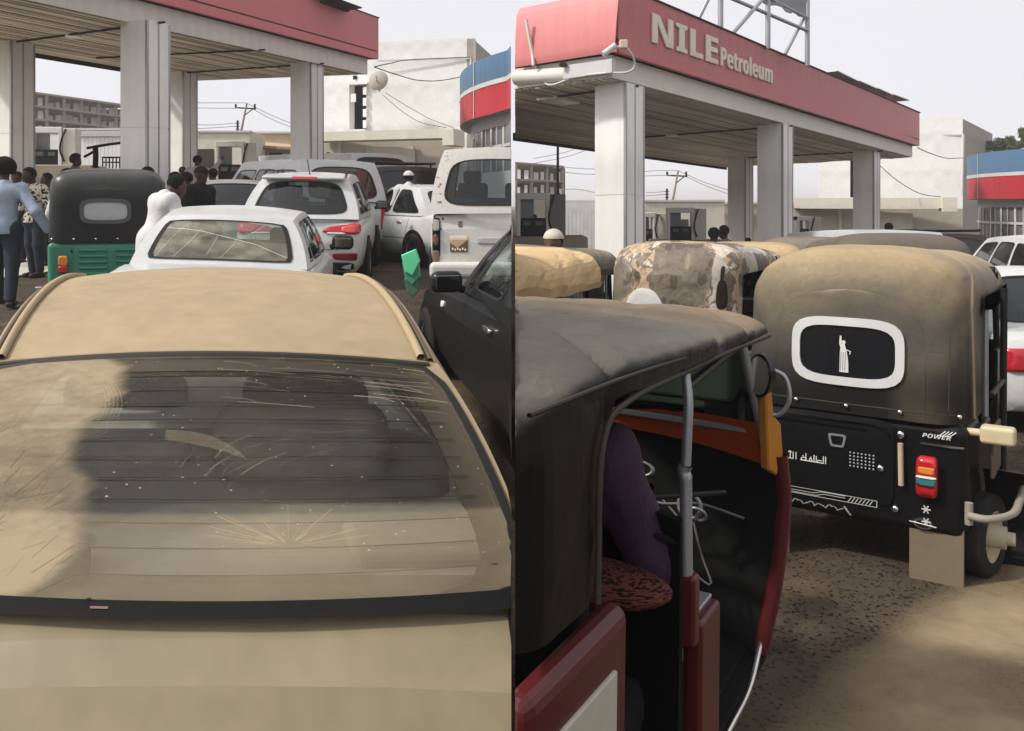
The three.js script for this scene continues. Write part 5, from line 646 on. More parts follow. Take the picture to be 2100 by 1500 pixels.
function rickshaw(o) {
  const t = thing('auto_rickshaw', o.label, 'rickshaw', V(0, 0, 0), 0, o.group);
  const w = o.w ?? 0.64, L = o.L ?? 2.3, top = o.top ?? 1.72, low = o.low ?? 0.86, hp = { w, top, eave: o.eave ?? 1.47, low, L, flap: o.flap ?? 0.42, ...o.hood };
  const hg = hood(hp); const uvg = hg; tintY(hg, o.tint ?? dustTint([0.018, 0.018, 0.018], [0.36, 0.27, 0.15], low + 0.3, top, o.dust ?? 1));
  const hm = part('canvas_hood', [hg], o.hoodMat ?? mat([1, 1, 1], { vertexColors: true, map: T.cloth, roughness: o.hr ?? 0.62, bumpMap: T.crease, bumpScale: 0.003 }), t);
  const m = o.body, m2 = o.cowl ?? m, blk = M.plastic;
  // tub at the back
  const tub = merge([rbx(w * 2 - 0.02, low - (o.tubY ?? 0.33), 0.5, 0.06, 0, (low + (o.tubY ?? 0.33)) / 2 - 0.005, -0.27), rbx(w * 2 - 0.12, 0.16, 0.3, 0.04, 0, 0.33, -0.2)]); const bm = part('rear_body', [tub], m, t); const W = wrapper([tub], 'z+'), H = wrapper([hg], 'z+'), Hx = wrapper([hg], 'x+');
  // sides, floor, front cowl, windscreen
  for (const s of [-1, 1]) { part('side_panel', [rbx(0.04, 0.34, 0.55, 0.015, s * (w - 0.03), 0.55, -0.75), rbx(0.05, 0.06, L - 0.7, 0.02, s * (w - 0.06), 0.36, -0.5 - (L - 0.5) / 2)], m, t); part('roof_post', [bar(V(s * (w - 0.04), 0.5, -1.02), V(s * (w - 0.05), hp.eave + 0.03, -1.1), 0.018), ], o.postM ?? M.steel, t); part('front_post', [bar(V(s * 0.5, 1.0, -L + 0.02), V(s * (w - 0.1), hp.eave + 0.08, -L + 0.22), 0.022)], blk, t); }
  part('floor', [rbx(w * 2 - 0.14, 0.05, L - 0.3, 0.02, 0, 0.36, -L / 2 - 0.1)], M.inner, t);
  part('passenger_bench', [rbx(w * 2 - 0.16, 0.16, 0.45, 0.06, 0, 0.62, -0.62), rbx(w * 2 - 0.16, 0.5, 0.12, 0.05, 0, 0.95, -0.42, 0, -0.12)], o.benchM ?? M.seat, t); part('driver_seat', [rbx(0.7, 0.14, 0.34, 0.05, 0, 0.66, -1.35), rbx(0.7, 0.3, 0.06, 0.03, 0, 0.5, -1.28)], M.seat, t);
  { const cp = (s) => [V(s * 0.34, 0.36, -L - 0.22), V(s * 0.5, 0.7, -L - 0.12), V(s * 0.54, 1.02, -L + 0.02)], a = cp(-1), b = cp(1); const S = (u, v) => { const q = v * 2, i = Math.min(1, Math.floor(q)), f = q - i, p = a[i].clone().lerp(a[i + 1], f), r = b[i].clone().lerp(b[i + 1], f), k = p.lerp(r, u); k.z -= 0.14 * Math.sin(u * Math.PI); return k; }; const cw = part('front_cowl', [metres(grid(S, 12, 8)), metres(grid(S, 12, 8, -0.03))], m2, t); for (const s of [-1, 1]) part('cowl_side', [rbx(0.03, 0.66, 0.4, 0.012, s * 0.52, 0.68, -L + 0.12)], m2, t); part('head_lamp', [new THREE.SphereGeometry(0.085, 16, 10).scale(1, 1, 0.5).translate(0, 0.78, -L - 0.28)], M.clearLamp, cw); part('front_mudguard', [new THREE.CylinderGeometry(0.27, 0.27, 0.16, 18, 1, false, -1.3, 2.6).rotateZ(Math.PI / 2).translate(0, 0.22, -L + 0.1)], m2, t); }
  part('windscreen', [(() => { const S = coons(bz(V(-0.53, 1.03, -L + 0.01), V(0.53, 1.03, -L + 0.01), V(0, 0, -0.1)), bz(V(-w + 0.12, hp.eave + 0.1, -L + 0.24), V(w - 0.12, hp.eave + 0.1, -L + 0.24), V(0, 0, -0.06)), bz(V(-0.53, 1.03, -L + 0.01), V(-w + 0.12, hp.eave + 0.1, -L + 0.24)), bz(V(0.53, 1.03, -L + 0.01), V(w - 0.12, hp.eave + 0.1, -L + 0.24))); return grid(S, 8, 4); })()], M.glass, t); part('screen_frame', [tube([V(-0.54, 1.03, -L + 0.01), V(0, 1.03, -L - 0.06), V(0.54, 1.03, -L + 0.01)], 0.02, 12), tube([V(-w + 0.1, hp.eave + 0.1, -L + 0.22), V(0, hp.eave + 0.11, -L + 0.17), V(w - 0.1, hp.eave + 0.1, -L + 0.22)], 0.022, 12)], blk, t);
  part('handlebar', [tube([V(-0.36, 0.98, -L + 0.42), V(-0.12, 0.94, -L + 0.3), V(0.12, 0.94, -L + 0.3), V(0.36, 0.98, -L + 0.42)], 0.016, 14), bar(V(0, 0.94, -L + 0.3), V(0, 0.4, -L + 0.12), 0.03)], M.plastic, t);
  const wR = wheel(t, o.wx ?? (w - 0.05), 0.22, -0.32, 0.22, 0.11, o.rimM ?? M.rim); if (o.wx) wR.rotation.y = -0.22; wheel(t, -(o.wx ?? (w - 0.05)), 0.22, -0.32, 0.22, 0.11, o.rimM ?? M.rim); wheel(t, 0, 0.22, -L + 0.1, 0.22, 0.1);
  for (const s of [-1, 1]) { part('mud_flap', [rbx(0.26, o.flapH ?? 0.26, 0.012, 0.004, s * (o.flapX ?? (w - 0.13)), 0.20, -0.04)], o.flapM ?? M.rubber, t); }
  if (o.studs) for (let i = 0; i < o.studs; i++) { const x = lerp(-w + 0.06, w - 0.06, i / (o.studs - 1)), p = H(x, low + 0.035, 0.004); if (p) part('stud', [new THREE.SphereGeometry(0.014, 8, 6).translate(p.x, p.y, p.z)], M.chrome, hm); }
  if (o.win) { const [x0, y0, x1, y1, fw] = o.win, oo = rrect(x0 - fw, y0 - fw, x1 + fw, y1 + fw, 4.2, 48), oi = rrect(x0, y0, x1, y1, 4.2, 48); part('window_frame', [wrapRing(H, oo, oi, 0.014)], o.winFrame ?? M.white, hm); part('rear_window', [wrapPane(H, oi, 0.004, 3, false)], o.winM ?? M.tint, hm); }
  o.H = H; o.Wb = W; o.Hx = Hx; o.hm = hm; o.bm = bm; return t;
}
function setRick(t, px, d, yaw, g, dy = 0, s = 1) { t.rotation.order = 'YXZ'; t.position.set((px - CX) / F * d, g(d) + dy, -d); t.rotation.y = yaw; t.rotation.x = (g === gL ? 1 : -1) * 0.036 * Math.cos(yaw); t.scale.setScalar(s); t.updateMatrixWorld(true); return t; }
const tail = (t, W, x0, y0, x1, y1, off = 0.03) => { const a = part('tail_lamp', [wrapPane(W, rrect(x0, y0, x1, y1, 6), off)], M.red, t); return a; };
// green rickshaw, left yard
{
  const green = paint([0.04, 0.20, 0.135], { roughness: 0.5, clearcoat: 0.3 });
  const o = { label: 'green rickshaw with a black hood and pale rear window in the left yard', body: green, tint: dustTint([0.022, 0.022, 0.022], [0.07, 0.07, 0.066], 1.3, 1.75), hr: 0.32, studs: 6, win: [-0.245, 1.16, 0.225, 1.37, 0.045], winFrame: mat([0.10, 0.10, 0.10], { roughness: 0.5 }), winM: paint([0.42, 0.43, 0.44], { roughness: 0.25 }), hood: { wrinkle: 0.004, rr: 0.2, sh: 0.3 }, low: 0.9, w: 0.65, top: 1.76 };
  const t = rickshaw(o), W = o.Wb; const lid = part('engine_lid', [wrapPane(W, rrect(-0.36, 0.40, 0.5, 0.86, 12), 0.012)], green, o.bm);
  for (let r = 0; r < 6; r++) for (const [a, b] of [[-0.3, -0.0], [0.1, 0.42]]) { const y = 0.80 - r * 0.07, p = W(a, y, 0.014), q = W(b, y, 0.014); part('louver', [bar(p, q, 0.02, 8)], green, lid); }
  const l = part('tail_lamp', [wrapPane(W, rrect(-0.52, 0.62, -0.42, 0.74, 5), 0.04)], M.amber, t); part('lamp_lens', [wrapPane(W, rrect(-0.52, 0.54, -0.42, 0.62, 5), 0.042)], M.red, l); for (const [x, y] of [[-0.38, 0.79], [-0.38, 0.42], [0.53, 0.8], [0.53, 0.44]]) part('bolt', [new THREE.SphereGeometry(0.014, 8, 6).translate(...W(x, y, 0.005).toArray())], M.plastic, o.bm);
  part('bumper_bracket', [rbx(0.12, 0.05, 0.06, 0.01, -0.7, 0.36, -0.02)], M.chrome, t);
  setRick(t, 219, 10.5, 0.36, gL, -0.0);
}
// the large black rickshaw, right yard
const arabic = canvasTex(256, 64, (x, w, h) => { x.clearRect(0, 0, w, h); x.strokeStyle = '#d8d8d4'; x.lineWidth = 5; x.lineCap = 'round'; x.lineJoin = 'round'; const L = (...p) => { x.beginPath(); x.moveTo(p[0], p[1]); for (let i = 2; i < p.length; i += 2) x.lineTo(p[i], p[i + 1]); x.stroke(); }, dot = (a, b) => { x.fillStyle = '#d8d8d4'; x.beginPath(); x.arc(a, b, 3.4, 0, 7); x.fill(); }, C = (a, b, r, s, e) => { x.beginPath(); x.arc(a, b, r, s, e); x.stroke(); };
  // right to left: alif, lam-ha, alif, fa, za  /  the divine name
  L(246, 10, 246, 46); L(234, 10, 234, 46, 222, 46); L(224, 34, 206, 34); L(222, 46, 200, 46, 206, 36); L(196, 14, 196, 46, 188, 46); L(184, 10, 184, 46); L(182, 46, 150, 46); C(166, 38, 7, 0, 6.3); dot(166, 24); L(150, 46, 112, 46); x.beginPath(); x.ellipse(128, 38, 14, 8, -0.1, 0, 6.3); x.stroke(); L(140, 8, 140, 44); dot(124, 22); L(86, 10, 86, 46); L(70, 10, 70, 46, 60, 46); L(54, 10, 54, 46, 40, 46); L(52, 46, 20, 46); C(30, 38, 8, 0, 6.3); L(44, 12, 52, 6, 60, 12); });
{
  const bk = paint([0.004, 0.004, 0.0045], { clearcoat: 0.22, clearcoatRoughness: 0.1, map: null, roughness: 0.6, specularIntensity: 0.2 });
  const o = { label: 'large black rickshaw with a dusty hood and a white rimmed rear window', body: bk, studs: 5, win: [-0.25, 1.03, 0.25, 1.31, 0.045], winFrame: mat([0.62, 0.62, 0.6], { map: T.streak }), winM: mat([0.012, 0.012, 0.014], { phys: true, roughness: 0.12, clearcoat: 0.6, map: null }), hood: { N: 72, n2: 50, wrinkle: 0.008, folds: 0.009, rr: 0.2, sh: 0.36, pw: 3.2, rearDrop: 0.02, front: 0.05, tumble: 0.04 }, tint: (x, y, z, nx, ny, nz) => { const f = fbm(x * 3 + 9, y * 3 + z * 2 + 9, 1e6, 4) - 0.5, up = Math.max(0, ny), t = clamp(sst(1.22, 1.74, y) * 0.52 + up * up * 0.5 + 0.5 * f, 0, 1); const lo = sst(0.92, 1.3, y) * 0.085 + 0.1 * Math.max(0, f); return [lerp(0.012 + lo, 0.42, t), lerp(0.012 + lo * 0.88, 0.31, t), lerp(0.011 + lo * 0.7, 0.165, t)]; }, hr: 0.5, low: 0.84, w: 0.605, top: 1.73, flap: 0.55, L: 2.35, rimM: mat([0.45, 0.38, 0.27], { map: T.dust }), flapM: mat([0.19, 0.15, 0.10], { map: T.grime, roughness: 0.95 }), flapH: 0.41, flapX: 0.445, tubY: 0.25, wx: 0.635 };
  const t = rickshaw(o), W = o.Wb;
  // decal figure in the rear window: a plain robed figure with a raised arm
  const fig = canvasTex(64, 128, (x, w, h) => { x.clearRect(0, 0, w, h); x.fillStyle = '#dcdcd6'; x.beginPath(); x.moveTo(18, 124); x.lineTo(20, 62); x.lineTo(22, 46); x.lineTo(18, 34); x.lineTo(20, 8); x.lineTo(25, 8); x.lineTo(26, 34); x.lineTo(34, 30); x.lineTo(38, 44); x.lineTo(42, 60); x.lineTo(46, 92); x.lineTo(46, 124); x.fill(); x.beginPath(); x.arc(32, 28, 6, 0, 7); x.fill(); x.strokeStyle = '#dcdcd6'; x.lineWidth = 3; x.beginPath(); x.moveTo(40, 52); x.lineTo(52, 56); x.lineTo(50, 66); x.stroke(); x.strokeStyle = 'rgba(60,60,60,0.6)'; x.lineWidth = 2; for (const a of [24, 31, 38]) { x.beginPath(); x.moveTo(a, 60); x.lineTo(a - 3, 118); x.stroke(); } });
  part('decal', [wrapPane(o.H, rrect(-0.065, 1.05, 0.045, 1.27, 30), 0.009, 3, false)], mat([0.85, 0.85, 0.85], { map: fig, transparent: true }), o.hm);
  // engine lid with raised ribs, emblem, vents, handle, script
  const lid = part('engine_lid', [wrapPane(W, rrect(-0.5, 0.36, 0.24, 0.815, 14), 0.010)], bk, o.bm);
  part('lid_rib', [wrapStrip(W, [[-0.44, 0.795], [0.12, 0.795], [0.19, 0.78], [0.21, 0.74]], 0.016, 0.022, 0.03)], bk, lid); part('lid_rib', [wrapStrip(W, [[-0.44, 0.765], [0.10, 0.765]], 0.012, 0.022, 0.03)], bk, lid);
  part('emblem', [wrapRing(W, quad([[-0.085, 0.64], [-0.015, 0.64], [0.0, 0.71], [-0.10, 0.71]], 8), quad([[-0.076, 0.65], [-0.024, 0.65], [-0.014, 0.70], [-0.086, 0.70]], 8), 0.018)], M.steel, lid);
  for (let r = 0; r < 5; r++) part('vent_hole', Array.from({ length: 7 }, (_, i) => new THREE.SphereGeometry(0.006, 6, 4).translate(...W(0.02 + i * 0.02, 0.62 - r * 0.018, 0.013).toArray())), M.steel, lid);
  part('script_decal', [wrapPane(W, rrect(-0.36, 0.52, -0.10, 0.585, 30), 0.016, 2, false)], mat([0.9, 0.9, 0.9], { map: arabic, transparent: true }), lid);
  part('lid_handle', [bar(W(0.275, 0.71, 0.02), W(0.28, 0.49, 0.02), 0.014, 10)], mat([0.5, 0.42, 0.28]), lid);
  for (const [x, y, r] of [[0.175, 0.56, 0.018], [0.275, 0.755, 0.02], [0.25, 0.36, 0.018]]) part('lock_knob', [new THREE.SphereGeometry(r, 12, 8).scale(1, 1, 0.6).translate(...W(x, y, 0.016).toArray())], M.chrome, lid);
  const band = canvasTex(512, 48, (x, w, h) => { x.clearRect(0, 0, w, h); x.fillStyle = x.strokeStyle = '#b9b9b6'; x.lineWidth = 4; x.strokeRect(4, 6, 500, 36); for (let i = 0; i < 7; i++) { x.beginPath(); x.moveTo(20 + i * 14, 40); x.lineTo(34 + i * 14, 10); x.stroke(); x.beginPath(); x.moveTo(390 + i * 14, 40); x.lineTo(404 + i * 14, 10); x.stroke(); } x.beginPath(); x.moveTo(130, 24); x.lineTo(250, 24); x.lineTo(280, 10); x.lineTo(380, 10); x.moveTo(130, 36); x.lineTo(260, 36); x.lineTo(290, 22); x.lineTo(380, 22); x.stroke(); });
  part('stripe_decal', [wrapPane(W, rrect(-0.5, 0.345, 0.17, 0.39, 40), 0.02, 2, false)], mat([0.8, 0.8, 0.8], { map: band, transparent: true }), o.bm);
  const scr = canvasTex(256, 64, (x, w, h) => { x.clearRect(0, 0, w, h); x.strokeStyle = '#a8a8a4'; x.lineWidth = 4; x.lineCap = 'round'; seed = 3; x.beginPath(); x.moveTo(10, 44); for (let i = 0; i < 12; i++) x.quadraticCurveTo(20 + i * 18, 6 + (i % 3) * 12, 26 + i * 18, 40 - (i % 2) * 14); x.stroke(); x.lineWidth = 7; x.beginPath(); x.moveTo(228, 14); x.lineTo(246, 54); x.stroke(); });
  part('script_decal', [wrapPane(W, rrect(-0.4, 0.275, 0.04, 0.335, 40), 0.016, 2, false)], mat([0.7, 0.7, 0.7], { map: scr, transparent: true }), o.bm);
  const l = part('tail_lamp', [wrapPane(W, rrect(0.355, 0.455, 0.455, 0.66, 7), 0.045)], M.red, t); part('lamp_lens', [wrapPane(W, rrect(0.365, 0.575, 0.445, 0.61, 9), 0.05)], M.amber, l); part('reflector_strip', [wrapPane(W, rrect(0.357, 0.515, 0.453, 0.555, 6), 0.055)], paint([0.05, 0.2, 0.22], { map: null, metalness: 0.4 }), l); part('lamp_line', [wrapPane(W, rrect(0.357, 0.555, 0.453, 0.564, 8), 0.06)], M.clearLamp, l);
  const lo = canvasTex(128, 64, (x, w, h) => { x.clearRect(0, 0, w, h); x.fillStyle = '#c9c9c6'; x.font = 'bold italic 30px sans-serif'; x.fillText('POWER', 4, 50); x.strokeStyle = '#c9c9c6'; x.lineWidth = 4; for (let i = 0; i < 4; i++) { x.beginPath(); x.moveTo(66 + i * 12, 34); x.lineTo(90 + i * 12, 6); x.stroke(); } }); part('script_decal', [wrapPane(W, rrect(0.37, 0.745, 0.54, 0.805, 30), 0.012, 2, false)], mat([0.9, 0.9, 0.9], { map: lo, transparent: true }), o.bm);
  for (const y of [0.32, 0.385]) part('star_decal', [0, 1.05, 2.1].map(a => bar(W(0.40 - Math.cos(a) * 0.022, y - Math.sin(a) * 0.022, 0.012), W(0.40 + Math.cos(a) * 0.022, y + Math.sin(a) * 0.022, 0.012), 0.004, 5)), mat([0.55, 0.55, 0.53]), o.bm);
  part('badge_ring', [wrapRing(W, rrect(0.34, 0.28, 0.43, 0.335, 2.4), rrect(0.352, 0.29, 0.418, 0.325, 2.4), 0.012), bar(W(0.32, 0.31, 0.014), W(0.45, 0.302, 0.014), 0.006)], M.chrome, o.bm);
  // right side: cream indicator, guard bar, pale side panel, step
  part('indicator', [rbx(0.16, 0.09, 0.1, 0.02, 0.72, 0.80, -0.1), bar(V(0.58, 0.80, -0.1), V(0.66, 0.80, -0.1), 0.02)], mat([0.6, 0.5, 0.32], { roughness: 0.4 }), t);
  part('guard_bar', [tube([V(0.60, 0.40, 0.02), V(0.68, 0.40, 0.03), V(0.78, 0.41, -0.1), V(0.80, 0.43, -0.3), V(0.80, 0.45, -0.5)], 0.02, 24, 6), bar(V(0.60, 0.35, 0.0), V(0.60, 0.46, 0.0), 0.02)], mat([0.30, 0.27, 0.22]), t);
  part('fender', [new THREE.CylinderGeometry(0.31, 0.31, 0.22, 22, 1, true, Math.PI * 0.5, Math.PI).rotateZ(Math.PI / 2).translate(0.72, 0.26, -0.32)], bk, t); part('side_apron', [rbx(0.02, 0.26, 0.34, 0.01, 0.685, 0.68, -0.35)], mat([0.12, 0.085, 0.06]), t); part('axle_hub', [bar(V(0.60, 0.22, -0.32), V(0.74, 0.22, -0.32), 0.06, 12), bar(V(0.72, 0.22, -0.32), V(0.78, 0.22, -0.32), 0.035, 10)], mat([0.5, 0.44, 0.33]), t);
  part('chrome_line', [wrapStrip(W, [[0.37, 0.725], [0.57, 0.725]], 0.012, 0.012)], M.chrome, o.bm); part('door_rail', [bar(V(0.66, 0.4, -1.0), V(0.66, 1.5, -1.05), 0.02), bar(V(0.66, 0.95, -0.4), V(0.66, 0.95, -1.1), 0.015)], M.plastic, t);
  part('piping', [tube(Array.from({ length: 12 }, (_, i) => { const y = lerp(0.86, 1.45, i / 11); return V(0.607 - 0.012 * (i / 11), y, -0.15); }).concat([V(0.585, 1.58, -0.24), V(0.565, 1.60, -0.36)]), 0.009, 40, 5)], mat([0.2, 0.15, 0.09]), o.hm);
  part('hood_seam', [wrapStrip(o.H, [[-0.56, 0.885], [0.57, 0.885]], 0.006, 0.003)], mat([0.07, 0.06, 0.05]), o.hm); part('hood_seam', [wrapStrip(o.H, [[0.5, 0.9], [0.505, 1.3]], 0.004, 0.002)], mat([0.12, 0.09, 0.06]), o.hm);
  setRick(t, 1734, 4.78, -0.60, gR, 0, 1.0);
}
function w_(x) { return x; }
// patterned pale rickshaw, seen from the side-rear
{
  const camo = tex(512, (u, v) => { const n = fbm(u * 5 + 0.6 * fbm(u * 6, v * 6, 6, 3), v * 3, 1e6, 5), m = fbm(u * 4 + 3, v * 3 + 5, 1e6, 5), e = fbm(u * 14, v * 9, 1e6, 4); const t = sst(0.46, 0.60, n), q = sst(0.48, 0.58, m), w = sst(0.56, 0.62, e) * 0.7; let a = [lerp(0.78, 0.50, t), lerp(0.68, 0.46, t), lerp(0.56, 0.41, t)]; a = a.map((c, i) => lerp(c, [0.90, 0.87, 0.83][i], q * 0.7)); a = a.map((c, i) => lerp(c, [0.36, 0.31, 0.27][i], w * (1 - q))); const ct = Math.max(sst(0.022, 0.0, Math.abs(n - 0.5)), sst(0.02, 0.0, Math.abs(m - 0.54)), 0.7 * sst(0.015, 0, Math.abs(e - 0.47))) * 0.65; a = a.map((c, i) => lerp(c, [0.27, 0.24, 0.22][i], ct)); const g = 0.9 + 0.2 * fbm(u * 30, v * 30, 30, 2) - 0.1; return a.map(c => c * g); }, true, 0.75);
  const o = { label: 'rickshaw with a pale patterned silvery hood in the middle of the right yard', tint: () => [1, 1, 1], body: paint([0.3, 0.29, 0.27]), hoodMat: mat([0.95, 0.93, 0.9], { map: camo, roughness: 0.5, bumpMap: T.bump, bumpScale: 0.02 }), hood: { wrinkle: 0.02, rr: 0.25, sh: 0.36, front: 0.08 }, L: 2.3, flap: 0.35, low: 0.92, top: 1.74, w: 0.62 };
  const t = rickshaw(o); const md = part('round_mirror', [new THREE.CylinderGeometry(0.075, 0.075, 0.02, 20).rotateX(Math.PI / 2).translate(-0.72, 1.36, 0.0), bar(V(-0.72, 1.3, 0), V(-0.64, 1.2, -0.05), 0.01)], M.plastic, t); part('mirror_glass', [new THREE.CylinderGeometry(0.06, 0.06, 0.01, 20).rotateX(Math.PI / 2).translate(-0.72, 1.36, 0.014)], M.seat, md);
  const Hz = o.H; part('bottle_decal', [wrapPane(Hz, quad([[0.455, 1.16], [0.555, 1.16], [0.54, 1.42], [0.47, 1.42]], 3), 0.008), wrapPane(Hz, rrect(0.49, 1.40, 0.52, 1.54, 4), 0.008)], mat([0.03, 0.018, 0.015]), o.hm); part('white_patch', [wrapPane(Hz, quad([[-0.46, 1.0], [0.06, 1.0], [-0.08, 1.31], [-0.32, 1.32]], 3), 0.01)], mat([0.62, 0.6, 0.57]), o.hm);
  setRick(t, 1362, 8.0, -0.52, gR, 0, 1.0);
}
// tan canvas rickshaw at the far left of the right yard
{
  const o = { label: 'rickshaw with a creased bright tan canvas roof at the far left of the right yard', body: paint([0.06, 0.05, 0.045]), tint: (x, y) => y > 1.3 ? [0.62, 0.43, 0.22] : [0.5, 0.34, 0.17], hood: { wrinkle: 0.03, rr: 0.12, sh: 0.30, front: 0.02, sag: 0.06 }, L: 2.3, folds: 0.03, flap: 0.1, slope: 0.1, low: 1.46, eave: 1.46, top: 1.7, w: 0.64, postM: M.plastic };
  const t = rickshaw(o); setRick(t, 730, 5.2, -0.5, gR, 0, 1.0); clampObj(t, 1, 0.0036);
}
// roofs further back
{
  const far = [
    [1532, 9.8, -0.3, 'rickshaw with a smooth sandy hood left of the large black rickshaw, further back', 1.0, 0, [0.5, 0.37, 0.2]],
    [1655, 11.6, -0.35, 'rickshaw with a flat grey-brown hood beside the middle column', 1.0, 0.06, [0.2, 0.17, 0.13]],
    [1130, 10.6, -0.2, 'rickshaw with a plain sandy hood behind the tan canvas roof', 0.95, 0, [0.5, 0.37, 0.2]],
    [985, 8.2, -0.45, 'rickshaw with a dark dusty hood at the left margin of the right yard', 0.98, 0.02, [0.24, 0.2, 0.15]],
    [1868, 8.0, -0.16, 'rickshaw with a low dark streaked roof directly behind the large black rickshaw', 0.98, 0.13, [0.13, 0.105, 0.085]],
  ];
  for (const [px, d, yaw, label, s, dy, c] of far) { const o = { label, body: M.black, tint: dustTint([0.05, 0.045, 0.04], c, 1.2, 1.7, 1.3), hood: { wrinkle: 0.008, rr: 0.22, sh: 0.3 }, win: [-0.28, 1.12, 0.28, 1.34, 0.03], group: undefined }; const t = rickshaw(o); setRick(t, px, d, yaw, gR, dy, s); if (px < 1300) clampObj(t, 1, 0.0036); }
}
// vans and cars in the right yard
{
  const o = { name: 'parked_van', label: 'white passenger van whose roof shows behind the large black rickshaw', category: 'van', paint: M.white, st: vanSt(0.92, 5.1, 1.12), gh: { zT: -0.05, zRR: -0.3, zRF: -3.5, zWS: -4.5, wB: 0.89, wR: 0.74, hB: 1.11, hBf: 1.05, hR: 1.86, hRf: 1.86, rear: [[0.1, 0.06], [0.9, 0.06], [0.87, 0.82], [0.13, 0.82]], rp: 5, bulB: 0.08, bulT: 0.06, sides: [[0.04, 0.3], [0.33, 0.6], [0.63, 0.93]], sv: [0.1, 0.75] }, glass: M.glassDark, rearGlass: mat([0.05, 0.022, 0.022], { phys: true, roughness: 0.1, clearcoat: 1, map: null }), zw0: -1.0, zw1: -4.2, ww: 0.92, wr: 0.34 };
  setCar(car(o), 1862, 14.2, 0.02, gR, 0, 0);
  const p = { name: 'parked_car', label: 'dark off-road car with a roof rack right of the white van roof', category: 'car', paint: paint([0.018, 0.010, 0.010], { map: null }), st: vanSt(0.9, 4.6, 1.05), gh: { zT: -0.06, zRR: -0.28, zRF: -2.7, zWS: -3.3, wB: 0.86, wR: 0.72, hB: 1.04, hBf: 1.0, hR: 1.7, hRf: 1.7, rear: rq(0.1, 0.08, 0.9, 0.85), rp: 8, sides: [[0.05, 0.3], [0.34, 0.62], [0.66, 0.93]], sv: [0.1, 0.8] }, glass: M.tint, zw0: -0.95, zw1: -3.6, ww: 0.9, wr: 0.37 };
  const d = car(p); for (const s of [-1, 1]) part('rack_rail', [bar(V(s * 0.62, 1.80, -0.3), V(s * 0.62, 1.80, -2.7), 0.03)], M.plastic, p.cab); for (let i = 0; i < 6; i++) part('rack_bar', [bar(V(-0.66, 1.80, -0.35 - i * 0.46), V(0.66, 1.80, -0.35 - i * 0.46), 0.02)], M.plastic, p.cab); setCar(d, 1962, 17.5, -0.05, gR, 0, 0.12);
  const w = 0.92, q = { name: 'parked_car', label: 'white tall car with red tail lamp cut by the right edge of the photo', category: 'car', paint: M.white, st: [[0.02, 0.80, 0.84, 0.36], [-0.04, 0.87, 0.98, 0.30], [-0.18, 0.905, 1.04, 0.27], [-0.6, w, 1.06, 0.26], [-2.4, w, 1.02, 0.26], [-3.9, 0.87, 0.9, 0.28], [-4.62, 0.7, 0.6, 0.4]], gh: { zT: -0.10, zRR: -0.62, zRF: -2.6, zWS: -3.35, wB: 0.84, wR: 0.62, hB: 1.05, hBf: 1.0, hR: 1.63, hRf: 1.66, rear: [[0.09, 0.1], [0.91, 0.1], [0.88, 0.86], [0.12, 0.86]], rp: 6, bulB: 0.10, bulT: 0.08, arch: 0.05, sideB: 0.05, sides: [[0.1, 0.3], [0.34, 0.6], [0.64, 0.93]] }, glass: M.tint, zw0: -0.95, zw1: -3.65, ww: 0.92, wr: 0.35 };
  const e = car(q); for (const s of [-1, 1]) part('tail_lamp', [wrapPane(q.W, quad([[s * 0.4, 0.85], [s * 0.86, 0.83], [s * 0.86, 1.0], [s * 0.45, 0.95]], 5), 0.02)], M.red, e); part('spoiler', [rbx(1.2, 0.06, 0.3, 0.024, 0, 1.655, -0.55, 0, 0.12)], M.white, q.cab); part('brake_lamp', [rbx(0.4, 0.05, 0.03, 0.01, 0, 1.642, -0.395)], M.red, q.cab); part('aerial', [bar(V(0.05, 1.69, -0.75), V(0.02, 1.85, -0.7), 0.007)], M.plastic, q.cab); setCar(e, 2300, 10.2, -0.2, gR, 0, 0.1);
  const n = { name: 'parked_car', label: 'white car beyond the open side of the large black rickshaw, lowest at the right edge', category: 'car', paint: M.white, st: sedanSt(0.82, 0.9, 0.93), gh: { zT: -0.55, zRR: -1.15, zRF: -2.25, zWS: -3.1, wB: 0.75, wR: 0.56, hB: 0.92, hBf: 0.88, hR: 1.42, hRf: 1.42, sides: [[0.1, 0.5], [0.54, 0.92]] }, glass: M.tint, zw0: -0.95, zw1: -3.4, ww: 0.82 }; const nt = car(n); part('tail_lamp', [wrapPane(n.W, rrect(-0.76, 0.6, -0.5, 0.8, 5), 0.02)], M.red, nt); part('tail_lamp', [wrapPane(n.W, rrect(0.5, 0.6, 0.76, 0.8, 5), 0.02)], M.red, nt); setCar(nt, 2255, 7.6, -0.2, gR);
}
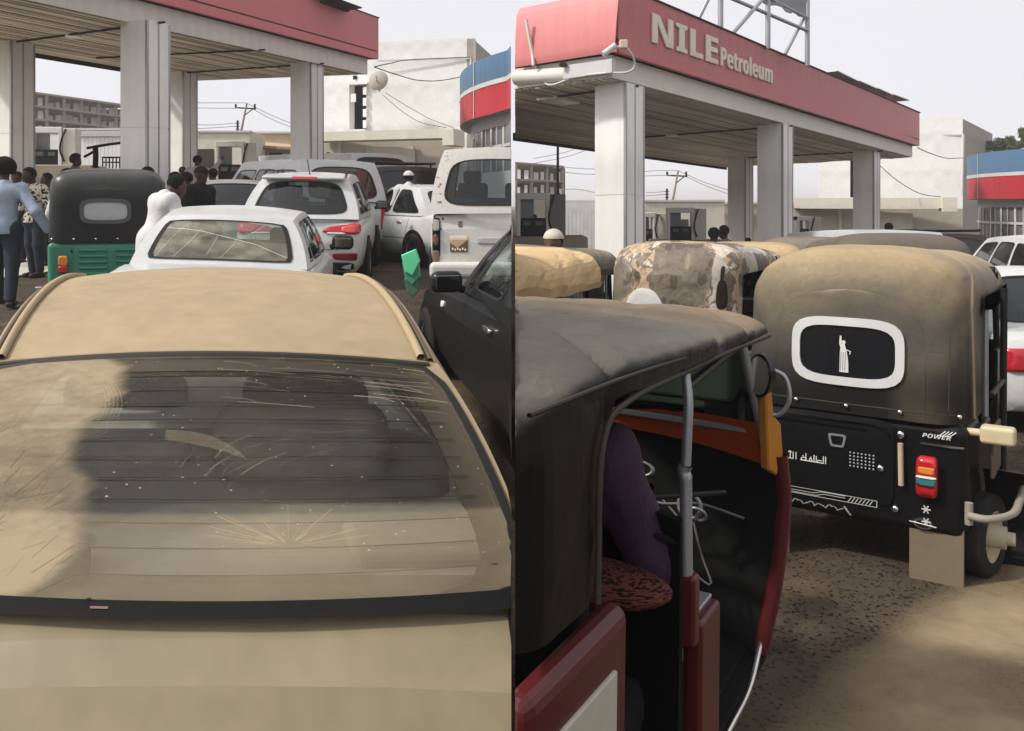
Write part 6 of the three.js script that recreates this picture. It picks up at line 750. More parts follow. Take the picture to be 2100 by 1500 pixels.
// ---------- the near rickshaw ----------
{
  const red = paint([0.085, 0.009, 0.009], { clearcoat: 0.3, map: T.grime, roughness: 0.5 }), yaw = -0.503, th = 0.503;
  const o = { label: 'dark hooded red rickshaw in the right foreground with an open side', body: red, cowl: red, tint: (x, y, z, nx, ny) => { const f = fbm(x * 3 + 3, z * 3 + 9, 1e6, 4), up = sst(0.5, 0.95, ny), fr = sst(-1.0, -1.9, z), g = Math.max(0.0025, 0.004 + 0.14 * up * up * (0.25 + f) + 0.012 * f); return [lerp(g, 0.28, fr * up), lerp(g * 0.9, 0.20, fr * up), lerp(g * 0.74, 0.12, fr * up)]; }, hood: { N: 96, n2: 80, wrinkle: 0.014, folds: 0.016, rr: 0.10, sh: 0.075, pw: 2.4, front: 0.03, sag: 0.02, taper: 0.02, slope: 0.14, tumble: 0.0 }, L: 1.86, flap: 0.27, low: 1.09, eave: 1.47, top: 1.575, w: 0.66, hoodMat: mat([0.85, 0.85, 0.85], { vertexColors: true, map: T.cloth, roughness: 0.5, specularIntensity: 0.3, bumpMap: T.crease, bumpScale: 0.008 }), flapM: M.rubber, postM: M.steel, benchM: M.inner };
  const t = rickshaw(o);
  // keep only what this close vehicle really shows: replace the generic front by its own
  for (const nm of ['rear_body', 'side_panel', 'cowl_side', 'front_cowl', 'windscreen', 'screen_frame', 'front_post', 'roof_post', 'front_mudguard']) for (const q of t.children.filter(c => c.name === nm)) t.remove(q);
  const L = 1.80, orange = mat([0.50, 0.20, 0.03], { roughness: 0.45, map: T.streak });
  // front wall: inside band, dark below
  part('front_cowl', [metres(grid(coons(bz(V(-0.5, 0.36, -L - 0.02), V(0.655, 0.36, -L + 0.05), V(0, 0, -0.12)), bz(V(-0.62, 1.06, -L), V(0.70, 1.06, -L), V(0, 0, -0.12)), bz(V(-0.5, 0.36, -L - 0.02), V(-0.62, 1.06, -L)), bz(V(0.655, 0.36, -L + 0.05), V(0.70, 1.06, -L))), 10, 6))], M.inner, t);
  part('inner_band', [metres(grid(coons(bz(V(-0.6, 1.02, -L + 0.02), V(0.64, 1.02, -L + 0.02), V(0, 0.04, -0.1)), bz(V(-0.6, 1.16, -L + 0.03), V(0.62, 1.16, -L + 0.03), V(0, 0.0, -0.1)), bz(V(-0.6, 1.02, -L + 0.02), V(-0.6, 1.16, -L + 0.03)), bz(V(0.64, 1.02, -L + 0.02), V(0.62, 1.16, -L + 0.03))), 12, 3))], mat([0.30, 0.05, 0.018], { roughness: 0.35 }), t);
  { const s = new THREE.Shape(); [[0.005, 1.30], [0.02, 1.30], [0.035, 1.19], [0.065, 1.16], [0.075, 1.06], [0.05, 1.0], [0.02, 1.02], [0.012, 1.15]].forEach(([a, b], i) => i ? s.lineTo(a, b) : s.moveTo(a, b)); const g = new THREE.ExtrudeGeometry(s, { depth: 0.03, bevelSize: 0.006, bevelThickness: 0.006, bevelSegments: 1 }); g.rotateY(Math.PI * 0.30).translate(0.635, 0, -L + 0.06); part('orange_edge', [g], orange, t); }
  part('red_edge', [tube([V(0.70, 1.06, -L + 0.02), V(0.71, 0.9, -L + 0.0), V(0.69, 0.65, -L + 0.02), V(0.65, 0.40, -L + 0.06)], 0.026, 24, 8)], red, t);
  part('front_post', [bar(V(0.645, 1.08, -L + 0.0), V(0.585, 1.47, -L + 0.12), 0.016)], M.steel, t); part('front_post', [bar(V(-0.6, 1.08, -L), V(-0.56, 1.47, -L + 0.12), 0.016)], M.steel, t);
  part('windscreen', [grid(coons(bz(V(-0.6, 1.12, -L), V(0.63, 1.12, -L), V(0, 0, -0.08)), bz(V(-0.56, 1.46, -L + 0.12), V(0.58, 1.46, -L + 0.12), V(0, 0, -0.06)), bz(V(-0.6, 1.12, -L), V(-0.56, 1.46, -L + 0.12)), bz(V(0.63, 1.12, -L), V(0.58, 1.46, -L + 0.12))), 6, 4)], new THREE.MeshPhysicalMaterial({ color: new THREE.Color(0.09, 0.12, 0.105), roughness: 0.06, transmission: 1, thickness: 0, specularIntensity: 0.5, side: THREE.DoubleSide }), t);
  part('screen_frame', [tube([V(-0.6, 1.125, -L + 0.01), V(0, 1.125, -L - 0.06), V(0.63, 1.125, -L + 0.01)], 0.012, 16)], M.steel, t); part('screen_frame', [tube([V(-0.5, 1.45, -L + 0.15), V(0.0, 1.46, -L + 0.1), V(0.6, 1.455, -L + 0.15)], 0.016, 12), bar(V(0.6, 1.45, -L + 0.14), V(0.62, 1.40, -L + 0.8), 0.013)], M.plastic, t);
  part('roof_post', [tube([V(0.635, 1.455, -0.92), V(0.65, 1.38, -0.905), V(0.65, 1.3, -0.90), V(0.648, 1.215, -0.897)], 0.013, 20), tube([V(0.648, 1.215, -0.897), V(0.642, 1.20, -0.897), V(0.648, 1.18, -0.897)], 0.018, 8), bar(V(0.648, 1.19, -0.897), V(0.652, 0.93, -0.90), 0.016)], M.steel, t);
  part('handle_rail', [bar(V(0.2, 1.06, -0.9), V(0.64, 1.02, -0.88), 0.010), bar(V(0.35, 1.06, -0.95), V(0.6, 1.0, -1.45), 0.008)], M.plastic, t);
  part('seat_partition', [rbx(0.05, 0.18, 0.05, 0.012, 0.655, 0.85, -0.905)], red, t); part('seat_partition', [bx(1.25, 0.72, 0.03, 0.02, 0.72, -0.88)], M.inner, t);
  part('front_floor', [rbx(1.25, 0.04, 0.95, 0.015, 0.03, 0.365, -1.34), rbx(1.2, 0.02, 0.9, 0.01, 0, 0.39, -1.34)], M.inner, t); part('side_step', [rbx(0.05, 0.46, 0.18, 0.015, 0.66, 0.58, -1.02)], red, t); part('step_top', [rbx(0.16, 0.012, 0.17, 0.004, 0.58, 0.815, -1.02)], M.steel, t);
  part('rear_fender', [rbx(0.07, 0.86, 0.46, 0.06, 0.65, 0.62, -0.19)], red, t); part('white_panel', [rbx(0.012, 0.13, 0.40, 0.005, 0.688, 0.885, -0.13)], mat([0.5, 0.46, 0.37]), t);
  part('sill_trim', [tube([V(0.66, 0.36, -1.0), V(0.665, 0.37, -1.3), V(0.66, 0.375, -1.55), V(0.65, 0.44, -L + 0.06)], 0.01, 20)], M.chrome, t);
  part('cable', [tube([V(0.3, 0.88, -L + 0.1), V(0.4, 0.80, -L + 0.14), V(0.42, 0.68, -L + 0.15), V(0.5, 0.62, -L + 0.14), V(0.46, 0.72, -L + 0.13), V(0.42, 0.86, -L + 0.12)], 0.004, 40, 5), tube([V(0.1, 0.9, -L + 0.1), V(0.3, 0.86, -L + 0.12), V(0.45, 0.88, -L + 0.12), V(0.6, 0.85, -L + 0.1)], 0.005, 30, 5)], mat([0.16, 0.155, 0.15]), t);
  part('cable_tie', [new THREE.TorusGeometry(0.03, 0.006, 6, 18).rotateX(0.6).translate(0.45, 0.85, -L + 0.14), ], M.steel, t); part('cable_loop', [new THREE.TorusGeometry(0.045, 0.006, 6, 18).scale(1.4, 0.6, 1).translate(0.22, 0.97, -L + 0.12)], M.steel, t);
  part('cable_tie', [new THREE.TorusGeometry(0.04, 0.007, 6, 18).translate(0.42, 0.87, -L + 0.13)], M.steel, t); part('pedal', [rbx(0.07, 0.055, 0.02, 0.012, 0.42, 0.44, -L + 0.3), bar(V(0.42, 0.44, -L + 0.3), V(0.40, 0.34, -L + 0.28), 0.007)], M.steel, t);
  const mr = part('round_mirror', [new THREE.CylinderGeometry(0.062, 0.062, 0.03, 24).rotateX(Math.PI / 2).scale(0.72, 1.2, 1).rotateY(-0.3).translate(0.645, 1.33, -L + 0.06), bar(V(0.645, 1.27, -L + 0.05), V(0.65, 1.2, -L + 0.05), 0.012)], M.black, t); part('mirror_glass', [new THREE.CylinderGeometry(0.054, 0.054, 0.006, 24).rotateX(Math.PI / 2).scale(0.72, 1.2, 1).rotateY(-0.3).translate(0.639, 1.33, -L + 0.078)], M.chrome, mr); part('mirror_arm', [tube([V(0.68, 1.35, -L + 0.05), V(0.72, 1.33, -L + 0.05), V(0.735, 1.25, -L + 0.05), V(0.70, 1.20, -L + 0.05), V(0.66, 1.20, -L + 0.05)], 0.008, 20)], M.steel, mr);
  { const rows = o.hood.rows; } // hem of the hood along the opening
  part('hood_hem', [tube([V(0.668, 1.09, -0.285), V(0.668, 1.2, -0.285), V(0.668, 1.36, -0.29), V(0.665, 1.43, -0.34), V(0.662, 1.452, -0.46), V(0.655, 1.458, -0.92), V(0.65, 1.46, -1.3), V(0.65, 1.455, -1.84)], 0.007, 60, 5)], mat([0.06, 0.052, 0.045]), o.hm);
  part('seam', [tube([V(0.66, 1.50, 0.0), V(0.663, 1.505, -0.4), V(0.662, 1.50, -0.7), V(0.658, 1.49, -0.95), V(0.645, 1.47, -1.15)], 0.005, 40, 5)], mat([0.05, 0.046, 0.04]), o.hm);
  part('seat_cushion', [new THREE.SphereGeometry(0.2, 20, 12).scale(1.0, 0.22, 0.6).translate(0.46, 0.93, -0.76)], mat([1, 1, 1], { map: tex(256, (u, v) => { const n = vnoise(u * 26, v * 26, 26); return n > 0.52 ? [0.10, 0.04, 0.035] : [0.38, 0.20, 0.16]; }, true, 3), roughness: 0.9 }), t);
  // place: rear right corner at the yard line
  const w = 0.66, cr = V(0.004, 0, -1.42); t.rotation.order = 'YXZ'; t.rotation.y = yaw; const rx = V(w, 0, 0).applyAxisAngle(V(0, 1, 0), yaw); t.position.set(cr.x - rx.x, gR(1.42), cr.z - rx.z); t.rotation.x = -0.034; t.updateMatrixWorld(true); clampObj(t, 1, 0.0036);
}
// ---------- people ----------
function nets(f, mn, mx, h) {   // naive surface nets over a signed distance
  const n = [0, 1, 2].map(i => Math.ceil((mx[i] - mn[i]) / h) + 1), [nx, ny, nz] = n, val = new Float32Array(nx * ny * nz), id = (i, j, k) => i + nx * (j + ny * k);
  for (let k = 0; k < nz; k++) for (let j = 0; j < ny; j++) for (let i = 0; i < nx; i++) val[id(i, j, k)] = f(mn[0] + i * h, mn[1] + j * h, mn[2] + k * h);
  const vi = new Int32Array(nx * ny * nz).fill(-1), pos = [], idx = []; const E = [[0, 1], [0, 2], [0, 4], [1, 3], [1, 5], [2, 3], [2, 6], [3, 7], [4, 5], [4, 6], [5, 7], [6, 7]];
  for (let k = 0; k < nz - 1; k++) for (let j = 0; j < ny - 1; j++) for (let i = 0; i < nx - 1; i++) { const v = []; let m = 0; for (let c = 0; c < 8; c++) { const q = val[id(i + (c & 1), j + ((c >> 1) & 1), k + (c >> 2))]; v.push(q); if (q < 0) m++; } if (m === 0 || m === 8) continue; let x = 0, y = 0, z = 0, t = 0; for (const [a, b] of E) if ((v[a] < 0) !== (v[b] < 0)) { const s = v[a] / (v[a] - v[b]); x += lerp(a & 1, b & 1, s); y += lerp((a >> 1) & 1, (b >> 1) & 1, s); z += lerp(a >> 2, b >> 2, s); t++; } vi[id(i, j, k)] = pos.length / 3; pos.push(mn[0] + (i + x / t) * h, mn[1] + (j + y / t) * h, mn[2] + (k + z / t) * h); }
  const qd = (a, b, c, d, fl) => { if (a < 0 || b < 0 || c < 0 || d < 0) return; fl ? idx.push(a, c, b, b, c, d) : idx.push(a, b, c, b, d, c); };
  for (let k = 1; k < nz - 1; k++) for (let j = 1; j < ny - 1; j++) for (let i = 1; i < nx - 1; i++) { const s = val[id(i, j, k)] < 0; if (s !== val[id(i + 1, j, k)] < 0) qd(vi[id(i, j - 1, k - 1)], vi[id(i, j, k - 1)], vi[id(i, j - 1, k)], vi[id(i, j, k)], !s); if (s !== val[id(i, j + 1, k)] < 0) qd(vi[id(i - 1, j, k - 1)], vi[id(i - 1, j, k)], vi[id(i, j, k - 1)], vi[id(i, j, k)], !s); if (s !== val[id(i, j, k + 1)] < 0) qd(vi[id(i - 1, j - 1, k)], vi[id(i, j - 1, k)], vi[id(i - 1, j, k)], vi[id(i, j, k)], !s); }
  const g = new THREE.BufferGeometry(); g.setAttribute('position', new THREE.Float32BufferAttribute(pos, 3)); g.setIndex(idx); g.computeVertexNormals(); return g;
}
const cap = (a, b, ra, rb, sz = 1) => ({ a, b, ra, rb, sz });
function dCap(c, x, y, z) { const dx = c.b.x - c.a.x, dy = c.b.y - c.a.y, dz = c.b.z - c.a.z, px = x - c.a.x, py = y - c.a.y, pz = z - c.a.z, L = dx * dx + dy * dy + dz * dz || 1e-9, t = clamp((px * dx + py * dy + pz * dz) / L, 0, 1), ex = px - dx * t, ey = py - dy * t, ez = (pz - dz * t) * c.sz; return Math.sqrt(ex * ex + ey * ey + ez * ez) - lerp(c.ra, c.rb, t); }
function field(caps, k, add = 0) { return (x, y, z) => { let d = 9; for (const c of caps) { const e = dCap(c, x, y, z) - add, h = clamp(0.5 + 0.5 * (d - e) / k, 0, 1); d = lerp(d, e, h) - k * h * (1 - h); } return d; }; }
function bounds(caps, e) { const mn = [9, 9, 9], mx = [-9, -9, -9]; for (const c of caps) for (const [p, r] of [[c.a, c.ra], [c.b, c.rb]]) ['x', 'y', 'z'].forEach((q, i) => { mn[i] = Math.min(mn[i], p[q] - r - e); mx[i] = Math.max(mx[i], p[q] + r + e); }); return [mn, mx]; }
const SK = [[0.055, 0.030, 0.021], [0.035, 0.020, 0.014], [0.085, 0.05, 0.035]];
function person(o) {   // faces -z
  const t = thing('person', o.label, 'person', o.pos, o.yaw ?? 0, o.group), s = (o.h ?? 1.75) / 1.75; t.scale.setScalar(s);
  const lean = o.lean ?? 0, hip = V(0, o.hipY ?? 0.93, o.hipZ ?? 0), R = p => { const q = p.clone().sub(hip); q.applyAxisAngle(V(1, 0, 0), -lean); q.applyAxisAngle(V(0, 0, 1), o.side ?? 0); return q.add(hip); }, up = (x, y, z) => R(V(x, y + hip.y - 0.93, z + hip.z));
  const neck = up(0, 1.47, 0.01), chest = up(0, 1.30, 0), waist = up(0, 1.08, 0), hd = up(0, 1.63, -0.02 - (o.nod ?? 0)), shL = up(-0.18, 1.385, 0), shR = up(0.18, 1.385, 0);
  if (o.nod) hd.y -= o.nod * 0.5;
  const lh = o.lh ? V(...o.lh) : V(-0.28, 0.86, -0.06), rh = o.rh ? V(...o.rh) : V(0.28, 0.86, -0.06); const elb = (a, b, sx) => a.clone().add(b).multiplyScalar(0.5).add(V(sx * 0.05, -0.03, 0.06)), eL = o.le ? V(...o.le) : elb(shL, lh, -1), eR = o.re ? V(...o.re) : elb(shR, rh, 1);
  const fl = V(...(o.lf ?? [-0.1, 0.06, 0])), fr = V(...(o.rf ?? [0.1, 0.06, 0.05])), kn = (f, sx) => V(sx * 0.1, 0, 0).add(V((f.x) * 0.5, (hip.y + f.y) / 2 + 0.02, (hip.z + f.z) / 2 - (o.kf ?? 0.04))), kL = o.lk ? V(...o.lk) : kn(fl, -0.5), kR = o.rk ? V(...o.rk) : kn(fr, 0.5), hL = V(hip.x - 0.09, hip.y - 0.02, hip.z), hR = V(hip.x + 0.09, hip.y - 0.02, hip.z);
  const toe = (f) => f.clone().add(V(0, -0.025, -0.15));
  const fwd = R(V(0, hip.y + 0.7, hip.z - 1)).sub(R(V(0, hip.y + 0.7, hip.z))).normalize(); const face = hd.clone().add(V(o.turn ?? 0, -0.02, -0.09)).sub(hd).normalize();
  const head = [cap(hd.clone().add(V(0, 0.03, 0.012)), hd.clone().add(V(0, 0.02, -0.012)), 0.093, 0.088), cap(hd.clone().add(face.clone().multiplyScalar(0.03)), hd.clone().addScaledVector(face, 0.055).add(V(0, -0.075, 0)), 0.07, 0.045), cap(hd.clone().addScaledVector(face, 0.088).add(V(0, 0.0, 0)), hd.clone().addScaledVector(face, 0.108).add(V(0, -0.025, 0)), 0.012, 0.017), cap(hd.clone().add(V(-0.09, 0, 0.0)), hd.clone().add(V(-0.093, -0.03, 0.0)), 0.017, 0.013), cap(hd.clone().add(V(0.09, 0, 0)), hd.clone().add(V(0.093, -0.03, 0)), 0.017, 0.013), cap(neck.clone().add(V(0, -0.04, 0)), hd, 0.058, 0.052)];
  const torso = [cap(up(-0.10, 1.345, 0), up(0.10, 1.345, 0), 0.095, 0.095, 1.1), cap(up(0, 1.44, 0), up(0, 1.36, 0), 0.06, 0.1), cap(chest, waist, 0.145, 0.12, 1.25), cap(waist, hip, 0.125, 0.14, 1.2), cap(shL, chest, 0.065, 0.1), cap(shR, chest, 0.065, 0.1)];
  const armU = [cap(shL, eL, 0.053, 0.042), cap(shR, eR, 0.053, 0.042)], armF = [cap(eL, lh, 0.041, 0.028), cap(eR, rh, 0.041, 0.028)];
  const legs = [cap(hL, kL, 0.088, 0.056), cap(hR, kR, 0.088, 0.056), cap(kL, fl, 0.055, 0.038), cap(kR, fr, 0.055, 0.038)], feet = [cap(fl, toe(fl), 0.042, 0.034), cap(fr, toe(fr), 0.042, 0.034)];
  const all = [...head, ...torso, ...armU, ...armF, ...legs, ...feet], [mn, mx] = bounds(all, 0.03);
  const skin = mat(SK[o.skin ?? 0], { roughness: 0.55, map: null });
  const hand = (w, e, sx) => { const d = w.clone().sub(e).normalize(), side = V(0, 0, 1).addScaledVector(d, -d.z).normalize(), nn = d.clone().cross(side), G = []; const pc = w.clone().addScaledVector(d, 0.05); G.push(bar(w, pc.clone().addScaledVector(d, 0.03), 0.026, 8, 0.034)); for (let i = 0; i < 4; i++) { const b = pc.clone().addScaledVector(d, 0.03).addScaledVector(side, (i - 1.5) * 0.019), L = [0.06, 0.072, 0.068, 0.052][i], m = b.clone().addScaledVector(d, L * 0.55), q = m.clone().addScaledVector(d, L * 0.4).addScaledVector(nn, sx * L * 0.3); G.push(bar(b, m, 0.009, 6), bar(m, q, 0.0085, 6, 0.007)); } const tb = w.clone().addScaledVector(d, 0.02).addScaledVector(side, -0.028); G.push(bar(tb, tb.clone().addScaledVector(d, 0.05).addScaledVector(side, -0.03), 0.01, 6, 0.008)); return G; };
  const bare = [nets(field([...head, ...torso, ...armU, ...armF, ...legs, ...feet], 0.03), mn, mx, o.cell ?? 0.019), ...hand(lh, eL, 1), ...hand(rh, eR, -1)];
  part('body', bare, skin, t);
  const lng = o.sleeve !== 'short', sh = [...torso, ...armU, ...(lng ? armF : [])]; const hem = o.hem ?? 0.86; const sf0 = field([...sh, ...(o.robe ? [cap(V(0, hip.y, hip.z), V((fl.x + fr.x) / 2, 0.12, (fl.z + fr.z) / 2), 0.17, 0.21)] : [cap(hip, hip.clone().add(V(0, -0.08, 0)), 0.15, 0.16, 1.15)])], o.blend ?? 0.035, o.loose ?? 0.022);
  const wrF = (x, y, z) => (o.wrk ?? 0.026) * (fbm(x * 9 + 3, y * 5 + z * 7 + 11, 1e6, 3) - 0.5);
  const nk = neck.y + 0.01, sf = (x, y, z) => Math.max(sf0(x, y, z) + wrF(x, y, z), (o.robe ? 0.14 : hem + hip.y - 0.93) - y, lng ? -9 : 0.22 - dCap(cap(eL, lh, 0.0, 0), x, y, z) > 0.17 ? 0.0 : -9), [smn, smx] = bounds(sh.concat(o.robe ? [cap(V(0, 0.1, 0), V(0, 0.2, 0), 0.3, 0.3)] : []), 0.09);
  part('shirt', [metres(nets(sf, smn, smx, 0.02))], o.shirt, t);
  if (!o.robe) { const lf = field([...legs, cap(hL, hR, 0.11, 0.11), cap(hip, waist, 0.13, 0.1, 1.2)], 0.04, 0.02), lf2 = (x, y, z) => Math.max(lf(x, y, z) + wrF(x, y, z), y - (hip.y + 0.12), 0.08 - y), [a, b] = bounds(legs, 0.08); b[1] = Math.max(b[1], hip.y + 0.2); part('trousers', [metres(nets(lf2, a, b, 0.022))], o.trousers ?? mat([0.02, 0.022, 0.03]), t); }
  part('shoe', [rbx(0.09, 0.07, 0.26, 0.03, fl.x, Math.max(0.035, fl.y - 0.035), fl.z - 0.06)], M.plastic, t); part('shoe', [rbx(0.09, 0.07, 0.26, 0.03, fr.x, Math.max(0.035, fr.y - 0.035), fr.z - 0.06)], M.plastic, t);
  const hr = o.hair ?? 0.012, hf = (x, y, z) => { const q = V(x, y, z).sub(hd); const d = Math.hypot(q.x, q.y - 0.03, q.z) - 0.092 - hr - 0.006 * (fbm(x * 60, y * 60 + z * 40, 1e6, 2) - 0.5); return Math.max(d, q.dot(face) * 1.0 + (0.045 - q.y) * 0.6 - 0.035, -(q.y + 0.055)); };
  if (o.cap) { part('cap', [new THREE.SphereGeometry(0.108, 20, 10, 0, 6.3, 0, 1.5).translate(hd.x, hd.y + 0.035, hd.z), ...(o.peak ? [rbx(0.15, 0.015, 0.12, 0.006, hd.x + face.x * 0.13, hd.y + 0.045, hd.z + face.z * 0.14, Math.atan2(-face.x, -face.z))] : [])], o.cap, t); if (!o.peak) part('hair', [nets(hf, [hd.x - 0.17, hd.y - 0.15, hd.z - 0.17], [hd.x + 0.17, hd.y + 0.06, hd.z + 0.17], 0.012)], mat([0.008, 0.007, 0.006], { roughness: 1 }), t); }
  else part('hair', [nets(hf, [hd.x - 0.2, hd.y - 0.15, hd.z - 0.2], [hd.x + 0.2, hd.y + 0.22, hd.z + 0.2], 0.012)], mat([0.008, 0.007, 0.006], { roughness: 1, map: null }), t);
  if (o.eyes) { const sd = face.clone().cross(V(0, 1, 0)).normalize(); for (const k of [-1, 1]) part('eye', [new THREE.SphereGeometry(0.011, 8, 6).translate(...hd.clone().addScaledVector(face, 0.088).addScaledVector(sd, k * 0.033).add(V(0, 0.012, 0)).toArray())], mat([0.3, 0.28, 0.26], { roughness: 0.3 }), t); }
  return t;
}
const at = (px, d, g, dy = 0) => V((px - CX) / F * d, g(d) + dy, -d);
const CL = { blue: mat([0.36, 0.42, 0.52], { map: T.cloth, roughness: 0.95 }), white: mat([0.64, 0.63, 0.62], { map: T.cloth, roughness: 0.95 }), cream: mat([0.5, 0.47, 0.4], { map: T.cloth, roughness: 0.95 }), black: mat([0.012, 0.012, 0.013], { roughness: 0.9 }), grey: mat([0.12, 0.115, 0.12], { roughness: 0.9 }), jeans: mat([0.03, 0.035, 0.05], { roughness: 0.95 }), brown: mat([0.08, 0.045, 0.03], { roughness: 0.95 }), purple: mat([0.055, 0.026, 0.06], { map: T.cloth, roughness: 0.7 }), orange: mat([0.55, 0.27, 0.08], { roughness: 0.95 }), pink: mat([0.5, 0.4, 0.38], { roughness: 0.95 }), check: mat([0.3, 0.28, 0.26], { roughness: 0.95, map: tex(64, (u, v) => { const k = (Math.floor(u * 8) + Math.floor(v * 8)) % 2 ? 0.9 : 0.4; return [k, k, k]; }, true, 6) }),
  print: mat([1, 1, 1], { roughness: 0.95, map: tex(256, (u, v) => { const n = fbm(u * 12, v * 12, 12, 3); return n > 0.55 ? [0.14, 0.13, 0.13] : n > 0.5 ? [0.5, 0.47, 0.42] : [0.78, 0.74, 0.68]; }, true, 3) }) };
person({ label: 'person in a light blue shirt walking past the left edge with an arm swung back', pos: at(6, 11.3, gL), yaw: 0.35, h: 1.9, shirt: CL.blue, trousers: CL.jeans, hair: 0.04, lh: [-0.25, 0.9, -0.15], rh: [0.52, 0.86, 0.05], re: [0.36, 1.12, 0.1], rf: [0.12, 0.08, 0.25], lf: [-0.1, 0.06, -0.3], lean: 0.08, turn: -0.04 });
person({ label: 'person in a patterned pale shirt looking down beside the green rickshaw', pos: at(72, 14.4, gL), yaw: Math.PI - 0.35, h: 1.82, shirt: CL.print, trousers: CL.jeans, sleeve: 'short', hair: 0.015, nod: 0.05, turn: 0.03, eyes: true, lean: 0.06, rh: [0.3, 0.85, -0.1] });
person({ label: 'person in a dark grey shirt half hidden between the patterned shirt and the rickshaw', pos: at(98, 16.0, gL), yaw: 2.6, h: 1.7, shirt: CL.grey, trousers: CL.black, hair: 0.012, turn: 0.04 });
person({ label: 'person in cream standing at the pump behind the black cap', pos: at(438, 19.0, gL, 0.05), yaw: 1.2, h: 1.74, shirt: CL.cream, trousers: CL.brown, hair: 0.014 });
person({ label: 'person in black leaning near the second left column', pos: at(262, 18.6, gL, 0.05), yaw: 2.2, h: 1.78, shirt: CL.black, trousers: CL.black, hair: 0.02 });
person({ label: 'person in white seen between the left edge column and the pump', pos: at(58, 20.0, gL, 0.1), yaw: 0.5, h: 1.75, shirt: CL.white, trousers: CL.jeans, hair: 0.014 });
person({ label: 'person in dark clothes directly left of the black cap', pos: at(356, 14.2, gL), yaw: -0.9, h: 1.72, shirt: CL.grey, trousers: CL.black, hair: 0.016, skin: 1 });
person({ label: 'person in brown standing behind the patterned shirt at the far left', pos: at(36, 16.5, gL), yaw: Math.PI, h: 1.72, shirt: CL.brown, trousers: CL.black, hair: 0.014 });
person({ label: 'person in white standing close behind the left side of the green rickshaw', pos: at(136, 13.2, gL), yaw: -0.3, h: 1.78, shirt: CL.white, hair: 0.01, skin: 1 });
person({ label: 'person with full round hair and grey shirt at the hose arm behind the green rickshaw', pos: at(153, 19.5, gL, 0.3), yaw: -0.8, h: 1.80, shirt: CL.grey, hair: 0.04, turn: 0.05 });
person({ label: 'person whose dark head shows above the right of the green rickshaw hood', pos: at(302, 15.0, gL, 0.02), yaw: 0.2, h: 1.78, shirt: CL.grey, hair: 0.022, skin: 1 });
person({ label: 'person in a long white robe bending beside the green rickshaw', pos: at(318, 10.0, gL, 0.02), yaw: -0.75, h: 1.76, shirt: CL.white, robe: true, lean: 0.22, nod: 0.08, hair: 0.014, skin: 2, rh: [0.3, 0.98, -0.35], lh: [-0.26, 0.95, -0.3], loose: 0.03 });
person({ label: 'person in black cap and black shirt left of the tall white car', pos: at(410, 13.4, gL), yaw: -1.9, h: 1.80, shirt: CL.black, sleeve: 'short', cap: CL.black, peak: true, turn: 0.02, trousers: CL.black, eyes: true, loose: 0.05 });
person({ label: 'person in a grey jacket between the white robe and the black cap', pos: at(382, 15.0, gL, -0.02), yaw: 0.2, h: 1.74, shirt: CL.grey, hair: 0.012, loose: 0.04 });
person({ label: 'person in a pale shirt reaching an arm up to the fuel pump', pos: at(402, 21.0, gL, 0.32), yaw: 0.1, h: 1.8, shirt: CL.pink, trousers: CL.brown, rh: [0.52, 1.62, -0.1], re: [0.36, 1.38, -0.05], lh: [-0.3, 1.0, 0], hair: 0.012, lean: 0.12 });
person({ label: 'person in dark red clothes against the third left column', pos: at(374, 24.0, gL, 0.15), yaw: 0.4, h: 1.7, shirt: mat([0.09, 0.02, 0.02]), trousers: CL.black, hair: 0.01, lh: [-0.4, 0.95, -0.1] });
person({ label: 'person in white head cloth standing behind the side-on white sedan', pos: at(838, 16.8, gL, 0.05), yaw: 0.3, h: 1.68, shirt: CL.white, cap: CL.white, loose: 0.05 });
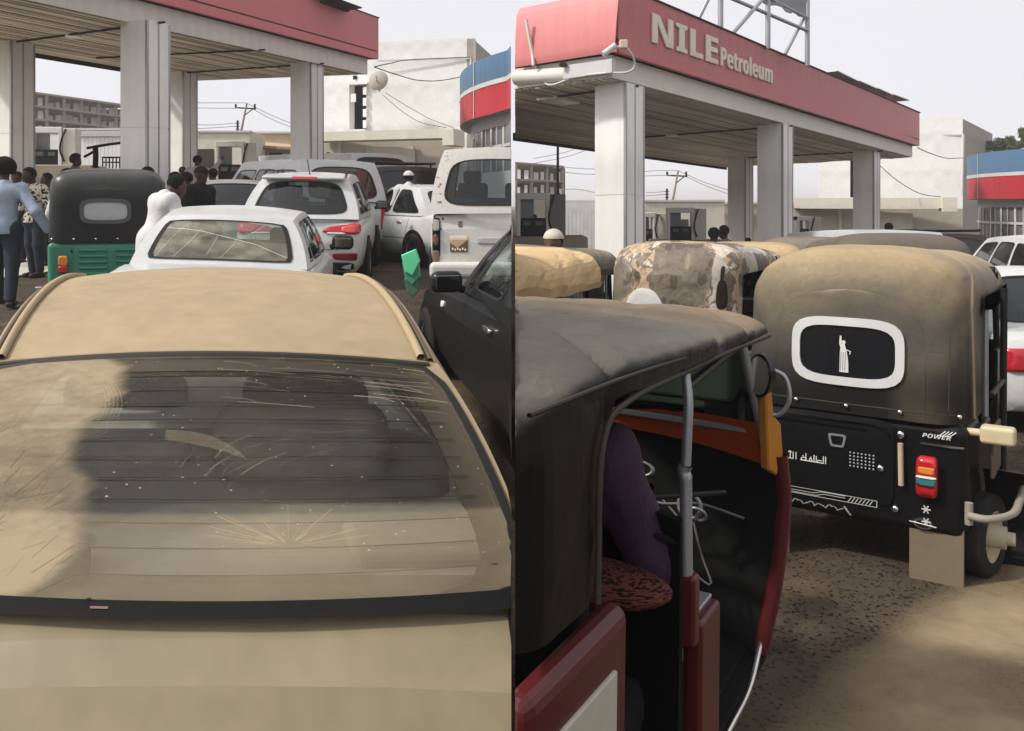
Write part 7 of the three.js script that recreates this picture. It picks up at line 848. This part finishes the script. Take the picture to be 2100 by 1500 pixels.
person({ label: 'person whose dark head shows over the bus roof by the last left column', pos: at(673, 27, gL, 0.5), yaw: 0.3, h: 1.8, shirt: CL.black, hair: 0.014 });
// right yard
person({ label: 'person in a white skullcap among the rickshaws at the left of the right yard', pos: at(1138, 9.4, gR, 0.02), yaw: 2.3, h: 1.84, shirt: CL.white, cap: mat([0.55, 0.5, 0.4], { map: T.cloth }), skin: 2, turn: -0.03 });
person({ label: 'left of two people chatting before the rear column, in a dark shirt', pos: at(1463, 16.5, gR, 0.10), yaw: -0.7, h: 1.86, shirt: CL.cream, hair: 0.012, skin: 1 });
person({ label: 'right of two people chatting before the rear column, in a checked shirt', pos: at(1487, 18.0, gR, 0.14), yaw: 0.9, h: 1.88, shirt: CL.check, hair: 0.012, skin: 1 });
person({ label: 'person in an orange shirt seen through the grey fuel pump portal', pos: at(1095, 26, gR, 0.75), yaw: 0.2, h: 1.7, shirt: CL.orange, hair: 0.012, rh: [0.4, 1.3, -0.1] });
person({ label: 'person in dark red by the rear column of the lettered canopy', pos: at(1535, 28, gR, 0.05), yaw: 0.3, h: 1.7, shirt: mat([0.09, 0.02, 0.02]), trousers: CL.black, hair: 0.012 });
person({ label: 'person whose dark head shows above the white van roof in the right yard', pos: at(1824, 22, gR, 0.35), yaw: 0.2, h: 1.78, shirt: CL.black, hair: 0.014 });
// the driver in the near rickshaw
{ const p0 = V(0.10, gR(2.35) + 0.02, -2.42); person({ label: 'person in a purple jacket sitting in the near rickshaw', pos: p0, yaw: -0.503, h: 1.62, hipY: 0.82, hipZ: 0.0, lean: 0.06, shirt: CL.purple, trousers: CL.black, lk: [-0.12, 0.84, -0.42], rk: [0.12, 0.84, -0.42], lf: [-0.12, 0.46, -0.48], rf: [0.12, 0.46, -0.48], rh: [0.24, 0.86, -0.34], re: [0.31, 1.0, -0.04], lh: [-0.16, 0.95, -0.3], hair: 0.012, cell: 0.014, loose: 0.035, hem: 0.72, wrk: 0.05 }); const dr = scene.children[scene.children.length - 1]; clampObj(dr, 1, 0.006); }
renderer.render(scene, camera);
